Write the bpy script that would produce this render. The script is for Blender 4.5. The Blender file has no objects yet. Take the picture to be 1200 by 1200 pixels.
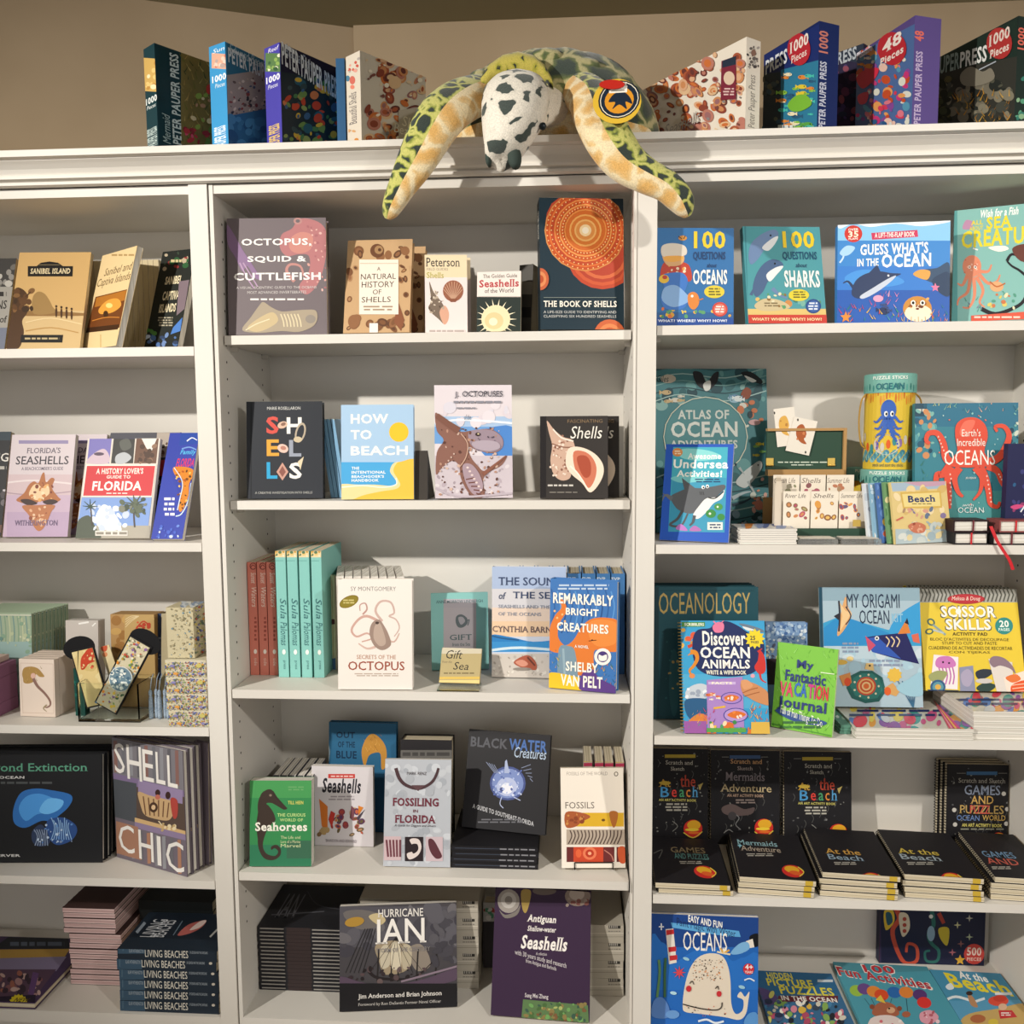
import bpy, bmesh, math, random
import numpy as np
from mathutils import Vector as V

# ------------------------------------------------------------------ camera, light, exposure
EYE = 1.40                                  # metres above the floor
F = 1000.0                                  # focal length for a 1200 px wide frame
YAW, PITCH, ROLL = 0.06346, -0.08975, -0.00667
CAM = V((0.7772, -1.76715, EYE))
_f = V((-math.sin(YAW)*math.cos(PITCH), math.cos(YAW)*math.cos(PITCH), math.sin(PITCH)))
_r = V((math.cos(YAW), math.sin(YAW), 0)); _u = _r.cross(_f)
RIGHT = math.cos(ROLL)*_r + math.sin(ROLL)*_u
UP = -math.sin(ROLL)*_r + math.cos(ROLL)*_u
FWD = _f
SC = bpy.context.scene
COL = SC.collection
cd = bpy.data.cameras.new('camera'); cd.sensor_width = 36; cd.lens = 36*F/1200; cd.clip_start = 0.05
cam = bpy.data.objects.new('camera', cd); COL.objects.link(cam)
from mathutils import Matrix
M3 = Matrix((RIGHT, UP, -FWD)).transposed()
cam.matrix_world = Matrix.Translation(CAM) @ M3.to_4x4()
SC.camera = cam
SC.view_settings.view_transform = 'Standard'; SC.view_settings.look = 'None'
SC.view_settings.gamma = 1; SC.view_settings.use_curve_mapping = False
SC.view_settings.exposure = 0.0
W = bpy.data.worlds.new('room_light'); SC.world = W; W.use_nodes = True
W.node_tree.nodes['Background'].inputs[0].default_value = (1.0, 0.96, 0.92, 1)
W.node_tree.nodes['Background'].inputs[1].default_value = 0.74
def spot(name, loc, aim, power, col, size, blend, rad):
    l = bpy.data.lights.new(name, 'SPOT'); l.energy = power; l.color = col; l.spot_size = math.radians(size)
    l.spot_blend = blend; l.shadow_soft_size = rad
    o = bpy.data.objects.new(name, l); COL.objects.link(o); o.location = loc
    o.rotation_euler = (V(aim)-V(loc)).to_track_quat('-Z', 'Y').to_euler()
spot('track_spotlight', (-1.45, -2.15, EYE+0.95), (0.80, 0, EYE-0.12), 412, (1.0, 0.95, 0.875), 68, 1.0, 0.03)
spot('track_spotlight', (2.25, -1.95, EYE+0.96), (1.42, 0, EYE-0.22), 190, (1.0, 0.95, 0.88), 72, 0.9, 0.06)

# ------------------------------------------------------------------ helpers
def ray(px, py): return FWD + RIGHT*((px-600)/F) - UP*((py-600)/F)
def proj(P):
    d = V(P)-CAM; z = d.dot(FWD)
    return 600+F*d.dot(RIGHT)/z, 600-F*d.dot(UP)/z
def onY(px, py, Y):
    d = ray(px, py); return CAM + d*((Y-CAM.y)/d.y)
def onZ(px, py, z):
    d = ray(px, py); return CAM + d*((z-CAM.z)/d.z)
def colX(px, Y, z):                          # x of the point in a column of the view at depth Y and height z
    w = RIGHT - FWD*((px-600)/F)
    return CAM.x - (w.y*(Y-CAM.y) + w.z*(z-CAM.z))/w.x
def lin(h):
    c = [int(h[i:i+2], 16)/255 for i in (0, 2, 4)]
    return tuple(x/12.92 if x < .04045 else ((x+.055)/1.055)**2.4 for x in c)
MATS = {}
def mat(h, rough=.45, metal=0, kind=None, h2=None, scale=20, coat=0):
    k = (h, rough, metal, kind, h2, scale, coat)
    if k in MATS: return MATS[k]
    m = bpy.data.materials.new('mat_'+h); m.use_nodes = True; nt = m.node_tree; b = nt.nodes['Principled BSDF']
    b.inputs['Roughness'].default_value = rough; b.inputs['Metallic'].default_value = metal
    b.inputs['Specular IOR Level'].default_value = .22
    b.inputs['Coat Weight'].default_value = coat; b.inputs['Coat Roughness'].default_value = .15
    b.inputs['Base Color'].default_value = (*lin(h), 1)
    if kind:
        tc = nt.nodes.new('ShaderNodeTexCoord'); mp = nt.nodes.new('ShaderNodeMapping')
        nt.links.new(tc.outputs['Object'], mp.inputs[0])
        r = nt.nodes.new('ShaderNodeValToRGB'); e = r.color_ramp.elements
        e[0].color = (*lin(h), 1); e[1].color = (*lin(h2), 1)
        if kind in ('px', 'py', 'pz'):       # edges of a block of pages
            s = {'px': (scale, 3, 3), 'py': (3, scale, 3), 'pz': (3, 3, scale)}[kind]
            mp.inputs['Scale'].default_value = s
            t = nt.nodes.new('ShaderNodeTexNoise'); t.inputs['Scale'].default_value = 1; t.inputs['Detail'].default_value = 1
            e[0].position = .35; e[1].position = .6
        elif kind == 'vor':
            t = nt.nodes.new('ShaderNodeTexVoronoi'); t.inputs['Scale'].default_value = scale
            t.feature = 'DISTANCE_TO_EDGE'; e[0].position = .04; e[1].position = .09
        else:
            t = nt.nodes.new('ShaderNodeTexNoise'); t.inputs['Scale'].default_value = scale; t.inputs['Detail'].default_value = 4
            e[0].position = .38; e[1].position = .62
        nt.links.new(mp.outputs[0], t.inputs['Vector']); nt.links.new(t.outputs[0], r.inputs[0])
        nt.links.new(r.outputs[0], b.inputs['Base Color'])
    MATS[k] = m; return m
class MB:                                    # collects faces with materials, links ONE mesh object
    def __init__(s): s.v = []; s.f = []; s.m = []; s.ms = []
    def mi(s, m):
        if m not in s.ms: s.ms.append(m)
        return s.ms.index(m)
    def face(s, pts, m):
        n = len(s.v); s.v += [tuple(p) for p in pts]; s.f.append(tuple(range(n, n+len(pts)))); s.m.append(s.mi(m))
    def mesh(s, vs, fs, m):
        n = len(s.v); s.v += [tuple(p) for p in vs]; k = s.mi(m)
        for f in fs: s.f.append(tuple(i+n for i in f)); s.m.append(k)
    def box(s, O, a, b, c, m, mm=None):      # corner O, edge vectors a, b, c
        O, a, b, c = V(O), V(a), V(b), V(c)
        if a.cross(b).dot(c) > 0: fl = False
        else: fl = True
        P = [O, O+a, O+a+b, O+b, O+c, O+a+c, O+a+b+c, O+b+c]
        for q in ((3,2,1,0), (4,5,6,7), (0,1,5,4), (1,2,6,5), (2,3,7,6), (3,0,4,7)):
            s.face([P[i] for i in (q[::-1] if fl else q)], m)
    def aabb(s, x0, x1, y0, y1, z0, z1, m): s.box((x0, y0, z0), (x1-x0, 0, 0), (0, y1-y0, 0), (0, 0, z1-z0), m)
    def tube(s, pts, r, m, n=8, closed=False):
        pts = [V(p) for p in pts]; rings = []; N = len(pts); prev = None
        for i, p in enumerate(pts):
            t = (pts[(i+1) % N if closed else min(i+1, N-1)]-pts[(i-1) % N if closed else max(i-1, 0)]).normalized()
            a = prev if prev is not None else (V((0, 0, 1)) if abs(t.z) < .9 else V((1, 0, 0)))
            x = (a - t*a.dot(t)).normalized(); prev = x; y = t.cross(x); rr = r[i] if isinstance(r, (list, tuple)) else r
            rings.append([p+(x*math.cos(2*math.pi*k/n)+y*math.sin(2*math.pi*k/n))*rr for k in range(n)])
        vs = [q for R in rings for q in R]; fs = []
        for i in range(N if closed else N-1):
            for k in range(n):
                j = (i+1) % N
                fs.append((i*n+k, i*n+(k+1) % n, j*n+(k+1) % n, j*n+k))
        if not closed: fs += [tuple(range(n))[::-1], tuple((N-1)*n+k for k in range(n))]
        s.mesh(vs, fs, m)
    def lathe(s, c, prof, m, n=28):          # prof: (radius, z) list
        vs = [(c[0]+r*math.cos(2*math.pi*k/n), c[1]+r*math.sin(2*math.pi*k/n), c[2]+z) for r, z in prof for k in range(n)]
        fs = [(i*n+k, i*n+(k+1) % n, (i+1)*n+(k+1) % n, (i+1)*n+k) for i in range(len(prof)-1) for k in range(n)]
        fs += [tuple(range(n))[::-1], tuple((len(prof)-1)*n+k for k in range(n))]
        s.mesh(vs, fs, m)
    def build(s, name, parent=None, smooth=False):
        base = V(parent['_b']) if parent is not None else V((0, 0, 0))
        me = bpy.data.meshes.new(name)
        me.from_pydata([tuple(V(p)-base) for p in s.v], [], s.f)
        for m in s.ms: me.materials.append(m)
        me.polygons.foreach_set('material_index', s.m)
        if smooth: me.polygons.foreach_set('use_smooth', [True]*len(s.f))
        me.update()
        o = bpy.data.objects.new(name, me); COL.objects.link(o)
        if parent is not None:
            o.parent = parent; o['_b'] = tuple(base)
        return o
WL = []
def setp(o, label=None, cat=None, group=None, kind=None):
    for k, v in (('label', label), ('category', cat), ('group', group), ('kind', kind)):
        if v: o[k] = v
    if label and len(label.split()) > 16: print('LONG', len(label.split()), label)
    return o
def thing(name, loc, label, cat, group=None):
    o = bpy.data.objects.new(name, None); COL.objects.link(o); o.location = loc; o['_b'] = tuple(loc)
    o.empty_display_size = .02
    return setp(o, label, cat, group)
def single(mb, name, label, cat, group=None, smooth=False):     # a thing that is one mesh, its origin at its base
    me_o = mb.build(name, None, smooth); vs = [v.co.copy() for v in me_o.data.vertices]
    c = V((sum(v.x for v in vs)/len(vs), sum(v.y for v in vs)/len(vs), min(v.z for v in vs)))
    me_o.data.transform(Matrix.Translation(-c)); me_o.location = c
    return setp(me_o, label, cat, group)
def dup(root, d, label=None, rotz=0):
    r = root.copy(); COL.objects.link(r); r.location = root.location+V(d); r.rotation_euler.z += rotz
    if label: setp(r, label)
    for ch in list(root.children):
        c = ch.copy(); COL.objects.link(c); c.parent = r
        for g in list(ch.children):
            e = g.copy(); COL.objects.link(e); e.parent = c
    return r
ORD = 'first second third fourth fifth sixth seventh eighth ninth tenth eleventh twelfth thirteenth fourteenth fifteenth sixteenth seventeenth eighteenth nineteenth twentieth'.split()
ORD += ['twenty-'+x for x in ORD[:9]]+['thirtieth']

# ------------------------------------------------------------------ lettering
TXT = {}
def glyphs(s, bold, serif):
    k = (s, bold, serif)
    if k in TXT: return TXT[k]
    c = bpy.data.curves.new('t', 'FONT'); c.body = s; c.resolution_u = 2; c.offset = .028 if bold else (.008 if serif else 0)
    if bold: c.space_character = 1.08
    o = bpy.data.objects.new('t', c); COL.objects.link(o)
    bpy.context.view_layer.update()
    me = o.evaluated_get(bpy.context.evaluated_depsgraph_get()).to_mesh()
    vs = [(v.co.x, v.co.y) for v in me.vertices]; fs = [tuple(p.vertices) for p in me.polygons]
    if serif:
        cnt = {}
        for f in fs:
            for i in range(len(f)):
                e = tuple(sorted((f[i], f[i-1]))); cnt[e] = cnt.get(e, 0)+1
        ys = [v[1] for v in vs]
        lv = [0.0, .728, .546]
        for (i, j), n in cnt.items():
            if n != 1: continue
            a, b = vs[i], vs[j]
            if abs(a[1]-b[1]) > .004: continue
            L = abs(a[0]-b[0]); y = a[1]
            t = min(lv, key=lambda q: abs(q-y))
            if .05 < L < .22 and abs(t-y) < .03:
                x0, x1 = min(a[0], b[0])-.055, max(a[0], b[0])+.055; th = .045 if t == 0 else -.045
                m = len(vs); vs += [(x0, y), (x1, y), (x1, y+th), (x0, y+th)]; fs.append((m, m+1, m+2, m+3))
    o.to_mesh_clear() if False else None
    bpy.data.objects.remove(o); bpy.data.curves.remove(c)
    xs = [v[0] for v in vs]; ys = [v[1] for v in vs]
    TXT[k] = (vs, fs, (min(xs), min(ys), max(xs), max(ys))); return TXT[k]

# ------------------------------------------------------------------ printed art (ops in view pixels, laid onto the real plane of a cover)
def T(s, x0, y0, x1, y1, c, st='b'): return ('T', s, x0, y0, x1, y1, c, st)
def R(x0, y0, x1, y1, c): return ('P', [(x0, y0), (x1, y0), (x1, y1), (x0, y1)], c)
def P(pts, c): return ('P', pts, c)
def E(x, y, rx, ry, c, a=0):
    a = math.radians(a); ca, sa = math.cos(a), math.sin(a); n = 20 if rx > 4 else 12
    return ('P', [(x+rx*math.cos(t)*ca-ry*math.sin(t)*sa, y+rx*math.cos(t)*sa+ry*math.sin(t)*ca) for t in [2*math.pi*i/n for i in range(n)]], c)
def smooth(pts, closed=True, k=4):
    n = len(pts); out = []
    for i in range(n if closed else n-1):
        p = [pts[(i+j) % n] if closed else pts[max(0, min(n-1, i+j))] for j in (-1, 0, 1, 2)]
        for q in range(k):
            t = q/k
            out.append(tuple(.5*(2*p[1][d]+(p[2][d]-p[0][d])*t+(2*p[0][d]-5*p[1][d]+4*p[2][d]-p[3][d])*t*t+(3*p[1][d]-p[0][d]-3*p[2][d]+p[3][d])*t**3) for d in range(len(p[0]))))
    if not closed: out.append(tuple(pts[-1]))
    return out
def B(pts, c): return ('P', smooth(pts), c)
def L(pts, w, c, w2=None, sm=True): return ('L', smooth(pts, False) if sm and len(pts) > 2 else pts, w, c, w2)
def star(x, y, r, c, n=5, k=.45, a=-90):
    return ('P', [(x+(r if i % 2 == 0 else r*k)*math.cos(math.radians(a)+math.pi*i/n), y+(r if i % 2 == 0 else r*k)*math.sin(math.radians(a)+math.pi*i/n)) for i in range(2*n)], c)
def S(x0, y0, x1, y1, n, cols, r0, r1, seed=1, kind='e', slope=0):
    g = random.Random(seed); out = []
    for i in range(n):
        x, y, r, a = g.uniform(x0, x1), g.uniform(y0, y1), g.uniform(r0, r1), g.uniform(0, 180)
        y += slope*(x-x0)
        c = cols[g.randrange(len(cols))]; q = g.uniform(.45, 1)
        if kind == 'e': out.append(E(x, y, r, r*q, c, a))
        elif kind == 'sh':
            out.append(E(x, y, r, r*q, c, a)); out.append(E(x, y, r*.6, r*q*.55, cols[(g.randrange(len(cols)))], a))
        elif kind == 'f':
            s = g.choice((-1, 1)); out.append(E(x, y, r, r*.5, c)); out.append(P([(x+s*r*.7, y), (x+s*r*1.5, y-r*.5), (x+s*r*1.5, y+r*.5)], c))
            out.append(E(x-s*r*.5, y-r*.1, r*.14, r*.14, '101418'))
        elif kind == 'l':
            out.append(L([(x, y), (x+r*math.cos(a)*.5, y-r*.6), (x+r*math.cos(a), y-r*1.4)], r*.28, c, r*.05))
        elif kind == 's': out.append(star(x, y, r, c, 5, .45, a))
    return ('*', out)
def D(x0, y0, x1, y1, n, c, seed=3, k=9):   # rows of print too small to read
    g = random.Random(seed+n); out = []; h = (y1-y0)/max(1, n)
    for i in range(n):
        a = x0+(x1-x0)*g.uniform(0, .12); b = x1-(x1-x0)*g.uniform(0, .12); x = a
        while x < b:
            w = g.uniform(.5, 1.6)*(x1-x0)/k; e = min(b, x+w)
            out.append(R(x, y0+h*i+h*.2, e, y0+h*i+h*.72, c)); x = e+(x1-x0)/k*.22
    return ('*', out)
class Face:
    def __init__(s, O, ex, ey, w, h): s.O = V(O); s.ex = V(ex); s.ey = V(ey); s.n = s.ex.cross(s.ey); s.w = w; s.h = h
    pct = False
    def uv(s, px, py):
        if s.pct: return px/100*s.w, (100-py)/100*s.h
        d = ray(px, py); t = (s.O-CAM).dot(s.n)/d.dot(s.n); q = CAM+d*t-s.O
        return q.dot(s.ex), q.dot(s.ey)
    def pt(s, u, v, o): return s.O+s.ex*u+s.ey*v+s.n*o
LAY = .000014
def draw(mb, F_, ops, rough=.4, lay=None, clip=True):
    lay = lay or [1]
    for op in ops:
        if op[0] == '*': draw(mb, F_, op[1], rough, lay, clip); continue
        lay[0] += 1; off = LAY*lay[0]
        cl = (lambda u, v: (min(max(u, 0), F_.w), min(max(v, 0), F_.h))) if clip else (lambda u, v: (u, v))
        if op[0] == 'P':
            q = [cl(*F_.uv(*p)) for p in op[1]]; r = []
            for p in q:
                if not r or abs(p[0]-r[-1][0])+abs(p[1]-r[-1][1]) > 1e-5: r.append(p)
            if len(r) > 1 and abs(r[0][0]-r[-1][0])+abs(r[0][1]-r[-1][1]) < 1e-5: r.pop()
            if len(r) < 3: continue
            ar = sum(r[i-1][0]*r[i][1]-r[i][0]*r[i-1][1] for i in range(len(r)))
            if abs(ar) < 1e-9: continue
            if ar < 0: r.reverse()
            mb.face([F_.pt(u, v, off) for u, v in r], mat(op[2], rough))
        elif op[0] == 'L':
            pts, w, c, w2 = op[1:]; n = len(pts); a = []; b = []
            for i, p in enumerate(pts):
                x0, y0 = pts[max(0, i-1)]; x1, y1 = pts[min(n-1, i+1)]; d = math.hypot(x1-x0, y1-y0) or 1
                ww = (w if w2 is None else w+(w2-w)*i/(n-1))/2; nx, ny = -(y1-y0)/d*ww, (x1-x0)/d*ww
                a.append(cl(*F_.uv(p[0]+nx, p[1]+ny))); b.append(cl(*F_.uv(p[0]-nx, p[1]-ny)))
            vs = [F_.pt(u, v, off) for u, v in a+b]
            mb.mesh(vs, [(i+1, i, n+i, n+i+1) for i in range(n-1)], mat(c, rough))
        elif op[0] == 'T':
            s, x0, y0, x1, y1, c, st = op[1:]
            xm, ym = (x0+x1)/2, (y0+y1)/2
            u0 = F_.uv(x0, ym); u1 = F_.uv(x1, ym); v0 = F_.uv(xm, y1); v1 = F_.uv(xm, y0); cc = F_.uv(xm, ym)
            wu = min(abs(u1[0]-u0[0]), F_.w*1.3); hv = min(abs(v1[1]-v0[1]), F_.h*1.3)
            if wu > F_.w or hv > F_.h: cc = (min(max(cc[0], 0), F_.w), min(max(cc[1], 0), F_.h))
            if 'h' in st: hv = hv*.86
            if clip and wu < F_.w and hv < F_.h: cc = (min(max(cc[0], wu/2), F_.w-wu/2), min(max(cc[1], hv/2), F_.h-hv/2))
            vs, fs, (a0, b0, a1, b1) = glyphs(s, 'b' in st, 's' in st)
            out = []
            for x, y in vs:
                if 'i' in st: x = x+.22*(y-b0); aa1 = a1+.22*(b1-b0)
                else: aa1 = a1
                p = (x-a0)/(aa1-a0)-.5; q = (y-b0)/(b1-b0)-.5
                if 'u' in st: p, q = -q, p
                elif 'd' in st: p, q = q, -p
                out.append(F_.pt(cc[0]+p*wu, cc[1]+q*hv+(.0 if 'k' not in st else p*wu*-.18), off))
            mb.mesh(out, fs, mat(c, rough))

# ------------------------------------------------------------------ books and boxes
PG = {'x': mat('e6dcc4', .8, kind='px', h2='b9ab8e', scale=900), 'y': mat('e6dcc4', .8, kind='pz', h2='b9ab8e', scale=900), 'z': mat('e6dcc4', .8, kind='py', h2='b9ab8e', scale=900)}
PGW = {'x': mat('f2eee6', .8, kind='px', h2='c8c2b6', scale=700), 'y': mat('f2eee6', .8, kind='pz', h2='c8c2b6', scale=700), 'z': mat('f2eee6', .8, kind='py', h2='c8c2b6', scale=700)}
PGP = {'x': mat('e8c8c6', .8, kind='px', h2='b89492', scale=700), 'y': mat('ead0cc', .8, kind='pz', h2='b89492', scale=700), 'z': mat('e8c8c6', .8, kind='py', h2='b89492', scale=700)}
class BX: pass
def boxbook(name, label, cat, O, ex, ey, w, h, d, col, art=None, bind='z', spine='x0', hard=True, group=None, pages=PG, rough=.5, spinecol=None, kind='book', back=None, coat=0):
    ex, ey = V(ex).normalized(), V(ey).normalized(); en = ex.cross(ey); bk = -en; O = V(O)
    base = O+ex*w/2+bk*d/2
    t = thing(name, base, label, cat, group)
    b = BX(); b.root = t; b.O = O; b.ex = ex; b.ey = ey; b.bk = bk; b.w = w; b.h = h; b.d = d
    b.F = {'front': Face(O, ex, ey, w, h), 'left': Face(O+bk*d, -bk, ey, d, h), 'right': Face(O+ex*w, bk, ey, d, h), 'top': Face(O+ey*h, ex, bk, w, d)}
    mc = mat(col, rough, coat=coat); ms = mat(spinecol, rough, coat=coat) if spinecol else mc
    mb = MB(); pos = lambda x, y, z: O+ex*x+ey*y+bk*z
    def bx(m_, x0, x1, y0, y1, z0, z1, mm): m_.box(pos(x0, y0, z0), ex*(x1-x0), ey*(y1-y0), bk*(z1-z0), mm)
    if kind == 'box':
        bx(mb, 0, w, 0, h, 0, d, mc)
    else:
        c = min(.0026 if hard else .0007, (d if bind == 'z' else h if bind == 'y' else w)*.2); g = min(.0035, .1*min(w, h)) if hard else .0003
        lo = {'x': 0, 'y': 0, 'z': 0}; hi = {'x': w, 'y': h, 'z': d}
        def slab(rng, mm): bx(mb, rng['x'][0], rng['x'][1], rng['y'][0], rng['y'][1], rng['z'][0], rng['z'][1], mm)
        full = {k: [lo[k], hi[k]] for k in 'xyz'}
        r1 = {k: v[:] for k, v in full.items()}; r1[bind] = [0, c]; r2 = {k: v[:] for k, v in full.items()}; r2[bind] = [hi[bind]-c, hi[bind]]
        slab(r1, mc); slab(r2, mc)
        pr = {k: ([lo[k]+g, hi[k]-g] if k != bind else [c, hi[k]-c]) for k in 'xyz'}
        if spine:
            a, e = spine[0], spine[1]; rs = {k: v[:] for k, v in full.items()}; rs[bind] = [c, hi[bind]-c]
            rs[a] = [0, c] if e == '0' else [hi[a]-c, hi[a]]
            slab(rs, ms); pr[a] = [c, hi[a]-g] if e == '0' else [g, hi[a]-c]
        mp = MB(); pm = pages[bind] if isinstance(pages, dict) else pages
        bx(mp, *pr['x'], *pr['y'], *pr['z'], pm)
        b.pages = mp.build('pages', t)
    if art:
        if isinstance(art, list): art = {'front': art}
        for k, ops in art.items():            # 'front%': the ops are in percent of the face
            b.F[k.rstrip('%')].pct = k.endswith('%'); draw(mb, b.F[k.rstrip('%')], ops, rough)
    b.cover = mb.build('cover' if kind == 'book' else 'printed_box', t)
    if kind == 'box' and not b.root.children[1:]:
        pass
    return b
ZS = {}
def fitq(q, zs, Y0, lean0, ymin=.002, sy=.05, sl=5, hid=False, dY=0):
    bl, br, tr, tl = (q[0], q[1]), (q[2], q[3]), (q[4], q[5]), (q[6], q[7])
    wb = .6 if zs < EYE-.2 else .05
    if hid: wb = 0; sy = .0012
    def geo(p):
        YL, YR, a, h = p
        A = V((colX(bl[0], YL, zs), YL, zs)); Bq = V((colX(br[0], YR, zs), YR, zs))
        ex = Bq-A; w = ex.length; ex = ex/w; out = ex.cross(V((0, 0, 1))); ey = V((0, 0, 1))*math.cos(a)-out*math.sin(a)
        return A, ex, ey, w, h
    def res(p):
        A, ex, ey, w, h = geo(p); r = []
        for P_, t in ((A+ey*h, tl), (A+ex*w+ey*h, tr)):
            x, y = proj(P_); r += [(x-t[0])*.6, y-t[1]]
        for P_, t in ((A, bl), (A+ex*w, br)): r.append((proj(P_)[1]-t[1])*wb)
        r += [(p[0]-Y0)/sy, (p[1]-Y0-dY)/sy, (p[0]-p[1]+dY)/.04, math.degrees(p[2]-math.radians(lean0))/sl]
        for i in (0, 1): r.append(min(0, p[i]-ymin)*2000)
        return np.array(r)
    p = np.array([Y0, Y0+dY, math.radians(lean0), .2])
    for it in range(25):
        r = res(p); J = np.array([(res(p+1e-5*np.eye(4)[i])-r)/1e-5 for i in range(4)]).T
        p = p-np.linalg.lstsq(J, r, rcond=None)[0]*(.6 if it < 4 else 1)
    p[0] = max(p[0], ymin); p[1] = max(p[1], ymin); p[2] = max(p[2], 0)
    return geo(p)
def behind(b, k, gap=.0022):                  # k-th place in a row behind a leaning book
    h = V((b.bk.x, b.bk.y, 0)); c = h.length; return h/c*((b.d/c+gap)*k)
BAY = {'l': (-.865, -.0012), 'm': (.0512, .9130), 'r': (.9612, 1.82)}
def clampx(sh, A, xs, label=''):
    if sh not in ZS or sh[0] not in BAY or len(sh) > 2: return A
    lo, hi = BAY[sh[0]]; d = max(0, lo-A.x-min(xs))-max(0, A.x+max(xs)-hi)
    if abs(d) > 1e-6: print('xshift', label[:46], round(d, 4))
    return A+V((d, 0, 0))
def book(name, label, sh, q, Y0, d, col, art, lean=6, cat='book', sy=.05, sl=5, zoff=0, hid=False, dY=0, **k):
    z0 = ZS[sh]+zoff+.0006; s = 0
    for it in range(3):                       # leaning back, the book stands on its rear lower edge
        A, ex, ey, w, h = fitq(q, z0+s, Y0, lean, sy=sy, sl=sl, hid=hid, dY=dY); s = d*max(0, -ex.cross(ey).z*-1)
    bk = -ex.cross(ey); over = max((A+ex*i*w+bk*d+ey*j*h).y for i in (0, 1) for j in (0, 1))-(.317 if sh != 'top' else .34)
    if over > 0: A = A-V((0, over, 0)); print('pushed', label[:40], round(over, 3))
    A = clampx(sh, A, [(ex*i*w+bk*q_*d+ey*j*h).x for i in (0, 1) for j in (0, 1) for q_ in (0, 1)], label)
    return boxbook(name, label, cat, A, ex, ey, w, h, d, col, art, **k)
# ------------------------------------------------------------------ the room shell
WALL = mat('a18e74', .9, kind='noise', h2='9a876d', scale=3)
WHITE = mat('dedad2', .5, kind='noise', h2='d8d3ca', scale=2)
def struct(name, mb):
    o = mb.build(name); o['kind'] = 'structure'; return o
mb = MB(); mb.aabb(-3, 4.2, -4.5, .6, -.05, 0, mat('9c8a72', .9, kind='noise', h2='87775f', scale=40)); struct('floor', mb)
mb = MB(); mb.aabb(-3, 4.2, -4.5, .6, EYE+.98, EYE+1.03, mat('9a9276', .9)); struct('ceiling', mb)
mb = MB(); mb.aabb(-3, 4.2, .40, .45, 0, EYE+.98, WALL); struct('wall_back', mb)
mb = MB(); mb.box((.275, .36, EYE+.55), (-2.2, -.836, 0), (-.02, .05, 0), (0, 0, .43), WALL); struct('wall_left', mb)
mb = MB(); mb.aabb(.27, 4.2, .345, .40, EYE+.55, EYE+.98, WALL); struct('wall_rear_upper', mb)

# crown moulding running over all three bookcases
ZC = EYE+.520; prof = [(-.008, 0), (-.014, .002), (-.014, .009), (-.008, .011), (-.010, .013), (-.022, .015), (-.022, .021), (-.016, .023), (-.018, .028), (-.024, .038), (-.034, .047), (-.042, .053), (-.042, .055), (-.056, .057), (-.056, .073), (-.052, .075), (.34, .075), (.34, .056), (.0, .056), (.0, 0)]; prof = [(y, z*.80) for y, z in prof]
mb = MB(); n = len(prof)
mb.mesh([(x, y, ZC+z) for x in (-1.3, 2.2) for y, z in prof], [(i, (i+1) % n, n+(i+1) % n, n+i) for i in range(n)]+[tuple(range(n))[::-1], tuple(range(n, 2*n))], WHITE)
o = struct('trim_1', mb)
ZTOP = ZC+.060
for k, v in dict(m1=.2145, m2=-.1374, m3=-.5465, m4=-.960, l1=.190, l2=-.2255, l3=-.633, l4=-.983, r1=.220, r2=-.228, r3=-.635, r4=-.987, m5=-1.302, l5=-1.304, r5=-1.308).items(): ZS[k] = EYE+v
ZS['top'] = ZTOP
BACK = .318
def bookcase(label, x0, xa, xb, x1, shelves, base, rec, side_front=0.0):
    t = thing('bookcase', ((x0+x1)/2, .16, 0), label, 'bookcase', 'white bookcases along the wall')
    bp = MB(); bp.aabb(x0, x1, BACK, BACK+.01, .08, ZC, WHITE); bp.build('back_panel', t)
    for a, b_, yf in ((x0, xa, side_front if xa-x0 < .02 else 0), (xb, x1, side_front if x1-xb < .02 else 0)):
        p = MB(); p.aabb(a, b_, yf, BACK, 0, ZC-.0005, WHITE)
        inner = b_ if a == x0 else a
        for k in range(44):                                   # shelf pin holes
            z = .3+k*.036
            if z > ZC-.03: break
            for y in (.045, .26):
                e = .0004 if a == x0 else -.0004
                q = [(inner+e, y+.003*math.cos(w*1.0472), z+.003*math.sin(w*1.0472)) for w in range(6)]
                p.face(q if a != x0 else q[::-1], mat('2a2622', .9))
        p.build('side_panel', t)
    tp = MB(); tp.aabb(xa, xb, .006, BACK, ZC-.019, ZC-.0005, WHITE); tp.build('top_panel', t)
    for s in shelves:
        p = MB(); y = rec.get(s, .003); p.aabb(xa+.003, xb-.003, y, BACK-.002, ZS[s]-.019, ZS[s], WHITE); so = p.build('shelf', t)
        for xx in (xa, xb-.014):
            for yy in (y+.04, .26):
                c = MB(); c.aabb(xx, xx+.014, yy, yy+.010, ZS[s]-.029, ZS[s]-.0192, mat('c9c4ba', .35)); c.build('shelf_clip', so)
    p = MB(); p.aabb(xa, xb, .003, BACK-.002, ZS[base]-.03, ZS[base], WHITE); p.aabb(xa, xb, .02, .04, 0, ZS[base]-.03, WHITE); p.build('base_shelf', t)
    return t
bookcase('white wooden bookcase left of the two posts, partly cut off by the photo edge', -.905, -.866, 0, .039, ('l1', 'l2', 'l3', 'l4'), 'l5', {})
bookcase('white wooden bookcase in the middle under the toy turtle', .0415, .0500, .9144, .9205, ('m1', 'm2', 'm3', 'm4'), 'm5', {'m1': .03, 'm2': .03}, .004)
bookcase('white wooden bookcase on the right holding the ocean books for children', .9215, .9600, 1.822, 1.861, ('r1', 'r2', 'r3', 'r4'), 'r5', {'r1': .012})

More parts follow.
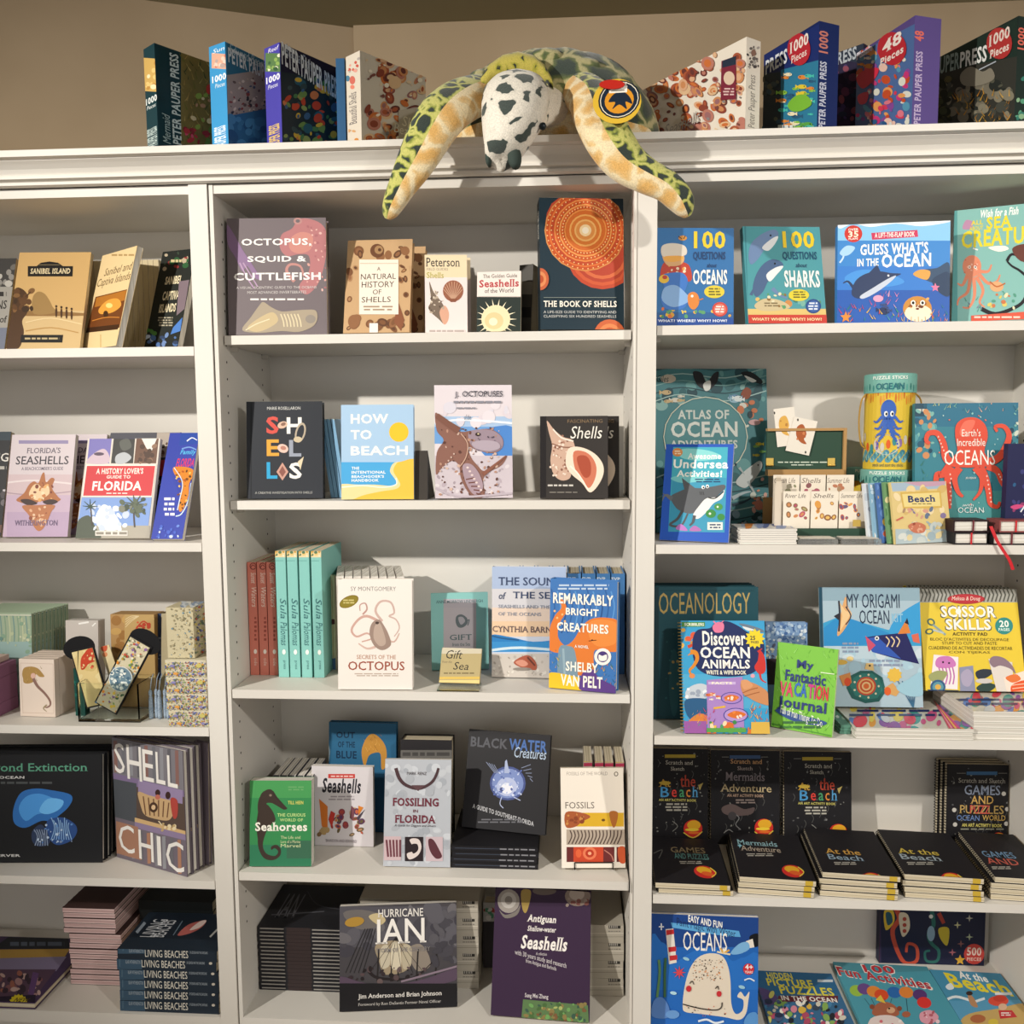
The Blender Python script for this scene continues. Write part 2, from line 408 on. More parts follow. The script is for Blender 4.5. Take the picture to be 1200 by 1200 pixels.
# ------------------------------------------------------------------ plush sea turtle draped over the moulding
def loft(mb, secs, mf, n=20, caps=True):      # secs: (centre, side vector, up vector); mf(angle, i) -> material
    vs = []
    for c, a, b_ in secs:
        for k in range(n):
            t = 2*math.pi*k/n; vs.append(V(c)+V(a)*math.cos(t)+V(b_)*math.sin(t))
    n0 = len(mb.v); mb.v += [tuple(v) for v in vs]
    for i in range(len(secs)-1):
        for k in range(n):
            mb.f.append((n0+i*n+k, n0+i*n+(k+1) % n, n0+(i+1)*n+(k+1) % n, n0+(i+1)*n+k)); mb.m.append(mb.mi(mf(2*math.pi*(k+.5)/n, i)))
    if caps:
        mb.f += [tuple(n0+k for k in range(n))[::-1], tuple(n0+(len(secs)-1)*n+k for k in range(n))]; mb.m += [mb.mi(mf(0, 0)), mb.mi(mf(0, len(secs)-2))]
def plush(name, cells, rim, edge, scale, smoothv=0, blotch=.16, soft=.06, rim2=None, scol=None):
    m = bpy.data.materials.new(name); m.use_nodes = True; nt = m.node_tree; b = nt.nodes['Principled BSDF']
    b.inputs['Roughness'].default_value = .95; b.inputs['Sheen Weight'].default_value = .3
    tc = nt.nodes.new('ShaderNodeTexCoord'); nz = nt.nodes.new('ShaderNodeTexNoise'); nz.inputs['Scale'].default_value = 28
    mx = nt.nodes.new('ShaderNodeMix'); mx.data_type = 'VECTOR'; mx.inputs['Factor'].default_value = .035
    nt.links.new(tc.outputs['Object'], nz.inputs['Vector']); nt.links.new(tc.outputs['Object'], mx.inputs[4]); nt.links.new(nz.outputs['Color'], mx.inputs[5])
    v = nt.nodes.new('ShaderNodeTexVoronoi'); v.feature = 'DISTANCE_TO_EDGE'; v.inputs['Scale'].default_value = scale
    nt.links.new(mx.outputs[1], v.inputs['Vector'])
    r = nt.nodes.new('ShaderNodeValToRGB'); e = r.color_ramp.elements
    e[0].position = blotch; e[0].color = (*lin(rim), 1); e[1].position = blotch+soft; e[1].color = (*lin(cells), 1)
    q = e.new(max(0, blotch*.45)); q.color = (*lin(edge), 1)
    nt.links.new(v.outputs['Distance'], r.inputs[0])
    # fine pile speckle
    n2 = nt.nodes.new('ShaderNodeTexNoise'); n2.inputs['Scale'].default_value = 420
    mr = nt.nodes.new('ShaderNodeMapRange'); mr.inputs[1].default_value = .3; mr.inputs[2].default_value = .7; mr.inputs[3].default_value = .8; mr.inputs[4].default_value = 1.12
    nt.links.new(tc.outputs['Object'], n2.inputs['Vector']); nt.links.new(n2.outputs['Fac'], mr.inputs[0])
    mul = nt.nodes.new('ShaderNodeMix'); mul.data_type = 'RGBA'; mul.blend_type = 'MULTIPLY'; mul.inputs['Factor'].default_value = 1
    nt.links.new(r.outputs[0], mul.inputs[6]); nt.links.new(mr.outputs[0], mul.inputs[7]); nt.links.new(mul.outputs[2], b.inputs['Base Color'])
    bp = nt.nodes.new('ShaderNodeBump'); bp.inputs['Strength'].default_value = .5; bp.inputs['Distance'].default_value = .002
    nt.links.new(n2.outputs['Fac'], bp.inputs['Height']); nt.links.new(bp.outputs[0], b.inputs['Normal'])
    return m
P_SHELL = plush('plush_shell', '2f3d34', '5f6a3a', 'aea676', 15, blotch=.085, soft=.12)
P_FLIP = plush('plush_flipper', '27332c', '7f8a34', 'bdbb66', 34, blotch=.12, soft=.05)
P_RIM = plush('plush_rim', '22291f', '98942f', 'b5a84a', 40, blotch=.26, soft=.06)
P_HEAD = plush('plush_head', '39443f', 'd8d2c4', 'e4ddcf', 25, blotch=.17, soft=.02)
P_NECK = plush('plush_neck', '3c4642', 'e9dfcc', 'f0e7d6', 30, blotch=.36, soft=.03)
P_CREAM = plush('plush_underside', 'd6a860', 'dcbc84', 'e6d4ac', 22, blotch=.12, soft=.14)
TUR = thing('plush_sea_turtle', (.72, .10, ZTOP), 'stuffed toy sea turtle with spotted green flippers lying across the top of the bookcase', 'stuffed toy')
mb = MB()                                     # carapace
cx, cy = colX(645, .10, ZTOP+.1), .095; NU, NV = 40, 14; vs = []; fs = []
for j in range(NV+1):
    ph = math.pi*.5*j/NV
    for i in range(NU):
        th = 2*math.pi*i/NU; rx, ry = .225, .125
        rr = math.cos(ph)**.75
        z = .062+.148*math.sin(ph)**1.0
        wob = 1+.018*math.cos(th*11)*math.cos(ph)
        vs.append((cx+rx*rr*math.cos(th)*wob, cy+ry*rr*math.sin(th)*wob, ZTOP+z-.03*abs(math.cos(th))*math.cos(ph)**2+.004*math.sin(9*th)*math.sin(2*ph)))
for j in range(NV):
    for i in range(NU): fs.append((j*NU+i, j*NU+(i+1) % NU, (j+1)*NU+(i+1) % NU, (j+1)*NU+i))
mb.mesh(vs, fs, P_SHELL)
low = [(cx+.215*math.cos(2*math.pi*i/NU), cy+.115*math.sin(2*math.pi*i/NU), ZTOP+.012) for i in range(NU)]
n0 = len(mb.v); mb.v += low; k1 = mb.mi(P_CREAM)
for i in range(NU): mb.f.append((n0+i, n0+(i+1) % NU, n0-len(vs)+(i+1) % NU, n0-len(vs)+i)); mb.m.append(k1)
mb.f.append(tuple(n0+i for i in range(NU))[::-1]); mb.m.append(k1)
mb.build('shell', TUR, True)
for (px, py, rx, rz) in ((600, 66, .030, .016), (640, 60, .034, .018), (685, 70, .036, .020), (720, 88, .026, .020), (560, 80, .024, .018), (530, 96, .02, .016)):
    th = None; p = onY(px, py+8, .02); u_ = (p.x-cx)/.225; d = V((u_*.5, -.8, .5)).normalized()
    c = V((p.x, cy-.125*math.sqrt(max(.05, 1-u_*u_))*.72, p.z))
    sx = d.cross(V((0, 0, 1))).normalized(); sy = sx.cross(d)
    mb = MB(); loft(mb, [(c-d*.02, sx*rx, sy*rz), (c-d*.002, sx*rx*.97, sy*rz*.97), (c+d*.006, sx*rx*.75, sy*rz*.75), (c+d*.009, sx*rx*.3, sy*rz*.3)], lambda a, i: P_SHELL, 16)
    mb.build('shell_plate', TUR, True)
mb = MB()                                     # yellow collar over the neck
pts = [(566, 98), (576, 87), (592, 79), (610, 76), (628, 79), (640, 87), (648, 99)]
secs = []
for i, (px, py) in enumerate(pts):
    c = onY(px, py+3, -.015); secs.append((c, V((0, .035, .006)), V((-.004, -.006, .024))*(.6+.5*math.sin(math.pi*i/6))))
loft(mb, secs, lambda a, i: P_RIM, 14); mb.build('collar', TUR, True)
def W_(px, py, Y): return onY(px, py, Y)
mb = MB()                                     # neck
secs = []
for (px, py, Y, r, rz) in ((655, 120, .06, .075, .055), (640, 122, .01, .070, .052), (622, 124, -.04, .062, .050), (610, 128, -.085, .055, .050)):
    secs.append((W_(px, py, Y), V((r, 0, 0)), V((0, .012, rz))))
loft(mb, secs, lambda a, i: P_NECK, 20); mb.build('neck', TUR, True)
mb = MB()                                     # head, hanging forward over the edge
HS = [(606, 92, -.075, .026, .020), (606, 97, -.085, .050, .036), (605, 106, -.10, .061, .047), (604, 120, -.115, .0635, .052), (602, 136, -.13, .060, .053), (599, 152, -.142, .053, .050), (595, 166, -.15, .044, .044), (591, 178, -.153, .036, .037), (588, 187, -.152, .027, .028), (587, 192, -.150, .014, .015), (587, 194, -.149, .004, .004)]
secs = [(W_(px, py, Y), V((rx, 0, 0)), V((0, -ry, .010))) for px, py, Y, rx, ry in HS]
loft(mb, secs, lambda a, i: P_HEAD, 24); hd = mb.build('head', TUR, True)
g = mat('20262a', .25)
for (px, py, Y) in ((571, 150, -.155), (636, 148, -.150)):
    mb = MB(); c = W_(px, py, Y); mb.lathe((c.x, c.y, c.z-.007), [(.001, 0), (.005, .002), (.0072, .007), (.005, .012), (.001, .014)], g, 14)
    mb.build('eye', hd, True)
for (px, py, Y, rx, ry, rz, a) in ((603, 184, -.168, .014, .012, .020, .5), (573, 182, -.152, .007, .012, .02, -.1)):
    mb = MB(); c = W_(px, py, Y); sx = V((math.cos(a), .2, math.sin(a)*.8))*rx; sz = V((-math.sin(a)*.4, .25, 1))*rz
    loft(mb, [(c+V((0, .02, 0)), sx*.9, sz*.9), (c, sx, sz), (c-V((0, .006, 0)), sx*.7, sz*.7), (c-V((0, .009, 0)), sx*.25, sz*.25)], lambda q, i: mat('39443f', .9), 14)
    mb.build('beak_patch', hd, True)
def flipper(name, pts, sign):
    mb = MB(); q = smooth(pts, False, 4); secs = []
    for i, p in enumerate(q):
        px, py, Y, w, th = p; c = W_(px, py, Y); a = W_(*q[max(0, i-1)][:3]); b_ = W_(*q[min(len(q)-1, i+1)][:3])
        t = (b_-a).normalized(); nrm = V((0, -1, .25)); side = t.cross(nrm).normalized()*sign; up = side.cross(t).normalized()
        if up.y > 0: up = -up
        fac = (CAM-c).length/F
        secs.append((c, side*w*fac/2, up*th*fac/2))
    loft(mb, secs, lambda a, i: P_FLIP if (math.cos(a) > -.25 and math.sin(a) > -.85) else P_CREAM, 22)
    o = mb.build(name, TUR, True)
    sd = o.modifiers.new('s', 'SUBSURF'); sd.levels = 1; sd.render_levels = 1
    return o
flipper('front_flipper', [(572, 108, .02, 44, 34), (545, 116, -.05, 52, 36), (520, 134, -.10, 54, 34), (503, 160, -.115, 50, 30), (487, 190, -.115, 44, 26), (472, 217, -.11, 33, 22), (461, 239, -.105, 25, 18), (456, 251, -.10, 17, 13), (454, 257, -.098, 6, 5)], 1)
flipper('front_flipper', [(676, 104, .02, 44, 34), (692, 116, -.05, 50, 36), (702, 140, -.10, 52, 36), (715, 166, -.115, 52, 32), (733, 190, -.118, 48, 28), (757, 206, -.118, 40, 26), (781, 218, -.115, 36, 22), (796, 233, -.11, 32, 18), (803, 246, -.105, 22, 14), (806, 254, -.10, 8, 6)], -1)
tg = W_(723, 119, -.155); ex = V((1, .1, 0)).normalized(); ey = V((0.05, .12, 1)).normalized(); en = ex.cross(ey)
FT = Face(tg-ex*.05-ey*.05, ex, ey, .1, .1); mb = MB()
def disc(mb, c, r, ry, c1, o0, o1, n=28):
    vs = [c+ex*r*math.cos(2*math.pi*k/n)+ey*ry*math.sin(2*math.pi*k/n)+en*o for o in (o0, o1) for k in range(n)]
    mb.mesh(vs, [(k, (k+1) % n, n+(k+1) % n, n+k) for k in range(n)]+[tuple(range(n))[::-1], tuple(range(n, 2*n))], mat(c1, .35))
disc(mb, tg, .044, .041, 'd9b23a', 0, .0012)
disc(mb, W_(717, 99.5, -.157), .023, .0085, 'b92a20', .0004, .002)
draw(mb, FT, [E(723.5, 119, 24.5, 22.5, '1d2430'), E(723.5, 119, 22.5, 21, 'ece4cf'), E(723.5, 119, 21.6, 20, '1d2a3a'), E(723.5, 120, 17, 15.5, 'd8932a'), B([(711, 121), (717, 112), (727, 110), (735, 116), (739, 125), (731, 122), (733, 131), (724, 125), (716, 130), (719, 122)], '1d2a3a'), B([(722, 109), (727, 106), (730, 112), (724, 114)], '1d2a3a'), R(711, 103, 732, 111, 'efe9dc'), R(713, 105, 725, 106, '555555'), R(713, 108, 729, 109, '555555')], .35, [95], clip=False)
draw(mb, FT, [T('Melissa & Doug', 703, 97, 731, 102, 'f4e6d8')], .35, [155], clip=False)
mb.tube([W_(706, 100, -.10), W_(711, 102, -.15), W_(715, 106, -.156)], .0008, mat('2a2a2a', .5), 6)
mb.build('hang_tag', TUR)
# ================================================================== middle bookcase
def stack_x(name, labelf, cat, group, sh, xs, zt, Y, d, w, cols, art=None, n=None, ytop=None, **k):
    """books shelved spine out: xs = view columns of the left edge of each spine at its foot"""
# ---- first shelf
book('hardcover_book', 'tall grey hardcover with pink octopus and cuttlefish and wide-set white capitals', 'm1', (268, 391, 383.5, 391, 382, 255, 265.5, 256), .045, .028, '756b6e', [
    B([(330, 275), (342, 268), (349, 258), (360, 256), (376, 262), (383, 275), (382, 300), (374, 330), (360, 345), (350, 336), (362, 318), (362, 300), (350, 298), (336, 300), (328, 290)], 'b5787a'),
    B([(340, 280), (352, 272), (366, 276), (364, 292), (350, 297), (340, 292)], 'c98a80'), E(349, 259, 5, 4, 'b98a86'), E(349, 259, 2.6, 2, '6f6468'),
    L([(345, 330), (336, 318), (340, 310), (352, 312), (356, 324)], 4, 'c08a84', 2), S(360, 262, 382, 340, 34, ['e0b6ae', 'd7a29a', 'a96b70'], 1, 2.2, 4),
    B([(266, 264), (274, 274), (284, 292), (297, 312), (305, 326), (299, 326), (290, 312), (284, 318), (276, 302), (267, 286)], '8e7296'), L([(285, 308), (296, 326), (302, 336)], 1.5, 'b79ab8'), L([(281, 308), (290, 326), (298, 338)], 1.5, 'b79ab8'),
    T('OCTOPUS,', 283, 279.5, 365, 289, 'f4f0ec'), T('SQUID &', 290, 300, 359, 308, 'f4f0ec'), T('CUTTLEFISH', 274, 319.5, 376, 328.5, 'f4f0ec'),
    T('A VISUAL, SCIENTIFIC GUIDE TO THE OCEANS', 277, 335.5, 371, 338.8, 'd9d2d0', ''), T("MOST ADVANCED INVERTEBRATES", 290, 341, 359, 344.2, 'd9d2d0', ''), D(286, 349, 364, 353, 1, 'efe9e4', 5, 8),
    B([(284, 387), (294, 372), (304, 358), (309, 354), (318, 360), (330, 365), (345, 364), (358, 363), (370, 364), (372, 374), (366, 383), (350, 389), (330, 388), (305, 390)], 'a99b86'),
    B([(290, 384), (305, 372), (320, 366), (326, 376), (314, 385), (300, 389)], 'c6b28a'), *[L([(329+i*4, 368), (332+i*4, 376), (333+i*4, 383)], 1.5, 'd9cba8') for i in range(6)], L([(288, 387), (300, 380), (316, 374)], 1.2, 'e2d6b4'), E(364, 374, 6, 5, '938a80')], spinecol='3a3436', lean=3)
b = book('hardcover_book', 'tan hardcover bordered with brown shells around a cream title panel', 'm1', (402, 392, 479.5, 392, 483.5, 281, 409.5, 281), .06, .022, 'c3a077', [
    S(411, 286, 480, 302, 9, ['7a5236', '8d6242', '5f402e'], 2.5, 6, 2, 'sh'), S(407, 306, 418, 388, 9, ['7a5236', '8d6242', '5f402e', 'a9805a'], 3, 5, 3, 'sh'), S(469, 304, 479, 386, 9, ['7a5236', '8d6242', '5f402e', 'a9805a'], 3, 5, 4, 'sh'), S(410, 374, 474, 387, 8, ['7a5236', '8d6242', '5f402e'], 4, 8, 6, 'sh'),
    E(442, 294, 8, 8, '6b4630'), E(444, 293, 5, 5, 'a37f58'), E(445, 293, 2, 2, '5a3a28'), E(415, 377, 7, 8, '8d6242'), P([(466, 352), (474, 375), (470, 388), (462, 378)], '86543a'),
    R(421, 304.5, 467, 368.6, 'efe2d2'), L([(422, 309), (466, 309)], .8, 'c9b39a'), T('A', 442, 313, 446, 317.5, '5a4030', ''), T('NATURAL', 423, 321, 464, 327.5, '3c2c24', ''), T('HISTORY', 424, 330, 462, 337, '3c2c24', ''), T('OF', 437, 339.5, 447, 345.2, '3c2c24', ''), T('SHELLS', 424, 348, 458, 354.5, '3c2c24', ''), D(423, 358, 464, 365, 2, 'a28c76', 3, 3), R(433, 379, 443, 391, 'e9e4dc')], hard=True)
for i, dx in enumerate((.013,)): dup(b.root, (.016, .075, 0), 'tan shell hardcover standing behind its front copy, only its edge showing')
b = book('field_guide', 'narrow white shell field guide with cream top and one long spiral shell', 'm1', (498.5, 392.5, 548, 392.5, 547.5, 298.5, 496.3, 298.7), .05, .016, 'e9dcd8', [
    R(496, 298, 548, 325, 'e8d5b2'), T('Peterson', 499, 302, 539, 312.5, '4a4440', 's'), T('FIELD GUIDES', 500, 314, 525, 317, '8a7f70', ''), T('Shells', 500, 319, 520, 326, 'a8a24e', 's'),
    B([(503, 330), (508, 342), (516, 352), (523, 364), (525, 373), (521, 380), (514, 374), (505, 366), (502, 360), (505, 352)], '7a6a5c'), B([(515, 366), (521, 358), (526, 366), (525, 376), (520, 380)], 'd8a58c'), S(503, 338, 520, 368, 24, ['b9a894', '5a4b40', 'e0d2c0'], .8, 2, 8),
    E(531, 341, 12, 12.5, '97604a'), *[L([(531, 352), (531+11*math.cos(a), 341+11*math.sin(a))], .9, 'c39a80') for a in [math.pi*(1.05+.1*i) for i in range(10)]], P([(526, 350), (536, 350), (534, 354), (528, 354)], '8a5540'), D(502, 386, 546, 390, 1, 'b9aca6', 3, 6)], hard=False, pages=PGW)
dup(b.root, (.004, .030, 0), 'white shell field guide directly behind the front copy of the narrow guide')
b = book('field_guide', 'small guide with red title above a cream sun-shaped spiky shell on green', 'm1', (558.5, 392, 610, 391.5, 611, 317.8, 560, 318.6), .045, .015, '2b3430', [
    R(556, 316, 614, 348, 'e6dcd4'), T('The Golden Guide', 566, 321, 606, 325.5, '5a5048', 's'), T('Seashells', 561.5, 327.5, 608, 336.5, 'b2474a', 'bs'), T('of the World', 568, 338, 602, 343, '4a4440', 's'), L([(560, 347.5), (612, 347.5)], .7, 'b9aea4'),
    *[P([(581+13*math.cos(t-.09), 374+13*math.sin(t-.09)), (581+25*math.cos(t), 374+24*math.sin(t)), (581+13*math.cos(t+.09), 374+13*math.sin(t+.09))], 'efe4c4') for t in [2*math.pi*i/18 for i in range(18)]], E(581, 374, 17, 16.5, 'e9d9b0'), E(579, 376, 11, 10, 'dcc795'), E(578, 377, 5, 4.6, 'efe3c2')], hard=False)
dup(b.root, (-.003, .030, 0), 'small spiky shell guide standing behind its identical front copy')
b = book('paperback_book', 'dark small book leaning in shadow beside the big orange disc book', 'm1', (606, 391, 622, 391, 623, 309, 611, 311), .12, .05, '4a4640', [R(606, 330, 624, 345, '8a8478'), R(606, 360, 622, 372, '2a2826')], hard=False)
book('hardcover_book', 'large dark teal hardcover with concentric orange shell discs and slab lettering', 'm1', (633.5, 389, 731.5, 389, 731, 232, 632, 232.5), .012, .045, '20333e', {'front': [
    E(706, 298, 42, 41, 'b9492f'), *[E(706, 298, r, r*.97, c) for r, c in ((38, 'c95a38'), (34, 'b04430'), (30, 'cf6a42'), (26, 'b04430'))], E(678, 262, 39, 40, 'b2472e'),
    *[E(686, 270, r, r, c) for r, c in ((48, 'd08a4c'), (46.5, 'bf5228'), (43, 'd9763a'), (41.5, 'b84a2a'), (37, 'dd8a48'), (35.5, 'c45a2c'), (31, 'e09a54'), (29.5, 'c8602e'), (25, 'dc8c46'), (23.5, 'c8682e'), (19, 'e2a45a'), (17, 'cc7434'), (13, 'e2ac66'), (11, 'd28a48'), (7, 'e8cc9c'), (4, 'f0e4cc'))],
    *[E(686+r*math.cos(t), 270+r*math.sin(t), .8, .8, 'f0c488') for r in (45, 40, 33, 27) for t in [2*math.pi*i/46 for i in range(46)]],
    E(633, 327.5, 10, 13, 'c2603c'), E(633, 327.5, 7, 9, 'd98a58'), E(633, 327.5, 4, 5, 'b8502e'), E(714, 392, 18, 17.5, 'c8643c'), E(714, 392, 13, 12.5, 'd98450'), E(714, 392, 8, 8, 'c05a34'),
    T('THE BOOK OF SHELLS', 637, 352.8, 722.5, 360.2, 'f2ece0', 'bs'), T('A LIFE-SIZE GUIDE TO IDENTIFYING AND', 637, 364.5, 722, 367.5, 'cfd0cc', ''), T('CLASSIFYING SIX HUNDRED SEASHELLS', 637, 369.5, 722, 372.5, 'cfd0cc', ''), L([(637, 349), (722, 349)], .6, '8a948f')],
    'left%': [T('THE BOOK', 30, 8, 62, 30, 'd8d4c8', 'bd')]}, spinecol='17242c', dY=.06, sy=.012)
# ---- second shelf
book('hardcover_book', 'charcoal hardcover spelling its title in big multicoloured letters', 'm2', (289.5, 583.5, 378.5, 583, 377, 470.5, 288.8, 470.5), .06, .024, '31343a', [
    R(293.5, 470, 295, 584, '22252a'), T('MARIE ROSELLARON', 313, 476.6, 352, 480.2, 'd8d8d4', ''), T('S', 312, 488, 326.5, 508.5, 'd5564c'), T('H', 336, 489, 353.5, 508.3, 'f2eee6'), T('E', 312.5, 515, 327, 534.4, 'e3a440'), T('L', 338.8, 515.6, 353, 535, '9aa0ae'), T('L', 312.5, 541.6, 325, 561, '35a4d4'), T('S', 339, 542, 353.6, 561.2, 'f2eee6'),
    E(331, 498, 6, 4, 'd9b7a0', -20), E(332, 497, 3, 2, '8d6a5a', -20), E(331.5, 525.5, 6.5, 5, 'e6c2b4', 20), E(332, 525, 3.4, 2.4, 'b98272', 10), P([(331, 542), (338, 553), (331, 563), (324, 553)], 'c99a8a'), P([(331, 546), (335, 553), (331, 559), (327, 553)], '8d5a50'), E(352, 507, 6, 12, 'b7a994', 15), E(352, 507, 4, 9.5, '31343a', 15), E(349, 515, 5, 3.4, 'cbbb9c'), P([(356, 535), (352, 551), (349, 541)], 'e0cfae'), T('A CREATIVE INVESTIGATION INTO SHELLS', 299, 576, 366, 578.6, 'b9b9b4', '')])
# pale blue copies leaning spine out
def spines(name, cat, group, labelf, sh, cols, w, h, d, Y, col, art, n_last=None, tilt=0, **k):
    """one book shelved spine out at each view column in cols (left foot of the spine)"""
    z = ZS[sh]+.0006; roots = []; b = None
    for i, c in enumerate(cols):
        O = V((colX(c, Y, z), Y, z))
        if b is None:
            ex = V((1, 0, 0)); ey = V((0, 0, 1))
            if tilt: ex = V((math.cos(tilt), 0, math.sin(tilt))); ey = V((-math.sin(tilt), 0, math.cos(tilt)))
            b = boxbook(name, labelf(i), cat, O, ex, ey, w, h, d, col, art, bind='x', spine='z0', group=group, **k); O0 = O; roots.append(b.root)
        else: roots.append(dup(b.root, O-O0, labelf(i)))
    return roots
spines('hardcover_book', 'book', 'blue beach books leaning spine out', lambda i: ORD[i]+' leaning pale blue spine right of the charcoal shell book', 'm2', [388, 392.5, 397.2, 402], .0075, .176, .12, .105, '86b4d4', {'front': [R(376, 470, 400, 490, 'c9d2c4'), L([(383, 500), (394, 560)], 1.5, 'f0f4f4')]}, tilt=math.radians(7.5), hard=True)
book('hardcover_book', 'sky blue beach hardcover with yellow sun and golden dune', 'm2', (400.2, 586.5, 485, 586, 484, 474, 399.7, 474.5), .035, .020, 'a7c6e2', [
    R(399, 541.6, 486, 590, '4ca6dc'), B([(480, 541.6), (470, 541), (461, 543), (457, 552), (462, 560), (465, 566), (459, 569.5), (440, 568), (420, 568), (396, 569), (396, 592), (490, 592), (490, 541.6)], 'ecd79c'), B([(490, 541.5), (470, 541), (464, 544), (461, 552), (466, 561), (469, 568), (464, 573), (446, 576), (424, 581), (412, 588), (420, 594), (492, 594)], 'ecc04a'), L([(400, 571), (425, 569), (448, 571), (464, 568), (464, 560)], 1.5, 'f6f0dc'),
    E(467.4, 506.3, 11.5, 11.5, 'efc030'), T('HOW', 411, 485, 455, 496.5, 'f6f2ea'), T('TO', 411, 503.8, 435.5, 515, 'f6f2ea'), T('BEACH', 411, 522.5, 478, 533.5, 'f6f2ea'),
    T('THE', 412, 547, 421, 550.3, 'f0f2ee'), T('INTENTIONAL', 412, 551.7, 452, 555.2, 'f0f2ee'), T("BEACHGOER'S", 412, 556.7, 450, 560, 'f0f2ee'), T('HANDBOOK', 412, 561.2, 444, 564.6, 'f0f2ee')], pages=PGW)
z = ZS['m2']+.0006; mb = MB(); A = onZ(486, 586, z); A.y = .06; x0 = colX(487, .06, z); 
vs = [(x0, y, z+h) for y, h in ((.05, 0), (.15, 0), (.062, .105))]; vs += [(x+.028, y, zz) for x, y, zz in vs]
mb.mesh(vs, [(0, 2, 1), (3, 4, 5), (0, 1, 4, 3), (1, 2, 5, 4), (2, 0, 3, 5)], mat('3b3631', .5)); single(mb, 'book_stand', 'dark wedge book stand behind the sky blue beach book', 'book stand')
b = book('hardcover_book', 'white and blue hardcover with a mottled brown octopus and bright blue spine', 'm2', (510, 587, 601, 587.5, 600.5, 450, 509.3, 452.5), .03, .026, 'dcd3d8', {'front': [
    R(508, 488, 602, 512, 'a8c2e0'), R(508, 500, 602, 520, '6f9fd6'), B([(560, 508), (602, 500), (602, 540), (570, 536)], '4f86cc'), R(508, 534, 602, 590, 'cabfc6'), S(512, 545, 598, 583, 50, ['b7a9b2', 'd9d0d4', 'a4979f'], 1, 3.5, 3), S(512, 470, 598, 500, 14, ['e0d8de', 'd6d2dc', 'd8ced6'], 3, 8, 5), L([(510, 497), (540, 492), (602, 496)], 2.5, 'e6ecf4'),
    B([(510, 484), (518, 490), (528, 500), (541, 506), (556, 504), (575, 503), (588, 512), (589, 524), (578, 531), (560, 528), (549, 524), (552, 536), (560, 546), (568, 552), (580, 543), (594, 534), (588, 545), (574, 553), (566, 562), (568, 580), (558, 585), (548, 576), (540, 560), (538, 546), (530, 540), (518, 548), (511, 556), (512, 530), (520, 516), (512, 505)], '8a6256'),
    B([(551, 505), (575, 504), (588, 513), (588, 525), (576, 530), (558, 527), (550, 517)], '9a8894'), S(514, 500, 586, 580, 90, ['5f3f38', 'b58c78', '6f4a40', 'd0b2a2'], .8, 2.2, 8), S(556, 512, 584, 528, 22, ['6d6070', '4f4552'], .7, 1.5, 9), B([(542, 546), (552, 544), (562, 556), (566, 572), (556, 580), (546, 566)], 'a8929c'), *[L([(546+i*3, 562+i*4), (556+i*2, 560+i*5)], 1.4, '6a4038') for i in range(5)], L([(566, 556), (580, 545), (593, 534)], 5, '8a5a4a', 1), L([(512, 487), (524, 496), (538, 505)], 6, '7d5548', 8), B([(553, 519), (566, 516), (582, 518), (586, 525), (574, 529), (558, 526)], 'b0a2ae'), E(560, 509, 3, 2.2, '3a2c2c'), E(560.5, 508.6, 1.2, .9, 'd8c8a0'), L([(540, 508), (548, 520), (546, 536), (538, 548)], 1.2, 'c9a490'), *[E(548+i*2.6, 548+i*4.4, 1.6, 1.2, 'e0ccc8') for i in range(7)], *[E(516+i*3.2, 552-i*4, 1.1, 1.1, 'c9ada0') for i in range(6)], L([(511, 572), (540, 582), (600, 578)], 2.4, 'b9adb6'), E(560, 586, 22, 2.4, 'a2969e'),
    T('J.', 533, 459, 538, 467, '4a4a58', 's'), T('OCTOPUSES', 542, 458.3, 589, 465, '3f3f4c', 's'), D(530, 469, 588, 474, 1, '8a8a94', 3, 9), D(533, 477, 560, 480, 1, '8a8a94', 4, 5), T('of the', 544, 486, 552, 492, '6a6a74', 'i')], 'left%': [R(0, 0, 100, 100, '2a68b4')]}, spinecol='2c6cb6', dY=.045, sy=.015)
b = book('hardcover_book', 'small black square book with a pinkish conch shell and white script', 'm2', (633, 582, 712.5, 582, 712.5, 487, 632.5, 488), .05, .018, '35312f', [
    R(632, 486, 640, 583, '211e1f'), B([(641, 493), (649, 503), (660, 512), (671, 516), (674, 530), (670, 548), (668, 560), (658, 563), (649, 556), (645, 540), (647, 522), (643, 506)], 'c9a894'), S(645, 510, 670, 558, 60, ['8a5f4e', 'e9d6c6', 'a87a66'], .7, 1.8, 5), L([(648, 503), (658, 513), (672, 517)], 1.6, 'efe0d2'), L([(647, 520), (660, 524), (672, 524)], 1.4, '8d6553'),
    B([(666, 526), (680, 524), (696, 531), (706, 543), (707, 556), (700, 570), (691, 577), (682, 566), (670, 556), (663, 544)], 'ecd8c4'), B([(672, 530), (684, 529), (694, 536), (699, 548), (697, 562), (690, 572), (683, 562), (674, 550)], 'c9755a'), B([(676, 536), (686, 534), (692, 542), (692, 556), (686, 560), (680, 552)], 'a84e38'), L([(668, 546), (678, 556), (690, 575)], 2.2, 'f6e8d8', 1),
    T('FASCINATING', 665, 491.5, 706, 495.5, '8a7358', ''), T('Shells', 668, 499.5, 707, 514, 'e9e4da', 'i'), D(641, 567, 672, 571, 1, 'c9c4bc', 3, 5), D(641, 576, 680, 578, 1, '8a857d', 4, 7)])
dup(b.root, (.026, .036, 0), 'small black conch book directly behind its identical front copy')
mb = MB(); A = V((colX(732, .15, z), .15, z)); mb.aabb(A.x-.030, A.x-.004, .13, .24, z, z+.155, mat('d4d2cc', .15)); o = single(mb, 'wrapped_box', 'pale shrink-wrapped box beside the right post behind the black conch books', 'box')
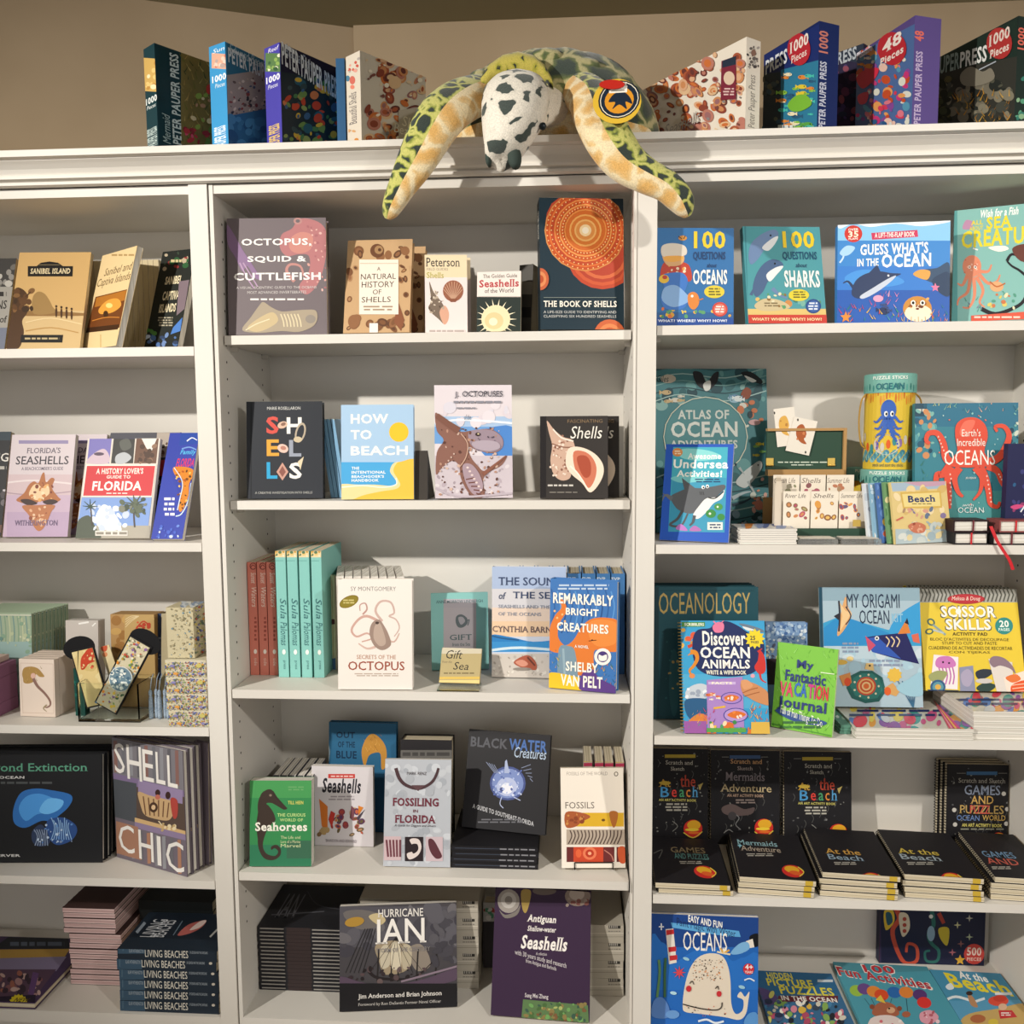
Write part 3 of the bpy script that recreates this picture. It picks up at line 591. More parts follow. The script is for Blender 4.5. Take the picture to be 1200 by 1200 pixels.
# ---- third shelf
RED = 'd07a6a'
spines('paperback_book', 'book', 'coral red paperback spines', lambda i: ORD[i]+' coral red spine from the left wall of the third shelf', 'm3', [294, 305.2, 316.2], .0198, .262, .15, .115, RED, {'front': [
    E(296.5, 663.5, 4, 4.2, '6a2f2a'), E(296.5, 663.5, 3, 3.2, RED), L([(294, 665), (296, 662), (299, 664)], .8, '6a2f2a'), T('Sunset', 294.5, 671, 300.5, 684, 'ecd8cc', 'di'), T('Waters', 295, 687, 301, 712, 'ecd8cc', 'di'), D(298, 722, 301, 752, 6, '9a4a40', 3, 1), E(299.3, 763.5, 1.9, 2.8, 'f2e6dc'), T('tide', 298, 771, 301.5, 780, 'e2c6ba', 'd')]}, hard=False)
AQ = '86c3bb'
spines('paperback_book', 'book', 'aqua paperback spines', lambda i: ORD[i]+' aqua spine with orange flowers, counted from the coral red spines', 'm3', [327, 340.4, 354.2, 368.4], .0232, .29, .17, .10, AQ, {'front': [
    R(318, 628, 336, 653, 'e4cfa2'), S(321, 632, 333, 640, 9, ['c8552c', 'd8763a', 'a84424'], 1.5, 3.4, 3), S(321, 640, 333, 652, 16, ['e0c078', 'c89a4a', '5a7a5c', 'f0e2c0'], 1, 2.4, 5), L([(322, 657), (332, 657)], .7, '6aa39c'), T('Sula', 328.5, 701, 335.5, 727, '3c6c70', 'di'), T('Palomas', 329, 729, 336.5, 757, '3c6c70', 'di'), E(332.8, 764, 2, 3, 'f0f2ec'), T('press', 331.5, 774, 334.5, 784, '4a7a7c', 'd')]}, hard=False)
b = book('gift_book', 'slim cream booklet tied with a ribbon between the aqua spines and white octopus book', 'm3', (386.5, 783, 393.5, 784, 391, 675, 384, 673), .075, .010, 'e6dcb8', [L([(389, 680), (391, 780)], .8, 'c8b88a'), L([(385, 731), (396, 731)], 2.4, '5a3438'), E(390, 728, 3, 2.5, '6a3c40'), R(384, 772, 397, 786, '5a7ca8')], lean=3, hard=False)
b = book('paperback_book', 'front white book with a grey octopus and a gold oval sticker', 'm3', (396.4, 808, 483.4, 808, 482.6, 679, 395.6, 678.6), .02, .022, 'e9e2da', [
    T('SY MONTGOMERY', 411, 687.5, 464, 692.5, '7a7470', ''), E(409, 705, 12, 6.5, '7a6a1c', -25), E(409, 705, 11, 5.6, '8a7a2a', -25), D(401, 702, 417, 708, 2, 'c9bd7a', 3, 4),
    L([(442, 727), (430, 722), (420, 726), (412, 738), (418, 746), (430, 742), (436, 748), (424, 752)], 3.4, 'c8a296', 1.5), L([(448, 728), (440, 716), (446, 705), (458, 706), (462, 718), (456, 722), (464, 726), (468, 736), (462, 746)], 3, 'c9aca2', 1.2), L([(425, 720), (430, 714), (428, 707), (422, 709), (422, 716)], 2.2, 'b99288', 1), L([(446, 758), (452, 750), (462, 752), (468, 742)], 3, 'c9a89c', 1.2), L([(440, 758), (430, 760), (420, 754)], 3.2, 'd0b2a6', 1.4),
    B([(436, 730), (444, 726), (450, 733), (456, 745), (458, 756), (448, 762), (438, 756), (433, 742)], '9a8478'), B([(439, 734), (445, 730), (450, 742), (452, 754), (445, 757), (438, 748)], 'b7a294'), E(442, 730, 2.2, 1.6, '4a3c36'),
    T('SECRETS OF THE', 418, 767.5, 464, 772.3, 'b5866e', 's'), T('OCTOPUS', 408, 775, 474, 785.5, '9a4a34', 's'), D(411, 788.5, 472, 793, 2, 'b9a698', 3, 9)], hard=True, pages=PGW)
for i, c in enumerate((397, 407, 417, 427, 437, 447, 457, 467)):
    zz = ZS['m3']+.0006
    if i == 0:
        O0 = V((colX(c, .085, zz), .085, zz)); ex = V((.97, .24, 0)); pb = boxbook('paperback_book', 'row of white copies behind the octopus book: the one nearest the aqua spines', 'book', O0, ex, V((0, 0, 1)), .0165, .235, .165, 'd9d2c8', {'front': [R(390, 660, 440, 676, 'efeae2')]}, bind='x', spine='z0', hard=False, group='white octopus book copies in a row', pages=PGW)
    else: dup(pb.root, V((colX(c, .085, zz), .085, zz))-O0, 'row of white copies behind the octopus book: the '+ORD[i]+' from the aqua spines')
book('hardcover_book', 'aqua gift hardcover with a lilac panel and small shell drawing', 'm3', (506, 784.5, 573, 783, 571.7, 693.5, 505, 696), .07, .014, '8fc9c4', [
    R(519.7, 702, 558, 786, 'bcb6bd'), R(519.7, 712, 558, 786, 'c0b9be'), T('ANNE MORROW LINDBERGH', 511, 703, 566, 706.5, '4a6a6e', 's'), B([(535, 722), (541, 720), (547, 724), (548, 730), (543, 735), (537, 735), (534, 729)], '6a7478'), B([(537, 724), (542, 723), (545, 728), (540, 732)], 'b0adb4'), L([(545, 730), (550, 726), (548, 733)], 1.2, '6a7478'), T('GIFT', 527, 743.5, 553, 750, '5a7074', 's'), T('from the Sea', 530, 753, 551, 757, '5a7074', 's')], pages=PGW)
b = book('gift_book', 'tiny gold gift book with black script on a clear stand', 'm3', (514.5, 800.5, 561.7, 800, 563, 760, 521, 759), .025, .008, 'b3a274', [
    R(512, 758, 566, 766, 'c9c0a8'), T('Gift', 522, 762, 543, 772, '2c2a26', 'i'), T('from the', 518, 774, 530, 777, '6a604c', 'i'), T('Sea', 531, 776, 551, 785, '2c2a26', 'i'), D(519, 787.5, 556, 790.5, 1, '7a6c48', 3, 7), R(512, 793, 566, 796, 'd4b45a'), R(512, 797, 566, 801, 'e2cc86')], lean=24, zoff=.003)
mb = MB(); gl = bpy.data.materials.new('clear_acrylic'); gl.use_nodes = True; q = gl.node_tree.nodes['Principled BSDF']; q.inputs['Transmission Weight'].default_value = 1; q.inputs['Roughness'].default_value = .03; q.inputs['IOR'].default_value = 1.1; q.inputs['Base Color'].default_value = (.95, .98, .97, 1)
zz = ZS['m3']; X0 = colX(513, .02, zz); X1 = colX(562, .02, zz)
mb.aabb(X0, X1, .008, .07, zz+.0002, zz+.0026, gl); mb.aabb(X0, X1, .008, .0105, zz+.0028, zz+.012, gl); single(mb, 'display_stand', 'clear acrylic stand under the tiny gold gift book', 'book stand')
b = book('hardcover_book', 'pale blue seascape hardcover with a conch on white sand', 'm3', (576.4, 791, 663, 796.5, 663, 664, 576.4, 665), .05, .026, 'c9d0de', [
    R(575, 664, 664, 692, 'aabbd8'), R(575, 690, 664, 715, 'd2d0d4'), R(575, 712, 664, 730, 'e2cdbc'), R(575, 728, 664, 746, 'e6c6a4'), B([(575, 744), (600, 747), (625, 752), (664, 750), (664, 762), (630, 758), (575, 760)], '2f7fc0'), R(575, 752, 664, 764, '3d8fcc'), L([(575, 762), (610, 759), (664, 763)], 3, 'cfe2ea'), R(575, 766, 664, 800, 'cbc3ba'), S(578, 768, 660, 792, 60, ['b9b0a6', 'dcd6cc', 'a59c92'], .8, 2.4, 3), L([(576, 745), (590, 748), (608, 750)], 1.5, '2a5a8a'),
    B([(602, 776), (610, 770), (620, 768), (628, 776), (628, 785), (616, 783), (608, 781)], 'a85a44'), B([(604, 776), (612, 773), (619, 778), (612, 781)], 'd0907a'), L([(618, 770), (627, 780)], 2, '6a3a30'), E(612, 784, 11, 2, '8d857c'),
    T('THE SOUND', 584, 676.5, 660, 686, '3c4a6a', 's'), T('of', 584, 694, 593, 702, '3c4a6a', 'si'), T('THE SEA', 601, 693.5, 655, 701.5, '3c4a6a', 's'), T('SEASHELLS AND THE FATE', 584, 709, 661, 713, '8a90a0', 's'), T('OF THE OCEANS', 584, 717.5, 634, 721.5, '8a90a0', 's'), T('CYNTHIA BARNETT', 582, 734, 668, 741.2, '6a5a5c', 's')])
spines('hardcover_book', 'book', 'blue hardcover spines behind the orange octopus novel', lambda i: ORD[i]+' of the blue spines standing behind the two sea novels, from the left', 'm3', [592, 610, 628, 646.5, 665, 682, 699, 716], .0305, .232, .12, .155, '4f86c0', {'front': [L([(585, 668), (600, 668)], 1, '6d9fd0'), T('SVP', 588, 676, 598, 680, 'd9e4ee')]}, pages=PG)
book('hardcover_book', 'blue novel with a huge orange octopus and bold white title lettering', 'm3', (643.3, 804, 721.5, 815, 724.3, 681, 644, 678.5), .03, .03, '3f74b4', [
    *[L([(646+i*7, 690+(i % 3)*3), (650+i*7, 712), (644+i*7, 742)], 1.6, ['2f5e9c', '5a92cc', '27508a'][i % 3]) for i in range(11)],
    B([(642, 742), (650, 722), (658, 712), (655, 703), (661, 704), (664, 716), (656, 730), (654, 746), (662, 756), (672, 750), (682, 734), (694, 725), (712, 724), (726, 730), (726, 760), (716, 764), (704, 762), (696, 764), (694, 790), (672, 788), (672, 762), (660, 765), (648, 764), (642, 758)], 'dc7a34'), B([(690, 730), (708, 726), (724, 732), (724, 752), (704, 758), (692, 750)], 'e48a40'),
    *[E(650+i*3, 716+((i*7) % 5)*4, 1.3, 1.3, 'f0b878') for i in range(5)], B([(655, 760), (666, 757), (674, 764), (676, 800), (655, 800)], '7a94a4'), L([(660, 760), (662, 795)], 2.5, '94acb8'), S(645, 762, 656, 790, 18, ['c9a23a', '4a7a3c', '2c5a6c', 'e0b84c'], 1.2, 3, 3, 'l'), S(690, 778, 722, 808, 46, ['c9a23a', '4a7a3c', '2c5a6c', 'd86a34', 'e0b84c'], 1.4, 3.4, 4, 'l'), B([(642, 789), (662, 790), (684, 797), (684, 812), (642, 808)], 'e6bc2c'), B([(682, 790), (694, 784), (702, 794), (726, 808), (726, 818), (682, 812)], '5c3f86'), E(694, 750, 1, .8, '1a1a1a'), L([(690, 751), (699, 750)], .7, '5a2a10'),
    D(650, 684, 720, 692, 2, 'b9cce0', 3, 8), T('REMARKABLY', 648, 696, 718.5, 708.5, 'f6f0e4'), T('BRIGHT', 663, 713, 701.6, 721.5, 'f6f0e4'), T('CREATURES', 652.6, 730.5, 713, 741, 'f6f0e4'), T('A NOVEL', 673.5, 756, 690, 759.5, 'f6f0e4'), T('SHELBY', 663, 776, 701, 787.5, 'f6f0e4'), T('VAN PELT', 657, 791.5, 706, 805, 'f6f0e4'), E(706.5, 769.5, 10, 10, 'f0ece4'), E(706.5, 769.5, 6.5, 6.5, '4a3a78'), B([(702, 767), (706, 768.5), (711, 767), (711, 773), (706, 774.5), (702, 773)], 'f0ece4')], pages=PGW)
# ---- fourth shelf
b = book('paperback_book', 'green paperback with a dark seahorse and white serif title', 'm4', (292.5, 1015.5, 364.8, 1015, 364.8, 914.8, 292.5, 914.6), .02, .028, '3a8a52', [
    R(292, 990, 366, 1017, '337a58'), R(292, 914, 366, 935, '4a9a58'), R(336, 985, 366, 1006, '3d6a52'),
    L([(304, 985), (302, 968), (304, 950), (305, 938), (309, 929), (318, 927), (324, 935), (333, 945), (336, 948)], 3.2, '3a2f2a', 2.4), B([(304, 935), (309, 928), (314, 925), (319, 926), (321, 933), (328, 940), (335, 946), (333, 949), (324, 944), (318, 941), (312, 942), (318, 950), (323, 960), (318, 965), (308, 966), (303, 955), (302, 944)], '3f342e'), E(317, 932, 1.6, 1.4, '8a7a6a'), B([(303, 950), (312, 942), (322, 956), (318, 966), (312, 975), (308, 990), (312, 1000), (322, 1003), (326, 998), (322, 994), (318, 996), (318, 992), (324, 990), (329, 995), (328, 1003), (320, 1008), (310, 1006), (304, 997), (302, 985), (304, 970)], '3f342e'),
    D(336, 921, 358, 927, 2, '6aa86a', 3, 3), T('TILL HEIN', 337.5, 938.5, 355.5, 942.5, 'd2cf6a'), T('THE CURIOUS', 325, 953, 358, 957, 'b9d88a'), T('WORLD OF', 328, 959, 355, 962.6, 'b9d88a'), T('Seahorses', 299, 963.5, 360, 974, 'f0ede0', 'bs'), T('The Life and', 329, 979.5, 352, 983, 'd2dca8', ''), T('Lore of a Marine', 329, 984.5, 352, 988, 'd2dca8', ''), T('Marvel', 329, 989, 352, 993, 'd2dca8', '')], lean=8, hard=False, pages=PGW)
book('paperback_book', 'small white paperback with black script title above rows of tiny shells', 'm4', (366, 989, 437.7, 993, 439, 898.7, 363, 897.7), .07, .014, 'd9d3d6', [
    R(384.6, 907, 416, 912, 'c9433c'), D(387, 908.5, 414, 911, 1, 'f0d8d4', 3, 5), T('Seashells', 377, 912, 424, 929.5, '2a2830', 'bi'), D(385, 932, 418, 938.5, 2, 'a39aa0', 3, 6), P([(374, 936), (384, 945), (384, 975), (377, 968)], 'd97a34'), S(386, 945, 426, 979, 26, ['8a3f4a', '5c3a5e', 'c96a4a', 'b98a6a', '6a5a3c', 'c9a884', 'a8443c'], 2, 4.6, 12, 'sh'), P([(388, 950), (393, 953), (389, 970), (385, 960)], 'c23c34'), P([(412, 944), (416, 948), (414, 962), (410, 958)], '7a4a52'), P([(420, 944), (426, 946), (420, 956)], 'd9822e'), P([(428, 948), (420, 962), (418, 958)], '4a4250'), S(374, 968, 384, 979, 6, ['b99a6a', '8a6a4a'], 2, 4, 3), T('BRANDON AND BERNARD', 382, 983.5, 418, 987, '8a8088', '')], hard=False, pages=PGW)
spines('paperback_book', 'book', 'thin dark spines in the corner of the fourth shelf', lambda i: ORD[i]+' thin dark spine from the left behind the green seahorse book', 'm4', [323, 332, 341, 351, 361], .0165, .170, .11, .13, '5a5a5e', {'front': [R(318, 890, 336, 904, '4a4a50'), L([(327, 888), (327, 915)], 1, 'c9c9c4'), R(316, 880, 336, 888, '8a8c94')]}, hard=False, pages=PGW)
book('hardcover_book', 'deep blue hardcover with a golden sea anemone, half hidden at the back', 'm4', (385, 973, 464, 975, 467, 848, 383.5, 845.8), .12, .02, '2c6488', [
    R(382, 905, 468, 980, '235678'), T('OUT', 394, 857.5, 416, 865, '16334e'), T('OF THE', 396, 869, 416, 876, '16334e'), T('BLUE', 394, 880, 418, 889, '16334e'), L([(384, 868), (386, 880), (385, 892)], .9, 'b9cfd8'), B([(424, 878), (430, 864), (438, 860), (448, 868), (453, 880), (452, 898), (447, 901), (446, 884), (440, 882), (432, 886), (428, 898), (425, 892)], 'c08a3c'), S(428, 862, 448, 882, 26, ['e0b060', '8a5a2c', 'd49a4a'], 1, 2.6, 3, 'l')], hard=True)
book('hardcover_book', 'black hardcover standing in shadow behind the silver fossil book', 'm4', (470, 960, 530, 962, 530.5, 868, 468, 866.5), .17, .05, '2c2a2c', [R(466, 879, 534, 890, '6a6864'), D(470, 880, 530, 888, 1, '4a4846', 3, 6)], hid=True)
book('paperback_book', 'silvery paperback with a dark fossil jaw and three small fossil pictures', 'm4', (449, 1014.6, 527.5, 1016.8, 529.6, 889.6, 452.7, 890), .022, .012, 'b4b8bf', [
    S(452, 892, 528, 1012, 70, ['a9adb4', 'bfc3c9', 'c6cad0', 'a4a9b1'], 2, 6, 4), L([(464, 900), (468, 912), (476, 920), (490, 924), (503, 919), (510, 911), (514, 900)], 4.2, '4a3438', 3), P([(482, 920), (498, 920), (490, 927)], '5c4246'), T('MARK RENZ', 477, 904.5, 500, 908, '4a4044', ''),
    T('FOSSILING', 460, 935, 514, 944.8, '6e2c3a', 'bs'), T('IN', 484, 948.5, 490, 952, '6e2c3a', 's'), T('FLORIDA', 462.7, 955, 510.6, 964.6, '6e2c3a', 'bs'), T('A Guide for Diggers and Divers', 462, 966, 511, 969.5, '4a4048', 'i'),
    R(450, 980, 470, 1008, 'c9b0b4'), *[L([(453+i*4, 984), (455+i*3.5, 1004)], 2.4, '6e3f48') for i in range(5)], R(474.6, 980.5, 496, 1009, '2a2024'), B([(480, 984), (490, 983), (494, 992), (490, 1002), (480, 1007), (477, 1000), (486, 996)], 'd9ccc8'), B([(482, 990), (489, 989), (490, 996), (484, 1000)], '2a2024'), R(499, 980.5, 519, 1009, 'c6b2b8'), B([(502, 984), (508, 984), (515, 996), (518, 1004), (511, 1006), (504, 997)], '5a3038')], hard=False)
# stack of flat black books with one more leaning on top
def lie(name, label, cat, O, w, d, t, col, art=None, yaw=0, spine='z0', group=None, **k):
    ex = V((math.cos(yaw), math.sin(yaw), 0))
    return boxbook(name, label, cat, O, ex, V((0, 0, 1)), w, t, d, col, art, bind='y', spine=spine, group=group, **k)
def stack(name, labelf, cat, group, sh, x0, x1, Y, d, t, n, col, art=None, yaw=0, jit=.003, seed=1, spine='z0', topart=None, z0=None, gap=.0004, **k):
    g = random.Random(seed); z = (ZS[sh] if z0 is None else z0)+.0005; X0 = colX(x0, Y, z); w = (V((colX(x1, Y+0, z), Y, z))-V((X0, Y, z))).length
    X0 = clampx(sh, V((X0, Y, z)), [-jit, w*math.cos(yaw)+jit, -d*math.sin(yaw)], labelf(0)).x
    b = lie(name, labelf(n-1), cat, (X0, Y, z), w, d, t, col, art, yaw, spine, group, **k)
    for i in range(1, n-(1 if topart else 0)): dup(b.root, (g.uniform(-jit, jit), g.uniform(0, jit*.25), i*(t+gap)), labelf(n-1-i))
    if topart: b = lie(name, labelf(0), cat, (X0, Y, z+(n-1)*(t+gap)), w, d, t, col, topart, yaw, spine, group, **k)
    return b, z+n*(t+gap)
b, zt = stack('hardcover_book', lambda i: ORD[i]+' flat black book from the top under the glowing fish book', 'book', 'flat black fish books', 'm4', 529, 630.5, .045, .19, .0125, 4, '1e1d20', {'front%': [L([(4, 45), (60, 45)], 8, '4a5464'), D(55, 25, 97, 70, 1, '8a8a90', 3, 5)]}, spinecol='222126')
book('hardcover_book', 'black book with a glowing blue fish standing on a flat stack', 'm4', (541, 972, 638.7, 975.6, 650, 862.5, 548.8, 853.8), .085, .016, '242326', [
    T('BLACK', 551.5, 864.5, 595, 876.5, '55565c', 'b'), T('WATER', 596.5, 867, 641, 880.5, '4a6ca8', 'b'), T('Creatures', 602, 876.5, 641, 889, 'b4c6dc', 'i'), E(595, 918, 21, 20, '46548a'), E(595, 918, 18.5, 17.5, '7a8cc0'), E(594, 922, 12, 11, 'b4bede'), E(594, 924, 7, 6.5, 'e6e8f2'), E(588, 925, 2.5, 2.5, '4a5486'), S(578, 902, 612, 934, 44, ['a8b6e0', '5466a6', 'd4dcf0'], .7, 1.8, 3), P([(592, 892), (594, 890), (597, 906), (591, 906)], 'a8b4d4'), *[L([(570+i*3, 893+i), (580+i*1.5, 906)], .7, '8a94b0') for i in range(4)], *[L([(611+i*2.5, 900+i*3), (622+i*.6, 896+i*5)], .7, '8a94b0') for i in range(5)], L([(588, 934), (586, 942), (590, 947)], 1, 'b4bede'), L([(602, 934), (610, 938)], 1, 'b4bede'),
    T('A GUIDE TO SOUTHEAST FLORIDA', 553, 952, 626, 957.5, 'b9b9bc', 'bk'), D(560, 959, 616, 965, 2, '6a6a70', 3, 7)], zoff=zt-ZS['m4'], lean=10)
b = book('paperback_book', 'white paperback with three strips of fossil pictures on a wire easel', 'm4', (658.5, 1016.5, 733, 1017.5, 729.7, 899.8, 656, 900), .028, .014, 'ece3d6', [
    T('FOSSILS OF THE WORLD', 664, 904.5, 712, 908.5, '9a9288', ''), E(722, 907, 2.6, 2.8, '6a6258'), E(722, 907, 1.6, 1.8, 'ece3d6'), T('FOSSILS', 662.5, 939.8, 696.5, 947.5, '6a6058', ''),
    R(663.5, 952.4, 731, 968.6, 'd8ac2e'), B([(663, 952), (680, 952), (692, 957), (682, 963), (674, 969), (663, 969)], 'a85a34'), B([(714, 952), (724, 952), (722, 966), (718, 969)], 'b06a30'), E(707, 961, 2.2, 1.6, '6a4a1c'), S(664, 954, 684, 967, 16, ['8a4428', 'c98a4a'], 1, 3, 3), R(663.8, 972, 732, 990, 'b3a494'), *[L([(666+i*4.1, 989), (670+i*4.1, 980), (668+i*4.3, 973)], 1.3, '4a3a34') for i in range(15)], R(664, 992.5, 733, 1010, '6a2c2c'), R(672, 992.5, 707, 1010, 'c8482c'), E(691, 1000, 8, 7.5, 'e27a54'), E(691, 1000, 5, 4.6, 'b83a24'), E(691, 1000, 2.2, 2, 'ecaa84'), E(678, 1000, 3.5, 5, 'e0643c'), R(720, 992.5, 722.5, 1010, 'ece3d6'), B([(724, 994), (732, 993), (733, 1010), (726, 1010)], 'cc5a34'), L([(708, 996), (716, 1002), (719, 1009)], 1.2, 'b97a6a')], hard=False, lean=12, zoff=.004)
BLK = mat('16140f', .4)
zz = ZS['m4']; te = thing('wire_easel', tuple(b.O+b.ex*b.w/2), 'black wire easel holding the fossil strip book', 'easel')
for u in (.2, .8):
    q = b.O+b.ex*b.w*u; en = -b.bk; m = MB(); q2 = q+b.bk*(b.d+.002)
    m.tube([q+en*.003+b.ey*.012, q+en*.003-b.ey*.0025, q2-b.ey*.0025, q2+b.ey*.11], .0012, BLK, 8); m.build('prong', te)
    m = MB(); top = q2+b.ey*.11; m.tube([top, V((top.x, min(.30, top.y+.05), zz+.0016))], .0012, BLK, 8); m.build('back_leg', te)
m = MB(); m.tube([b.O+b.ex*b.w*.2-b.bk*.003+b.ey*.012, b.O+b.ex*b.w*.8-b.bk*.003+b.ey*.012], .0012, BLK, 8); m.build('crossbar', te)
m = MB(); x = .9135; m.tube([(x-.004, .05, zz+.12), (x-.003, .02, zz+.06), (x-.002, .004, zz+.018), (x-.0015, -.001, zz-.002), (x-.0015, -.0005, zz-.021)], .0012, mat('14120f', .5), 7); single(m, 'black_cord', 'thin black cord hanging over the shelf edge by the right post', 'cord')
spines('paperback_book', 'book', 'small pale spines behind the fossil strip book', lambda i: ORD[i]+' small yellow and pink banded spine from the left behind the easel book', 'm4', [684, 697, 708.5, 721], .0195, .208, .10, .15, 'b8aca0', {'front': [R(680, 886, 705, 893, 'd8b23c'), D(684, 887, 697, 892, 2, '4a3a1c', 3, 3), R(680, 894, 705, 898, 'b83c5a')]}, hard=False)
# ---- bottom shelf
b, zt = stack('paperback_book', lambda i: ORD[i]+' storm book from the top of the flat dark corner stack', 'book', 'flat storm paperbacks', 'm5', 297, 400, .10, .19, .0088, 17, '26262a', {'front%': [R(3, 30, 30, 62, 'a09c96'), R(62, 30, 97, 62, 'a09c96'), R(33, 0, 60, 100, '3a3030')]}, jit=.0012, hard=False, topart={'top': [T('IAN', 330, 1047, 352, 1075, '6a6a70', 's'), L([(318, 1072), (352, 1070), (380, 1068)], 1.2, '5a5a60'), L([(360, 1044), (372, 1060), (400, 1066)], 1, '44444a')], 'front%': [R(3, 30, 30, 62, 'a09c96'), R(62, 30, 97, 62, 'a09c96'), R(33, 0, 60, 100, '3a3030')]})
UPC = lambda x, y, w=14: [R(x, y, x+w, y+4.6, '3a3834'), *[R(x+1+i*2.1, y+.6, x+1.8+i*2.1, y+3.8, 'c9c4bc') for i in range(int(w/2.1)-1)], D(x-1, y+6.5, x+w, y+9, 1, '8a857d', 3, 5)]
def pale(lab, x0, x1, Y, n, ux, uy, d):
    stack('game_box', lambda i: ORD[i]+lab, 'box', 'pale boxed sets on the bottom shelf', 'm5', x0, x1, Y, d, .0428, n, 'b9b2a4', {'front': [*UPC(ux, uy), L([(x0, uy+10), (x1, uy+10)], .8, 'd9d3c6'), L([(x0, uy+14), (x1, uy+14)], .6, '8f897c'), L([(x0, uy-3), (x1, uy-3)], .7, 'd0cabc'), D(x0+4, uy-6, ux-30, uy-3, 1, '8a857d', 3, 6)]}, jit=.001, kind='box', rough=.6)
pale(' pale boxed set from the top, in the pile behind the storm book', 424, 561, .13, 5, 543, 1137, .17)
pale(' pale boxed set from the top, in the pile beside the purple book', 636, 730.5, .12, 4, 713, 1146, .17)
book('paperback_book', 'dark storm book with a sailing ship and large white serif title', 'm5', (398, 1183.7, 536, 1181, 538.7, 1056, 398.7, 1063.7), .04, .014, '4a474b', [
    R(398, 1062, 540, 1110, '55535a'), S(400, 1064, 536, 1120, 40, ['4a484f', '5f5d64', '6d6a6e', '44424a'], 4, 12, 3), B([(402, 1070), (425, 1066), (450, 1074), (440, 1086), (418, 1088)], '6f6a68'), B([(440, 1108), (460, 1102), (476, 1106), (484, 1116), (478, 1136), (452, 1142), (444, 1126)], 'a3937a'), B([(478, 1112), (492, 1106), (502, 1118), (504, 1132), (490, 1138), (482, 1128)], '8f857a'), B([(432, 1074), (444, 1070), (452, 1078), (444, 1084)], 'c9b88e'),
    *[L([(405+i*5, 1140), (418+i*4, 1110), (428+i*3, 1088)], .9, '2c2a2c') for i in range(5)], *[L([(x, 1150), (x+2, 1112)], 1.8, '2e2a2a') for x in (442, 458, 466, 488, 510)], B([(446, 1112), (455, 1108), (457, 1130), (447, 1134)], 'c9bfa8'), B([(459, 1106), (468, 1106), (470, 1132), (459, 1134)], 'd6ccb4'), B([(472, 1108), (482, 1110), (481, 1132), (472, 1134)], 'bdb29a'), L([(432, 1138), (444, 1146), (480, 1147), (496, 1138)], 4, '2a2426', 2), L([(496, 1138), (508, 1126)], 1, '2a2426'), *[L([(464, 1098), (432+i*13, 1140)], .5, '2a2628') for i in range(6)], S(400, 1132, 500, 1150, 30, ['3a3034', '5a4a4c', '2a2426', '6a5a5a'], 1, 4, 5), B([(400, 1144), (430, 1152), (470, 1152), (500, 1146), (536, 1134), (540, 1146), (500, 1156), (440, 1160), (400, 1154)], '5a4a5c'), L([(470, 1150), (500, 1142), (536, 1132)], 2.4, '8a7a88'), S(505, 1070, 536, 1130, 20, ['45434a', '5c5a60'], 3, 7, 9), R(397, 1152, 540, 1186, '201f22'),
    E(415.5, 1080, 11.5, 5.6, 'b08a3c', -10), T('HURRICANE', 443, 1064.5, 496, 1074, 'ece8e2', 's'), T('IAN', 440, 1076, 499.5, 1105, 'f4f0ea', 's'), T('STORM OF THE CENTURY', 441, 1110, 504, 1115, '8f8a8a', 's'), T('Jim Anderson and Brian Johnson', 420, 1162.5, 518, 1169.5, 'ece8e2', 's'), T('Foreword by Ron DeSantis Former Naval Officer', 420, 1173, 517, 1177.5, 'b9b5b0', 's')], hard=False, lean=8, pages=PGW)
book('hardcover_book', 'deep purple hardcover with white italic shell title and green reef strip', 'm5', (575, 1188, 690.7, 1200, 692, 1044, 584, 1040), .02, .018, '392640', [
    E(596, 1056, 13, 14, '9a938c'), E(596, 1055, 9, 9.5, 'b9b4ae'), E(596, 1055, 4.5, 5, '857e78'), B([(585, 1066), (592, 1072), (604, 1068), (610, 1060), (606, 1072), (592, 1076)], '7a746e'), B([(611, 1044), (622, 1044), (620, 1060), (616, 1070), (612, 1064)], 'a38a4a'), E(638, 1044, 14, 5, '6a5e58'), E(677, 1050, 15, 12, '8a7a70'), E(676, 1048, 9, 7, 'b0a298'), S(664, 1052, 690, 1062, 10, ['7a4a44', '9a8a80'], 1.5, 3, 3),
    T('Antiguan', 617, 1072.5, 653, 1083.5, 'ece6e0', 'bsi'), T('Shallow-water', 618, 1085.5, 652, 1092, 'e2dcd8', 'bsi'), T('Seashells', 610, 1097, 666, 1113.5, 'f2ece6', 'bsi'), T('A collection', 628, 1116, 641, 1119.5, 'c9c2c4', 's'), T('with 30 years study and research', 603, 1120.5, 664, 1128, 'c9c2c4', 'sk'), T('from Antigua and Barbuda', 616, 1128, 652, 1134, 'c9c2c4', 'sk'), T('Sung Mei Zhang', 615, 1164.5, 642.5, 1171, 'ddd6d8', 's'),
    P([(613, 1171), (689, 1178), (690, 1202), (611, 1196)], '5c7a4e'), S(616, 1176, 688, 1198, 80, ['6fa05c', '4a6a3c', '8a7a4a', 'a8b46a', '3c5a4a', '7a5a3a'], 1.2, 3.6, 3)], lean=8)
m = MB(); x = colX(575, .2, ZS['m5']); 
book('hardcover_book', 'white and blue spined book standing in the dark gap left of the purple book', 'm5', (566, 1150, 582, 1150, 582, 1058, 568, 1058), .20, .05, 'c4c2be', [S(568, 1062, 581, 1076, 12, ['4a7a9a', 'b84a4a', '5a9a7a', 'e0dcd6'], 1.5, 3.5, 2), R(566, 1080, 584, 1150, '3a3638')], hid=True)
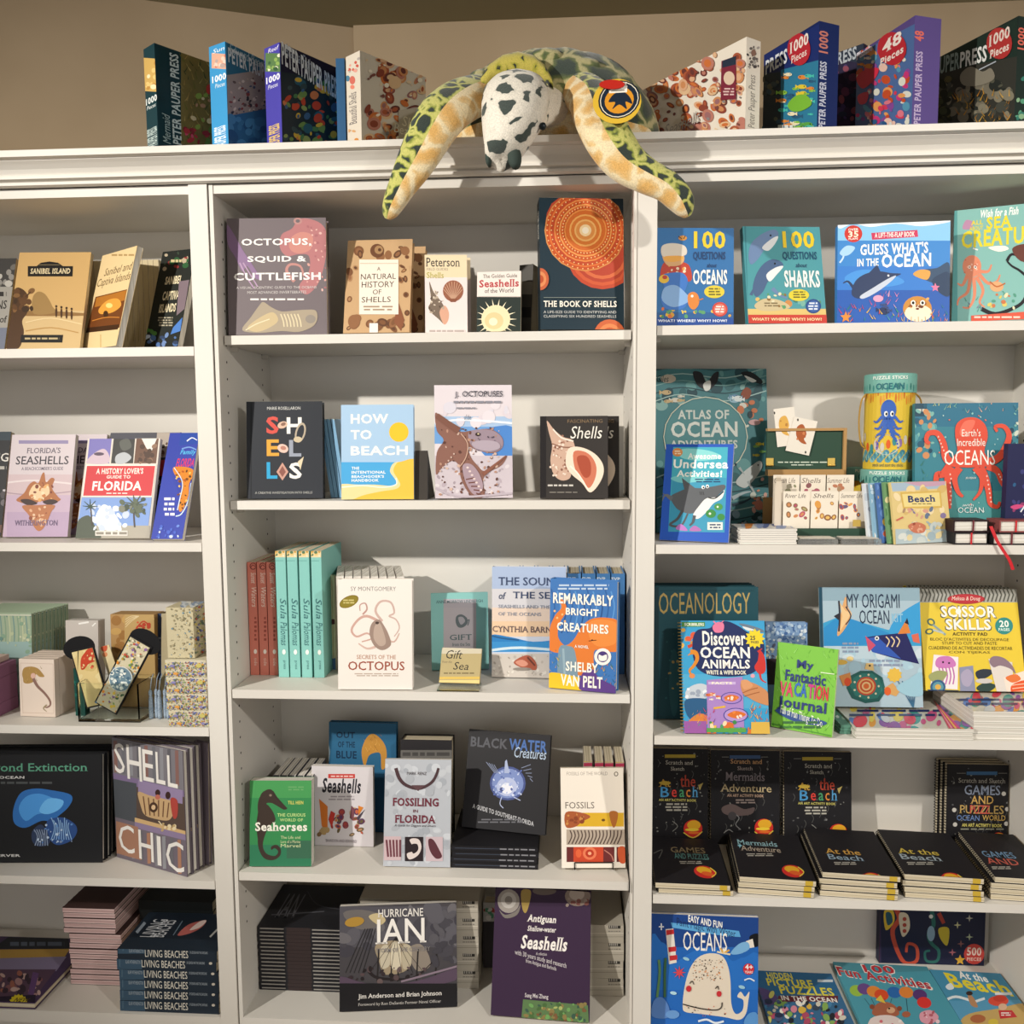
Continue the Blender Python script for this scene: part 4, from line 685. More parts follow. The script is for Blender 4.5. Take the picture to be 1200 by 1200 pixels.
# ================================================================== left bookcase
# ---- first shelf
spines('paperback_book', 'book', 'row of cream copies behind the island books', lambda i: 'cream copy seen edge on behind the island books, '+ORD[i]+' from left', 'l1', [8+6.3*i for i in range(29)], .0118, .214, .11, .17, 'd2c3a0', {'front': [L([(11, 292), (11, 402)], .8, 'a8966e')]}, hard=False, spinecol='c9b88f')
book('paperback_book', 'grey paperback with black and white flower photograph cut off by the photo edge', 'l1', (-62, 408, 5, 408, 18.7, 303, -45, 303), .06, .012, '9a968e', [R(-60, 300, 20, 336, '3c3a38'), S(-5, 312, 17, 334, 12, ['8a8680', '6a6660', 'b4b0a8'], 2, 5, 3), D(-30, 340, 8, 350, 1, '2a2826', 3, 3), T('ONS', -12, 352, 8, 362, '2a2826', 's'), T('of', 0, 370, 8, 378, '2a2826', 's'), R(-60, 384, 20, 410, '6f7484')], hard=False, lean=14)
book('paperback_book', 'sepia paperback with a gnarled tree and black arched title plate', 'l1', (7, 408, 93.3, 408, 105.5, 295.7, 24.5, 295.7), .05, .012, 'c9a46a', [
    R(4, 364, 108, 412, 'cdb07e'), B([(4, 366), (50, 364), (100, 367), (108, 366), (108, 370), (4, 370)], '8d6a3c'), B([(38, 350), (44, 342), (52, 344), (58, 352), (62, 360), (66, 366), (40, 368)], '9a7a48'), B([(14, 344), (20, 337), (28, 340), (33, 348), (28, 356), (32, 366), (26, 376), (28, 390), (22, 408), (6, 408), (10, 388), (9, 372), (13, 358)], '4a3018'), S(12, 340, 38, 364, 18, ['5c3c1e', '7a5630', '3a2612'], 2, 5, 3), L([(30, 348), (36, 342)], 2, '4a3018', 1), *[E(x, 366+i, 1.3, 6, '4a3018') for i, x in enumerate((66, 72, 78, 84))], *[E(x, 359+i, 1.3, 1.4, '3a2612') for i, x in enumerate((66, 72, 78, 84))], L([(30, 378), (60, 373), (96, 380)], 1.2, 'e0c898'), L([(30, 388), (60, 384), (92, 390)], 1.2, 'b48c50'),
    P([(32.7, 312), (43, 312), (48, 308), (58, 306.5), (68, 308), (74, 312), (85.5, 312), (85, 324), (32.7, 324)], '17130f'), T('SANIBEL ISLAND', 36, 314.5, 82.5, 321, 'd9c8a0', 'bs'), L([(46, 310.5), (70, 310.5)], .6, '8a7a58'), P([(25, 392.5), (74, 392.5), (73, 401.5), (24, 401.5)], '17130f'), D(28, 395, 70, 399, 1, 'b9a67c', 3, 6)], hard=False, lean=14)
book('paperback_book', 'cream paperback with brown script title and a sunset picture, leaning open', 'l1', (96, 407, 136, 407, 167.5, 287.5, 113, 300), .05, .014, 'd9c090', [
    T('Sanibel and', 123, 311, 154, 319.5, '5a4020', 'i'), T('Captiva Islands', 116, 322.5, 154, 334, '5a4020', 'i'), D(130, 297, 158, 301, 1, 'a88a58', 3, 4), P([(112, 348), (149, 339), (140, 384), (100, 390)], '6a3a16'), P([(113, 349), (148.5, 340), (146, 352), (111, 360)], 'a86a24'), B([(116, 362), (126, 352), (138, 350), (142, 358), (132, 366), (118, 368)], 'd8963c'), E(128, 358, 4, 3, 'f0cc7a'), E(124, 368, 3, 4, '3a200c'), L([(108, 376), (124, 372), (140, 372)], 1, 'c07a30'), P([(103, 384), (140, 380), (138, 386), (101, 390)], '3a200c'), L([(118, 392), (118, 407)], .8, 'b89a60')], hard=False, lean=17, pages=PGW)
book('paperback_book', 'dark island paperback with cream capitals leaning against the left post', 'l1', (168.5, 406.5, 208, 406, 220.5, 290, 199, 296), .05, .016, '1f231f', [
    S(192, 296, 220, 318, 16, ['8a2a2c', '2c5a34', '3a4a3a', 'b4a48a'], 1.5, 4, 3), D(200, 303, 214, 309, 1, 'c9b88a', 3, 3), T('SANIBEL', 194, 323.5, 213, 333, 'e6d8b4', 'b'), T('CAPTIVA', 191, 341, 210, 351.5, 'e6d8b4', 'b'), T('ISLANDS', 187, 356, 206, 366, 'e6d8b4', 'b'), D(185, 371, 203, 383, 4, 'a8a08a', 3, 4), P([(210, 330), (222, 328), (218, 362), (207, 370)], '7a6a72'), P([(203, 384), (214, 372), (212, 388), (200, 392)], '4a7ac0'), S(170, 392, 208, 405, 26, ['4a6a9c', 'b4c0d0', '2c3c5a', '6a84b0'], 1.5, 3.6, 4), S(172, 386, 182, 392, 6, ['4a7a3c'], 1.5, 3, 4)], hard=False, lean=17, pages=PGW)
# ---- second shelf
book('paperback_book', 'black paperback cut off by the photo edge beside the lilac seashell book', 'l2', (-60, 628, 1, 628, 12, 506, -45, 506), .05, .014, '1c1c20', [R(-60, 505, 14, 516, '2c3a44'), T('LIVING', -32, 531, 10, 541, 'e0dcd4', 's'), D(-20, 545, 8, 552, 1, 'b4b0a8', 3, 3), S(-20, 565, 8, 600, 16, ['c9c4c8', '6a6468', '8a8488', '4a4448'], 2, 5, 3), S(-20, 600, 3, 624, 10, ['6a4a3c', '4a3a3a'], 2, 5, 4)], hard=False, lean=14)
b = book('paperback_book', 'lilac paperback with a spiky brown shell mirrored in wet sand', 'l2', (3, 628.5, 79, 628, 88.7, 508, 14.5, 510.5), .03, .013, 'bfa8bc', [
    R(0, 505, 92, 562, 'd0c4c8'), R(0, 556, 92, 580, 'c9b4b8'), L([(4, 566), (40, 563), (86, 567)], 2, 'dcd0d0'), L([(4, 577), (40, 580), (84, 576)], 1.4, 'a8909c'), R(8, 600, 82, 630, 'b39cb6'), R(22, 516, 80, 520, '8f84a8'), T("FLORIDA'S", 31.5, 524.5, 71, 531.2, '5a5260', 's'), T('SEASHELLS', 18.7, 534.5, 80.5, 544.3, '2f2a34', 's'), T("A BEACHCOMBER'S GUIDE", 25, 547, 74, 551, '6a6270', 's'),
    B([(19, 586), (28, 578), (34, 568), (40, 564), (45, 566), (49, 556), (52, 554), (54, 565), (60, 560), (64, 562), (61, 572), (68, 582), (71, 586), (60, 590), (48, 587), (38, 592), (28, 590)], 'a8683c'), B([(34, 580), (38, 570), (44, 567), (50, 572), (56, 568), (58, 578), (50, 584), (42, 586)], 'e2c49a'), S(34, 566, 62, 586, 22, ['c07a44', '7a3a24', 'eed6b0', 'd8a060'], 1, 2.6, 5), B([(24, 586), (34, 585), (44, 590), (32, 592)], '3a2420'), B([(50, 588), (60, 585), (68, 588), (58, 592)], '3a2420'), B([(26, 593), (42, 592), (64, 592), (60, 600), (56, 610), (50, 620), (44, 622), (38, 614), (34, 604)], 'b07048'), S(34, 594, 58, 616, 18, ['d8aa84', '8a4a30', 'e0c0a0'], 1, 2.6, 6),
    T('WITHERINGTON', 17.5, 609.5, 67.7, 615.8, '6a5a78', 's')], hard=False, lean=14, pages=PGW)
dup(b.root, (.050, .045, 0), 'lilac seashell paperback peeking out between its front copy and the red banner guide')
HL = [R(90, 500, 200, 544, 'd8cfc4'), P([(105, 514), (131, 514), (128, 543), (102, 543)], '7a74b4'), B([(103, 538), (112, 530), (122, 526), (128, 534), (126, 543), (103, 543)], 'c9b4c0'), E(116, 532, 6, 2, '5a4a5c'), P([(134, 508), (159, 508), (156, 543), (130, 543)], '3a3a38'), P([(135, 506), (159, 506), (159, 514), (134, 514)], '4a48a8'), B([(136, 534), (146, 530), (154, 536), (146, 543), (136, 543)], 'b4b8bc'), B([(140, 518), (150, 514), (154, 524), (144, 528)], '5a5c56'), P([(160, 514), (186, 514), (183, 543), (157, 543)], '6a4c3c'), P([(166, 513), (184, 513), (178, 528), (172, 526)], 'e0dcd4'), S(160, 522, 182, 542, 16, ['4a3428', '8a6a54', '5c4434'], 1.5, 4, 3),
    P([(101, 544.5), (183, 544.5), (178, 582), (96, 582)], 'f0e6dc'), P([(102, 546), (182, 546), (177.6, 581), (97.5, 581)], 'c9363c'), T("A HISTORY LOVER'S", 113, 548.5, 168, 555.5, 'f4e4da'), T('GUIDE TO', 125, 557, 153, 560.8, 'f4e4da'), T('FLORIDA', 108.5, 563.8, 166, 575, 'f8f2ea'), D(124, 577, 150, 579.5, 1, 'f0d8d0', 3, 4),
    P([(96, 583), (178, 583), (172, 632), (88, 632)], '7d9cd4'), R(88, 616, 176, 634, 'a8a294'), B([(90, 612), (104, 604), (112, 618), (118, 632), (88, 632)], '4a5244'), B([(120, 592), (128, 594), (136, 604), (142, 618), (130, 622), (116, 618), (112, 606)], 'eef0f4'), S(108, 592, 148, 620, 26, ['f4f6f8', 'dce4f0', 'c4d0e6'], 2, 5, 4), L([(108, 616), (107, 600), (106, 594)], 1.6, '4a4038'), *[L([(106, 594), (106+9*math.cos(a), 594+7*math.sin(a)-2)], 1.8, '2f4434', .6) for a in (.2, .9, 2.2, 3, 3.8, 4.7, 5.5)], L([(158, 618), (157, 602), (158, 592)], 1.8, '4a4038'), *[L([(158, 591), (158+14*math.cos(a), 591+10*math.sin(a)-1)], 2.4, '4a5444', .8) for a in (.1, .7, 1.3, 2.0, 2.7, 3.3, 4, 4.6, 5.2, 5.8)], S(140, 585, 176, 604, 18, ['5a6450', '7a7c6c', '3f4a3a'], 2, 4.6, 6), R(112, 622, 150, 628, 'd8d4cc'), D(112, 622.5, 150, 628, 1, '8a8478', 3, 4)]
b = book('paperback_book', 'front red banner travel guide with white capitals over palms and a fountain', 'l2', (88.5, 630.6, 175.5, 630.2, 186, 514, 105, 514), .03, .012, 'c9c2b8', HL, hard=False, lean=14, pages=PGW)
book('paperback_book', 'dark second copy of the red banner guide wedged behind the front one', 'l2', (110, 618, 196, 618, 211, 507, 132, 507), .085, .012, '2a2628', [P([(184, 507), (211, 507), (208, 536), (182, 536)], 'b4a89c'), S(186, 510, 208, 534, 14, ['5c4434', '8a7260', '3c3028'], 1.5, 4, 3), P([(130, 507), (184, 507), (182, 536), (128, 536)], '54545c'), P([(128, 539), (207, 539), (203, 558), (126, 558)], 'b8323a'), T('A', 194, 544, 198, 550, 'f0e0d8', 's'), T('FLORIDA', 150, 561, 196, 569, 'c9c4c0', 's')], hard=False, lean=14, hid=True)
book('paperback_book', 'bright blue paperback with an orange peninsula map leaning against the left post', 'l2', (177, 630, 213.5, 633, 232, 506, 213.5, 507.5), .03, .014, '3a48a8', [
    P([(212, 506), (234, 505), (232, 520), (210, 522)], '2f4ca4'), L([(219, 517), (225, 513), (231, 516)], 1.6, 'e8ecf4', .8), L([(213, 526), (222, 524), (230, 527)], 1.4, '7aa0dc'), T('Family', 211, 527, 230, 534, '58b4e4', 'bi'), T('FLORIDA', 210.5, 537, 232, 547, 'd83a6a', 'bi'), B([(203, 548), (216, 547), (226, 550), (228, 556), (222, 566), (221, 580), (216, 594), (211, 600), (209, 592), (212, 578), (214, 562), (206, 558)], 'd8862c'), S(206, 549, 225, 596, 34, ['7a4a1c', 'f0c060', 'b45a1c', '5a3a1a'], .8, 1.8, 4), L([(204, 548), (212, 560), (214, 570), (211, 584), (208, 598)], 1, 'dfe8f0'), L([(224, 566), (221, 586), (213, 602), (206, 605)], 1.4, 'c9dcec'), D(192, 582, 205, 606, 4, 'e8e4f0', 3, 2), S(180, 616, 210, 630, 18, ['4a64c4', '6a88d8', 'c9d4ec'], 1, 2.4, 3)], hard=False, lean=19, pages=PGW)
# ---- third shelf
z3 = ZS['l3']
b = book('journal', 'pale green patterned journal at the front of a row of green journals', 'l3', (-42, 829, 38, 829, 41, 719, -42, 717), .14, .010, 'a3b49a', [*[L([(-40+i*5, 720), (-38+i*5, 745), (-41+i*5, 786)], 1.4, ['8aa58c', 'c0c8a4', '7a9a94'][i % 3]) for i in range(17)], R(-42, 752, 42, 832, '98b4b0'), S(-40, 720, 40, 784, 60, ['b9c4a0', '8aa890', '6f948c', 'ccd0b0'], 1, 3, 3), L([(-42, 720), (41, 721)], 1.5, 'd0d4c0')], hard=True, lean=2, hid=True, sl=1, cat='journal', group='row of pale green journals')
for i in range(9): dup(b.root, V((.002*i+.002, 0, 0))+behind(b, i+1), 'pale green journal, '+ORD[i+1]+' from the front of its row')
b, zt = stack('gift_box', lambda i: ORD[i]+' mauve box from the pile top at the left photo edge', 'box', 'mauve boxes in a pile', 'l3', -70, -6, .04, .085, .0285, 4, '8a5c78', {'right': [L([(0, 785), (22, 782)], 1, 'b48aa4')]}, jit=.001, kind='box', rough=.6)
z = zt
lie('gift_box', 'pale pink patterned box topping the mauve pile at the left photo edge', 'box', (colX(-70, .04, z), .04, z), .105, .085, .012, 'd2b8ae', {'top': [S(-60, 775, 20, 784, 20, ['e6c8b4', 'b98a84', 'c9a48c'], 1, 3, 3)]}, kind='box', rough=.6)
b = book('card_box', 'front white card box printed with a long haired mermaid', 'l3', (24, 839, 65, 840.5, 65, 773, 20.6, 772), .05, .016, 'e0d0c2', [
    L([(24, 777), (62, 778)], .6, 'c9b4a4'), L([(24, 777), (27, 836)], .6, 'c9b4a4'), L([(62, 778), (63, 836)], .6, 'c9b4a4'), L([(27, 835), (63, 836)], .6, 'c9b4a4'), B([(26, 790), (28, 783), (36, 781), (44, 783), (49, 788), (52, 793), (46, 793), (42, 790), (40, 798), (34, 801), (28, 800), (27, 795)], 'a8864c'), S(27, 783, 50, 800, 16, ['c9a868', '8a6a38', 'b9945a'], 1, 2.8, 3, 'l'), E(39, 792, 3, 3.4, 'd8b0a0'), L([(39, 795), (44, 804), (52, 812), (58, 820), (59, 826), (55, 829), (52, 828)], 3.6, '8a6a60', 1.2), L([(55, 826), (51, 830), (55, 834)], 2, '9a8a6a', .6)], kind='box', cat='box', group='white mermaid card boxes', lean=1, rough=.6)
for i in range(4): dup(b.root, (.001, .0172*(i+1), 0), 'white mermaid card box, '+ORD[i+1]+' from the front of its row')
book('card_box', 'plain pale box wrapped in clear film behind the black bookmark bags', 'l3', (78, 778, 116, 778, 117, 727, 75, 727), .16, .03, 'c6bfb8', [L([(92, 731), (104, 729)], 2, 'f0eeea'), L([(108, 734), (112, 730)], 1.4, 'f0eeea')], kind='box', cat='box', lean=1, rough=.2, hid=True)
b = book('puzzle_tin', 'tan tin box with a red scribble behind the mosaic bookmark', 'l3', (132, 792, 183, 793, 182, 720, 128, 720), .13, .05, 'b08a58', [S(130, 722, 150, 790, 20, ['9a6f3c', 'c09a5c', 'a8844c'], 3, 8, 3), R(146, 720, 182, 795, 'b99a64'), *[L([(147, 735-i*3), (154, 728-i*2), (163, 722)], .8, 'd8c49a') for i in range(4)], S(160, 728, 176, 738, 18, ['b4402c', 'c85a3c'], 1, 2.6, 3), L([(160, 736), (168, 728), (176, 734)], 1.6, 'b4402c')], kind='box', cat='tin', lean=1, hid=True)
book('journal', 'journal with dark blue spine standing beside the tan tin', 'l3', (184, 795, 197, 795, 196.5, 719, 184, 719), .14, .05, 'b4a888', [R(183, 718, 189, 797, '34466a'), S(184, 720, 188, 790, 10, ['8a9ab8', '4a5c80'], .6, 1.2, 3)], hard=True, lean=1, cat='journal', hid=True)
GL2 = bpy.data.materials.new('clear_glass'); GL2.use_nodes = True; q = GL2.node_tree.nodes['Principled BSDF']; q.inputs['Transmission Weight'].default_value = 1; q.inputs['Roughness'].default_value = .02; q.inputs['IOR'].default_value = 1.12; q.inputs['Base Color'].default_value = (.93, .97, .95, 1)
A = onZ(92, 846, z3); Bq = onZ(166, 846, z3); yb = A.y; x0, x1 = A.x, Bq.x; hh = .088; t_ = .004; dd = .078
ta = thing('glass_bin', ((x0+x1)/2, yb+dd/2, z3), 'clear glass bin holding bookmarks', 'bin')
for nm, bx_ in (('base', (x0, x1, yb, yb+dd, z3+.0004, z3+.007)), ('side_wall', (x0, x0+t_, yb, yb+dd, z3+.0072, z3+hh)), ('side_wall', (x1-t_, x1, yb, yb+dd, z3+.0072, z3+hh)), ('front_wall', (x0+t_+.0002, x1-t_-.0002, yb, yb+t_, z3+.0072, z3+hh)), ('back_wall_pane', (x0+t_+.0002, x1-t_-.0002, yb+dd-t_, yb+dd, z3+.0072, z3+hh))):
    m = MB(); m.aabb(*bx_, GL2); m.build(nm, ta)
def card(name, label, cat, O, ex, ey, w, h, d, col, art, **k): return boxbook(name, label, cat, O, ex, ey, w, h, d, col, art, kind='box', **k)
def tilted(px0, py0, px1, py1, Y, w, d, name, label, col, art, lean=.12, black=True, sgn=1):
    A = onY(px0, py0, Y); Bq = onY(px1, py1, Y); up = (Bq-A); L_ = up.length; up = up/L_; ex = up.cross(V((0, 1, 0))).normalized()*1
    if ex.x < 0: ex = -ex
    c = A-ex*w/2
    b = card(name, label, 'bookmark', c, ex, up, w, L_, d, col, art, rough=.5)
    if black:
        m = MB(); bk = b.bk; g = .004
        m.box(c-ex*g+bk*(d+.0004)-up*g, ex*(w+2*g), up*(L_+2*g), bk*.0016, mat('16161a', .5)); m.build('black_backing', b.root)
        m = MB(); n = 24; cc = c+ex*(w/2+.008*sgn)+up*(L_+.006)+bk*(d+.0022)
        vs = [cc+ex*(.038*math.cos(6.2832*k/n))+up*(.027*math.sin(6.2832*k/n))+bk*o for o in (0, .0012) for k in range(n)]
        m.mesh(vs, [(k, (k+1) % n, n+(k+1) % n, n+k) for k in range(n)]+[tuple(range(n))[::-1], tuple(range(n, 2*n))], mat('131316', .45)); m.build('black_topper', b.root)
    return b
tilted(114, 826, 96, 762, yb+.036, .050, .002, 'bookmark', 'cream bookmark with red coral print leaning left in the glass bin', 'dcc58a', [S(84, 752, 128, 800, 26, ['e2d09a', 'd0b878', 'c9ae6a'], 3, 8, 2), B([(95, 772), (100, 764), (106, 757), (112, 759), (110, 766), (112, 774), (104, 778), (99, 784), (95, 784)], 'c2452c'), S(94, 757, 114, 784, 16, ['e0c890', 'b0381f', 'd86a4a'], .8, 2, 3), B([(118, 790), (126, 782), (130, 790), (122, 798)], 'e6cc6a'), L([(90, 757), (87, 790)], .9, '2a3a2c'), L([(110, 770), (116, 786)], 1, 'b9a46a')], sgn=-1)
tilted(136, 800, 122, 757, yb+.058, .024, .002, 'bookmark', 'small cream bookmark with a red print peeking up behind the other two', 'e0d0a4', [E(122, 759, 4, 5, 'c85a3c'), E(123, 767, 3, 3, 'd88a5c')], black=False)
tilted(124, 829, 164, 753, yb+.014, .050, .002, 'bookmark', 'floral mosaic bookmark with a round blue medallion leaning right in the glass bin', 'cfc6a8', [S(100, 748, 180, 842, 420, ['d8862c', 'c0503c', '6f9a4a', 'e0c04a', '5a7a9c', 'b4a888', '8a6a9a', 'e8e0c8', '4a6a4a'], .7, 2, 5), E(143, 795, 14, 15, 'd8dcd8'), E(143, 795, 13, 14, '6f8a98'), S(132, 784, 154, 806, 46, ['d8e0dc', '4a6a80', 'a4b8b8', 'e8ece4'], 1, 2.4, 6)])
b = lie('bookmark_pack', 'dark green wrapped bookmark pack standing by the left side of the glass bin', 'bookmark', (x0-.030, yb+.04, z3+.0005), .022, .02, .11, '14463f', [S(80, 780, 90, 840, 14, ['1f6a5c', '0f322e', '2c8070'], 1, 3, 3)], kind='box')
for i in range(5):
    x = x1+.011+i*.0102; y = yb+.03+.006*(i % 2); m = MB(); BL_ = mat('a8b8c8', .8, kind='noise', h2='8496aa', scale=300)
    m.lathe((x, y, z3+.0005), [(.0046, 0), (.0052, .006), (.0045, .045), (.0030, .052), (.0042, .056), (.0042, .062), (.0020, .066)], BL_, 10)
    m.tube([(x, y, z3+.066), (x+.001, y+.006, z3+.090), (x+.002, y+.014, z3+.100)], .0010, BL_, 6)
    single(m, 'tassel', 'pale blue tassel, '+ORD[i]+' from the right side of the glass bin', 'tassel', 'pale blue tassels', True)
TILE = ['5a6aa8', '8a84b8', 'd89a3c', 'c9b86a', '7a9a5c', 'c4bca0', '6a7a6a', 'b4503c', '4a5a78']
O = onZ(199, 851, z3); w = .001+colX(246, O.y, z3)-O.x; x_ = min(O.x, -.0035-w-.002); base = None
for i in range(4):
    o = V((x_+(.002 if i == 0 else -.001*(i % 2)), max(.004, O.y), z3+.0006+i*.0372))
    if base is None:
        base = lie('mosaic_box', 'bottom patterned box of the four stacked by the left post', 'box', o, w, .085, .0366, 'cfc7ad', [S(197, 834, 250, 852, 330, TILE, .4, 1.3, 3), E(211, 847, 3, 1.6, 'd89a4c'), E(238, 838, 3.4, 2.4, 'c4ba6c'), E(207, 838, 3, 1.5, '8a84b4'), E(239, 847, 2.4, 1.4, '8a84b4')], kind='box', rough=.5, group='patterned boxes stacked by the post'); o0 = o
    else: dup(base.root, o-o0, ('', 'second patterned box from the bottom of the stack by the left post', 'third patterned box from the bottom of the stack by the left post', 'top small patterned box of the stack, right below the tall one')[i])
zt = z3+.0006+4*.0372+.001; ex = V((.92, .39, 0)).normalized()
A = V((x_-.000, .060, zt)); A.y = max(.02, O.y+.012)
b = boxbook('mosaic_box', 'tall patterned box standing on top of the stack by the left post', 'box', A, V((1, -.0, 0)), V((0, 0, 1)), w*.66, .112, .07, 'c2b898', {'front': [S(200, 706, 236, 772, 190, ['a89c7c', '8a8468', 'c9bf9c', '9a8f70', 'b4ac90', '6a8a9a'], .5, 1.5, 5)], 'right': [S(225, 705, 250, 775, 160, TILE, .5, 1.7, 6)], 'top': [S(210, 704, 246, 716, 40, ['8a9ab0', 'c9d0d4', 'a8b0b4', 'd8d8d0'], 1.5, 4, 7)]}, kind='box', rough=.5)
# ---- fourth shelf
b = book('hardcover_book', 'wide black hardcover with a glowing blue jellyfish and green serif title', 'l4', (-62, 1010.5, 120, 1011, 119, 883.7, -62, 885), .035, .0165, '1b1c1f', [
    T('Beyond Extinction', -24, 894.5, 102.5, 907, '5a9a80', 's'), T('THE ETERNAL OCEAN', -60, 909.5, 28.5, 912.7, 'c9c9c9'), D(-20, 915, 62, 920, 1, '4a4e50', 3, 9),
    B([(15, 955), (18, 940), (26, 928), (42, 924), (60, 926), (80, 930), (85, 936), (80, 946), (70, 955), (60, 962), (48, 962), (30, 970), (18, 966)], '2f6cb4'), B([(22, 948), (30, 934), (46, 930), (64, 936), (74, 942), (62, 952), (44, 954), (30, 962)], '4a94dc'), B([(56, 936), (74, 938), (70, 948), (56, 954), (46, 950)], '6ab4f0'), B([(58, 960), (74, 958), (88, 966), (90, 976), (82, 986), (66, 990), (56, 980), (54, 968)], '2a4a84'), B([(38, 974), (48, 966), (56, 976), (58, 988), (46, 992), (38, 986)], '2c3a58'), *[L([(60+i*2.6, 958+(i % 3)*3), (64+i*2, 970), (60+i*3, 984)], .9, '8ab0d8') for i in range(9)], *[L([(40+i*3, 972), (44+i*2.2, 980), (41+i*3, 991)], .9, '8a9ab4') for i in range(6)], S(40, 965, 86, 988, 26, ['b4c8e0', '5a84c0', '7a8aa8'], .7, 1.8, 3), T('ROBERT OBSERVER', -60, 1001, 24, 1004, 'c9c9c9')], lean=8, pages=PGW)
for i in range(3): dup(b.root, behind(b, i+1, .002)+V((.003, 0, 0)), 'black jellyfish hardcover, '+ORD[i+1]+' copy from the front')
b = book('hardcover_book', 'grey hardcover with tall thin white letters around a shell bathtub photo', 'l4', (137, 1000.8, 219.4, 1031, 212.6, 879, 131.6, 865), .03, .016, '6f6670', [
    P([(130, 864), (222, 878), (222, 930), (130, 905)], '77747a'), *[L([(135+i*9, 868+i*1.4), (136+i*9, 905+i*2)], 4, ['82605a', '6a6a70', '8a8a90', '5e5c62'][i % 4]) for i in range(9)], P([(130, 905), (222, 928), (222, 948), (130, 925)], '7a6a8c'), P([(130, 912), (160, 918), (160, 964), (130, 956)], '4a4e54'), P([(160, 922), (216, 934), (218, 980), (160, 962)], '55463e'), P([(162, 914), (214, 926), (214, 942), (162, 932)], '8f7fa0'), P([(158, 958), (222, 976), (222, 986), (158, 970)], '8a7a98'), P([(158, 958), (218, 974), (218, 978), (158, 963)], 'c9a878'), *[L([(138+i*9, 968+i*2), (139+i*9, 1000+i*3)], 4, ['a87a62', '7c7a80', '8f8f94', '6a686e'][i % 4]) for i in range(9)], P([(136, 962), (162, 969), (166, 1008), (138, 1000)], 'a07660'),
    B([(162, 928), (175, 932), (192, 936), (208, 941), (204, 952), (198, 961), (184, 960), (170, 955), (165, 944)], 'c0a076'), *[L([(168+i*6, 933+i*1.5), (171+i*5, 955+i*.6)], 1.4, '6a4a34') for i in range(6)], E(180, 946, 5, 6, '4a3426'), E(180, 946, 2.5, 3, 'd8b890'), E(185, 929, 3, 4, '3a2420'), E(197, 932, 3, 4.5, '3a2420'), E(185, 934, 3, 3, 'b86a5a'), B([(200, 936), (208, 938), (208, 956), (203, 958)], 'a8443c'), L([(186, 962), (190, 967)], 1.4, 'd8c8a4'), S(190, 964, 206, 974, 9, ['e0cfa8', 'b9a070'], 1.2, 2.6, 3),
    T('S', 134.5, 871, 146, 906, 'e6e2dc', ''), T('H', 149, 874, 166, 914, 'e6e2dc', ''), T('E', 167.5, 879, 180, 915.5, 'e6e2dc', ''), T('L', 183, 882, 193.5, 918.5, 'e6e2dc', ''), T('L', 196.5, 886, 208, 922.5, 'e6e2dc', ''), T('C', 139.5, 967, 157.5, 999, 'e6e2dc', ''), T('H', 163, 974, 180, 1008, 'e6e2dc', ''), T('I', 184.5, 980, 189, 1014, 'e6e2dc', ''), T('C', 195, 986, 215.5, 1021, 'e6e2dc', '')], lean=5, sy=.15, pages=PGW)
for i in range(2): dup(b.root, behind(b, i+1), 'grey bathtub hardcover, '+ORD[i+1]+' copy behind the front one')
book('hardcover_book', 'plain mauve grey book edge between the bathtub book and the left post', 'l4', (229, 1010, 245, 1014, 243, 871, 227, 868), .105, .010, '857a86', [R(226, 866, 231, 1020, '9a909a')], lean=4)
# ---- bottom shelf
z5 = ZS['l5']
A = onZ(29, 1188, z5+.016); Bk = onZ(80.5, 1100, z5+.016); A.y = max(A.y, .006)
wl = .34; b = lie('hardcover_book', 'purple beach hardcover lying flat with a round yellow badge', 'book', (A.x-wl, A.y, z5+.0006), wl, min(.30, Bk.y-A.y), .016, '4a3858', {'top': [
    P([(10, 1098), (82, 1098), (82, 1112), (-10, 1112)], '23262e'), D(10, 1102, 76, 1111, 1, '5a6474', 3, 6), P([(-30, 1113), (82, 1112), (76, 1121), (-40, 1124)], 'c09a4a'), P([(-40, 1124), (78, 1121), (66, 1138), (-40, 1140)], '8f84a4'), P([(-40, 1136), (66, 1136), (40, 1170), (-40, 1172)], '5c4458'), S(-10, 1140, 48, 1166, 34, ['8a5a60', 'b48a8a', '3c2c3a', 'a86a5a', 'd0b0a8'], 2, 5, 3), L([(42, 1140), (36, 1166)], 7, '6a4a7c'), P([(-40, 1170), (42, 1166), (30, 1190), (-40, 1192)], '2a2034'), E(21.7, 1176.5, 10.5, 6, 'e0cc2c'), star(21.7, 1176.5, 11.5, 'e0cc2c', 16, .85), T('NEW', 13, 1174, 30, 1179, '5a4a1c')]}, spine='x0')
RING = mat('3a2c28', .4, .6)
def spiral(b, side, n, r, m=RING, u0=.04, u1=.96):
    """coil along one edge of a boxbook: side x0/x1 (left/right edge) or y1 (top edge)"""
    mb = MB()
    for i in range(n):
        u = u0+(u1-u0)*i/(n-1)
        if side == 'y1': c = b.O+b.ex*b.w*u+b.ey*b.h+b.bk*b.d/2; a1, a2 = b.ey, b.bk; rr = (r, b.d/2+r*.5)
        elif side == 'lz': c = b.O+b.ey*b.h/2+b.bk*b.d*u; a1, a2 = b.ex, b.ey; rr = (r, b.h/2-.0002)
        else: c = b.O+b.ey*b.h*u+b.bk*b.d/2; a1, a2 = b.ex, b.bk; rr = (r, b.d/2+.0008)
        mb.tube([c+a1*rr[0]*math.cos(6.2832*k/10)+a2*(rr[1]-.0009)*math.sin(6.2832*k/10) for k in range(10)], .0009, m, 5, closed=True)
    return mb.build('spiral_binding', b.root)
z = z5+.0006; X0 = colX(84, .10, z); g = random.Random(4)
b0 = None
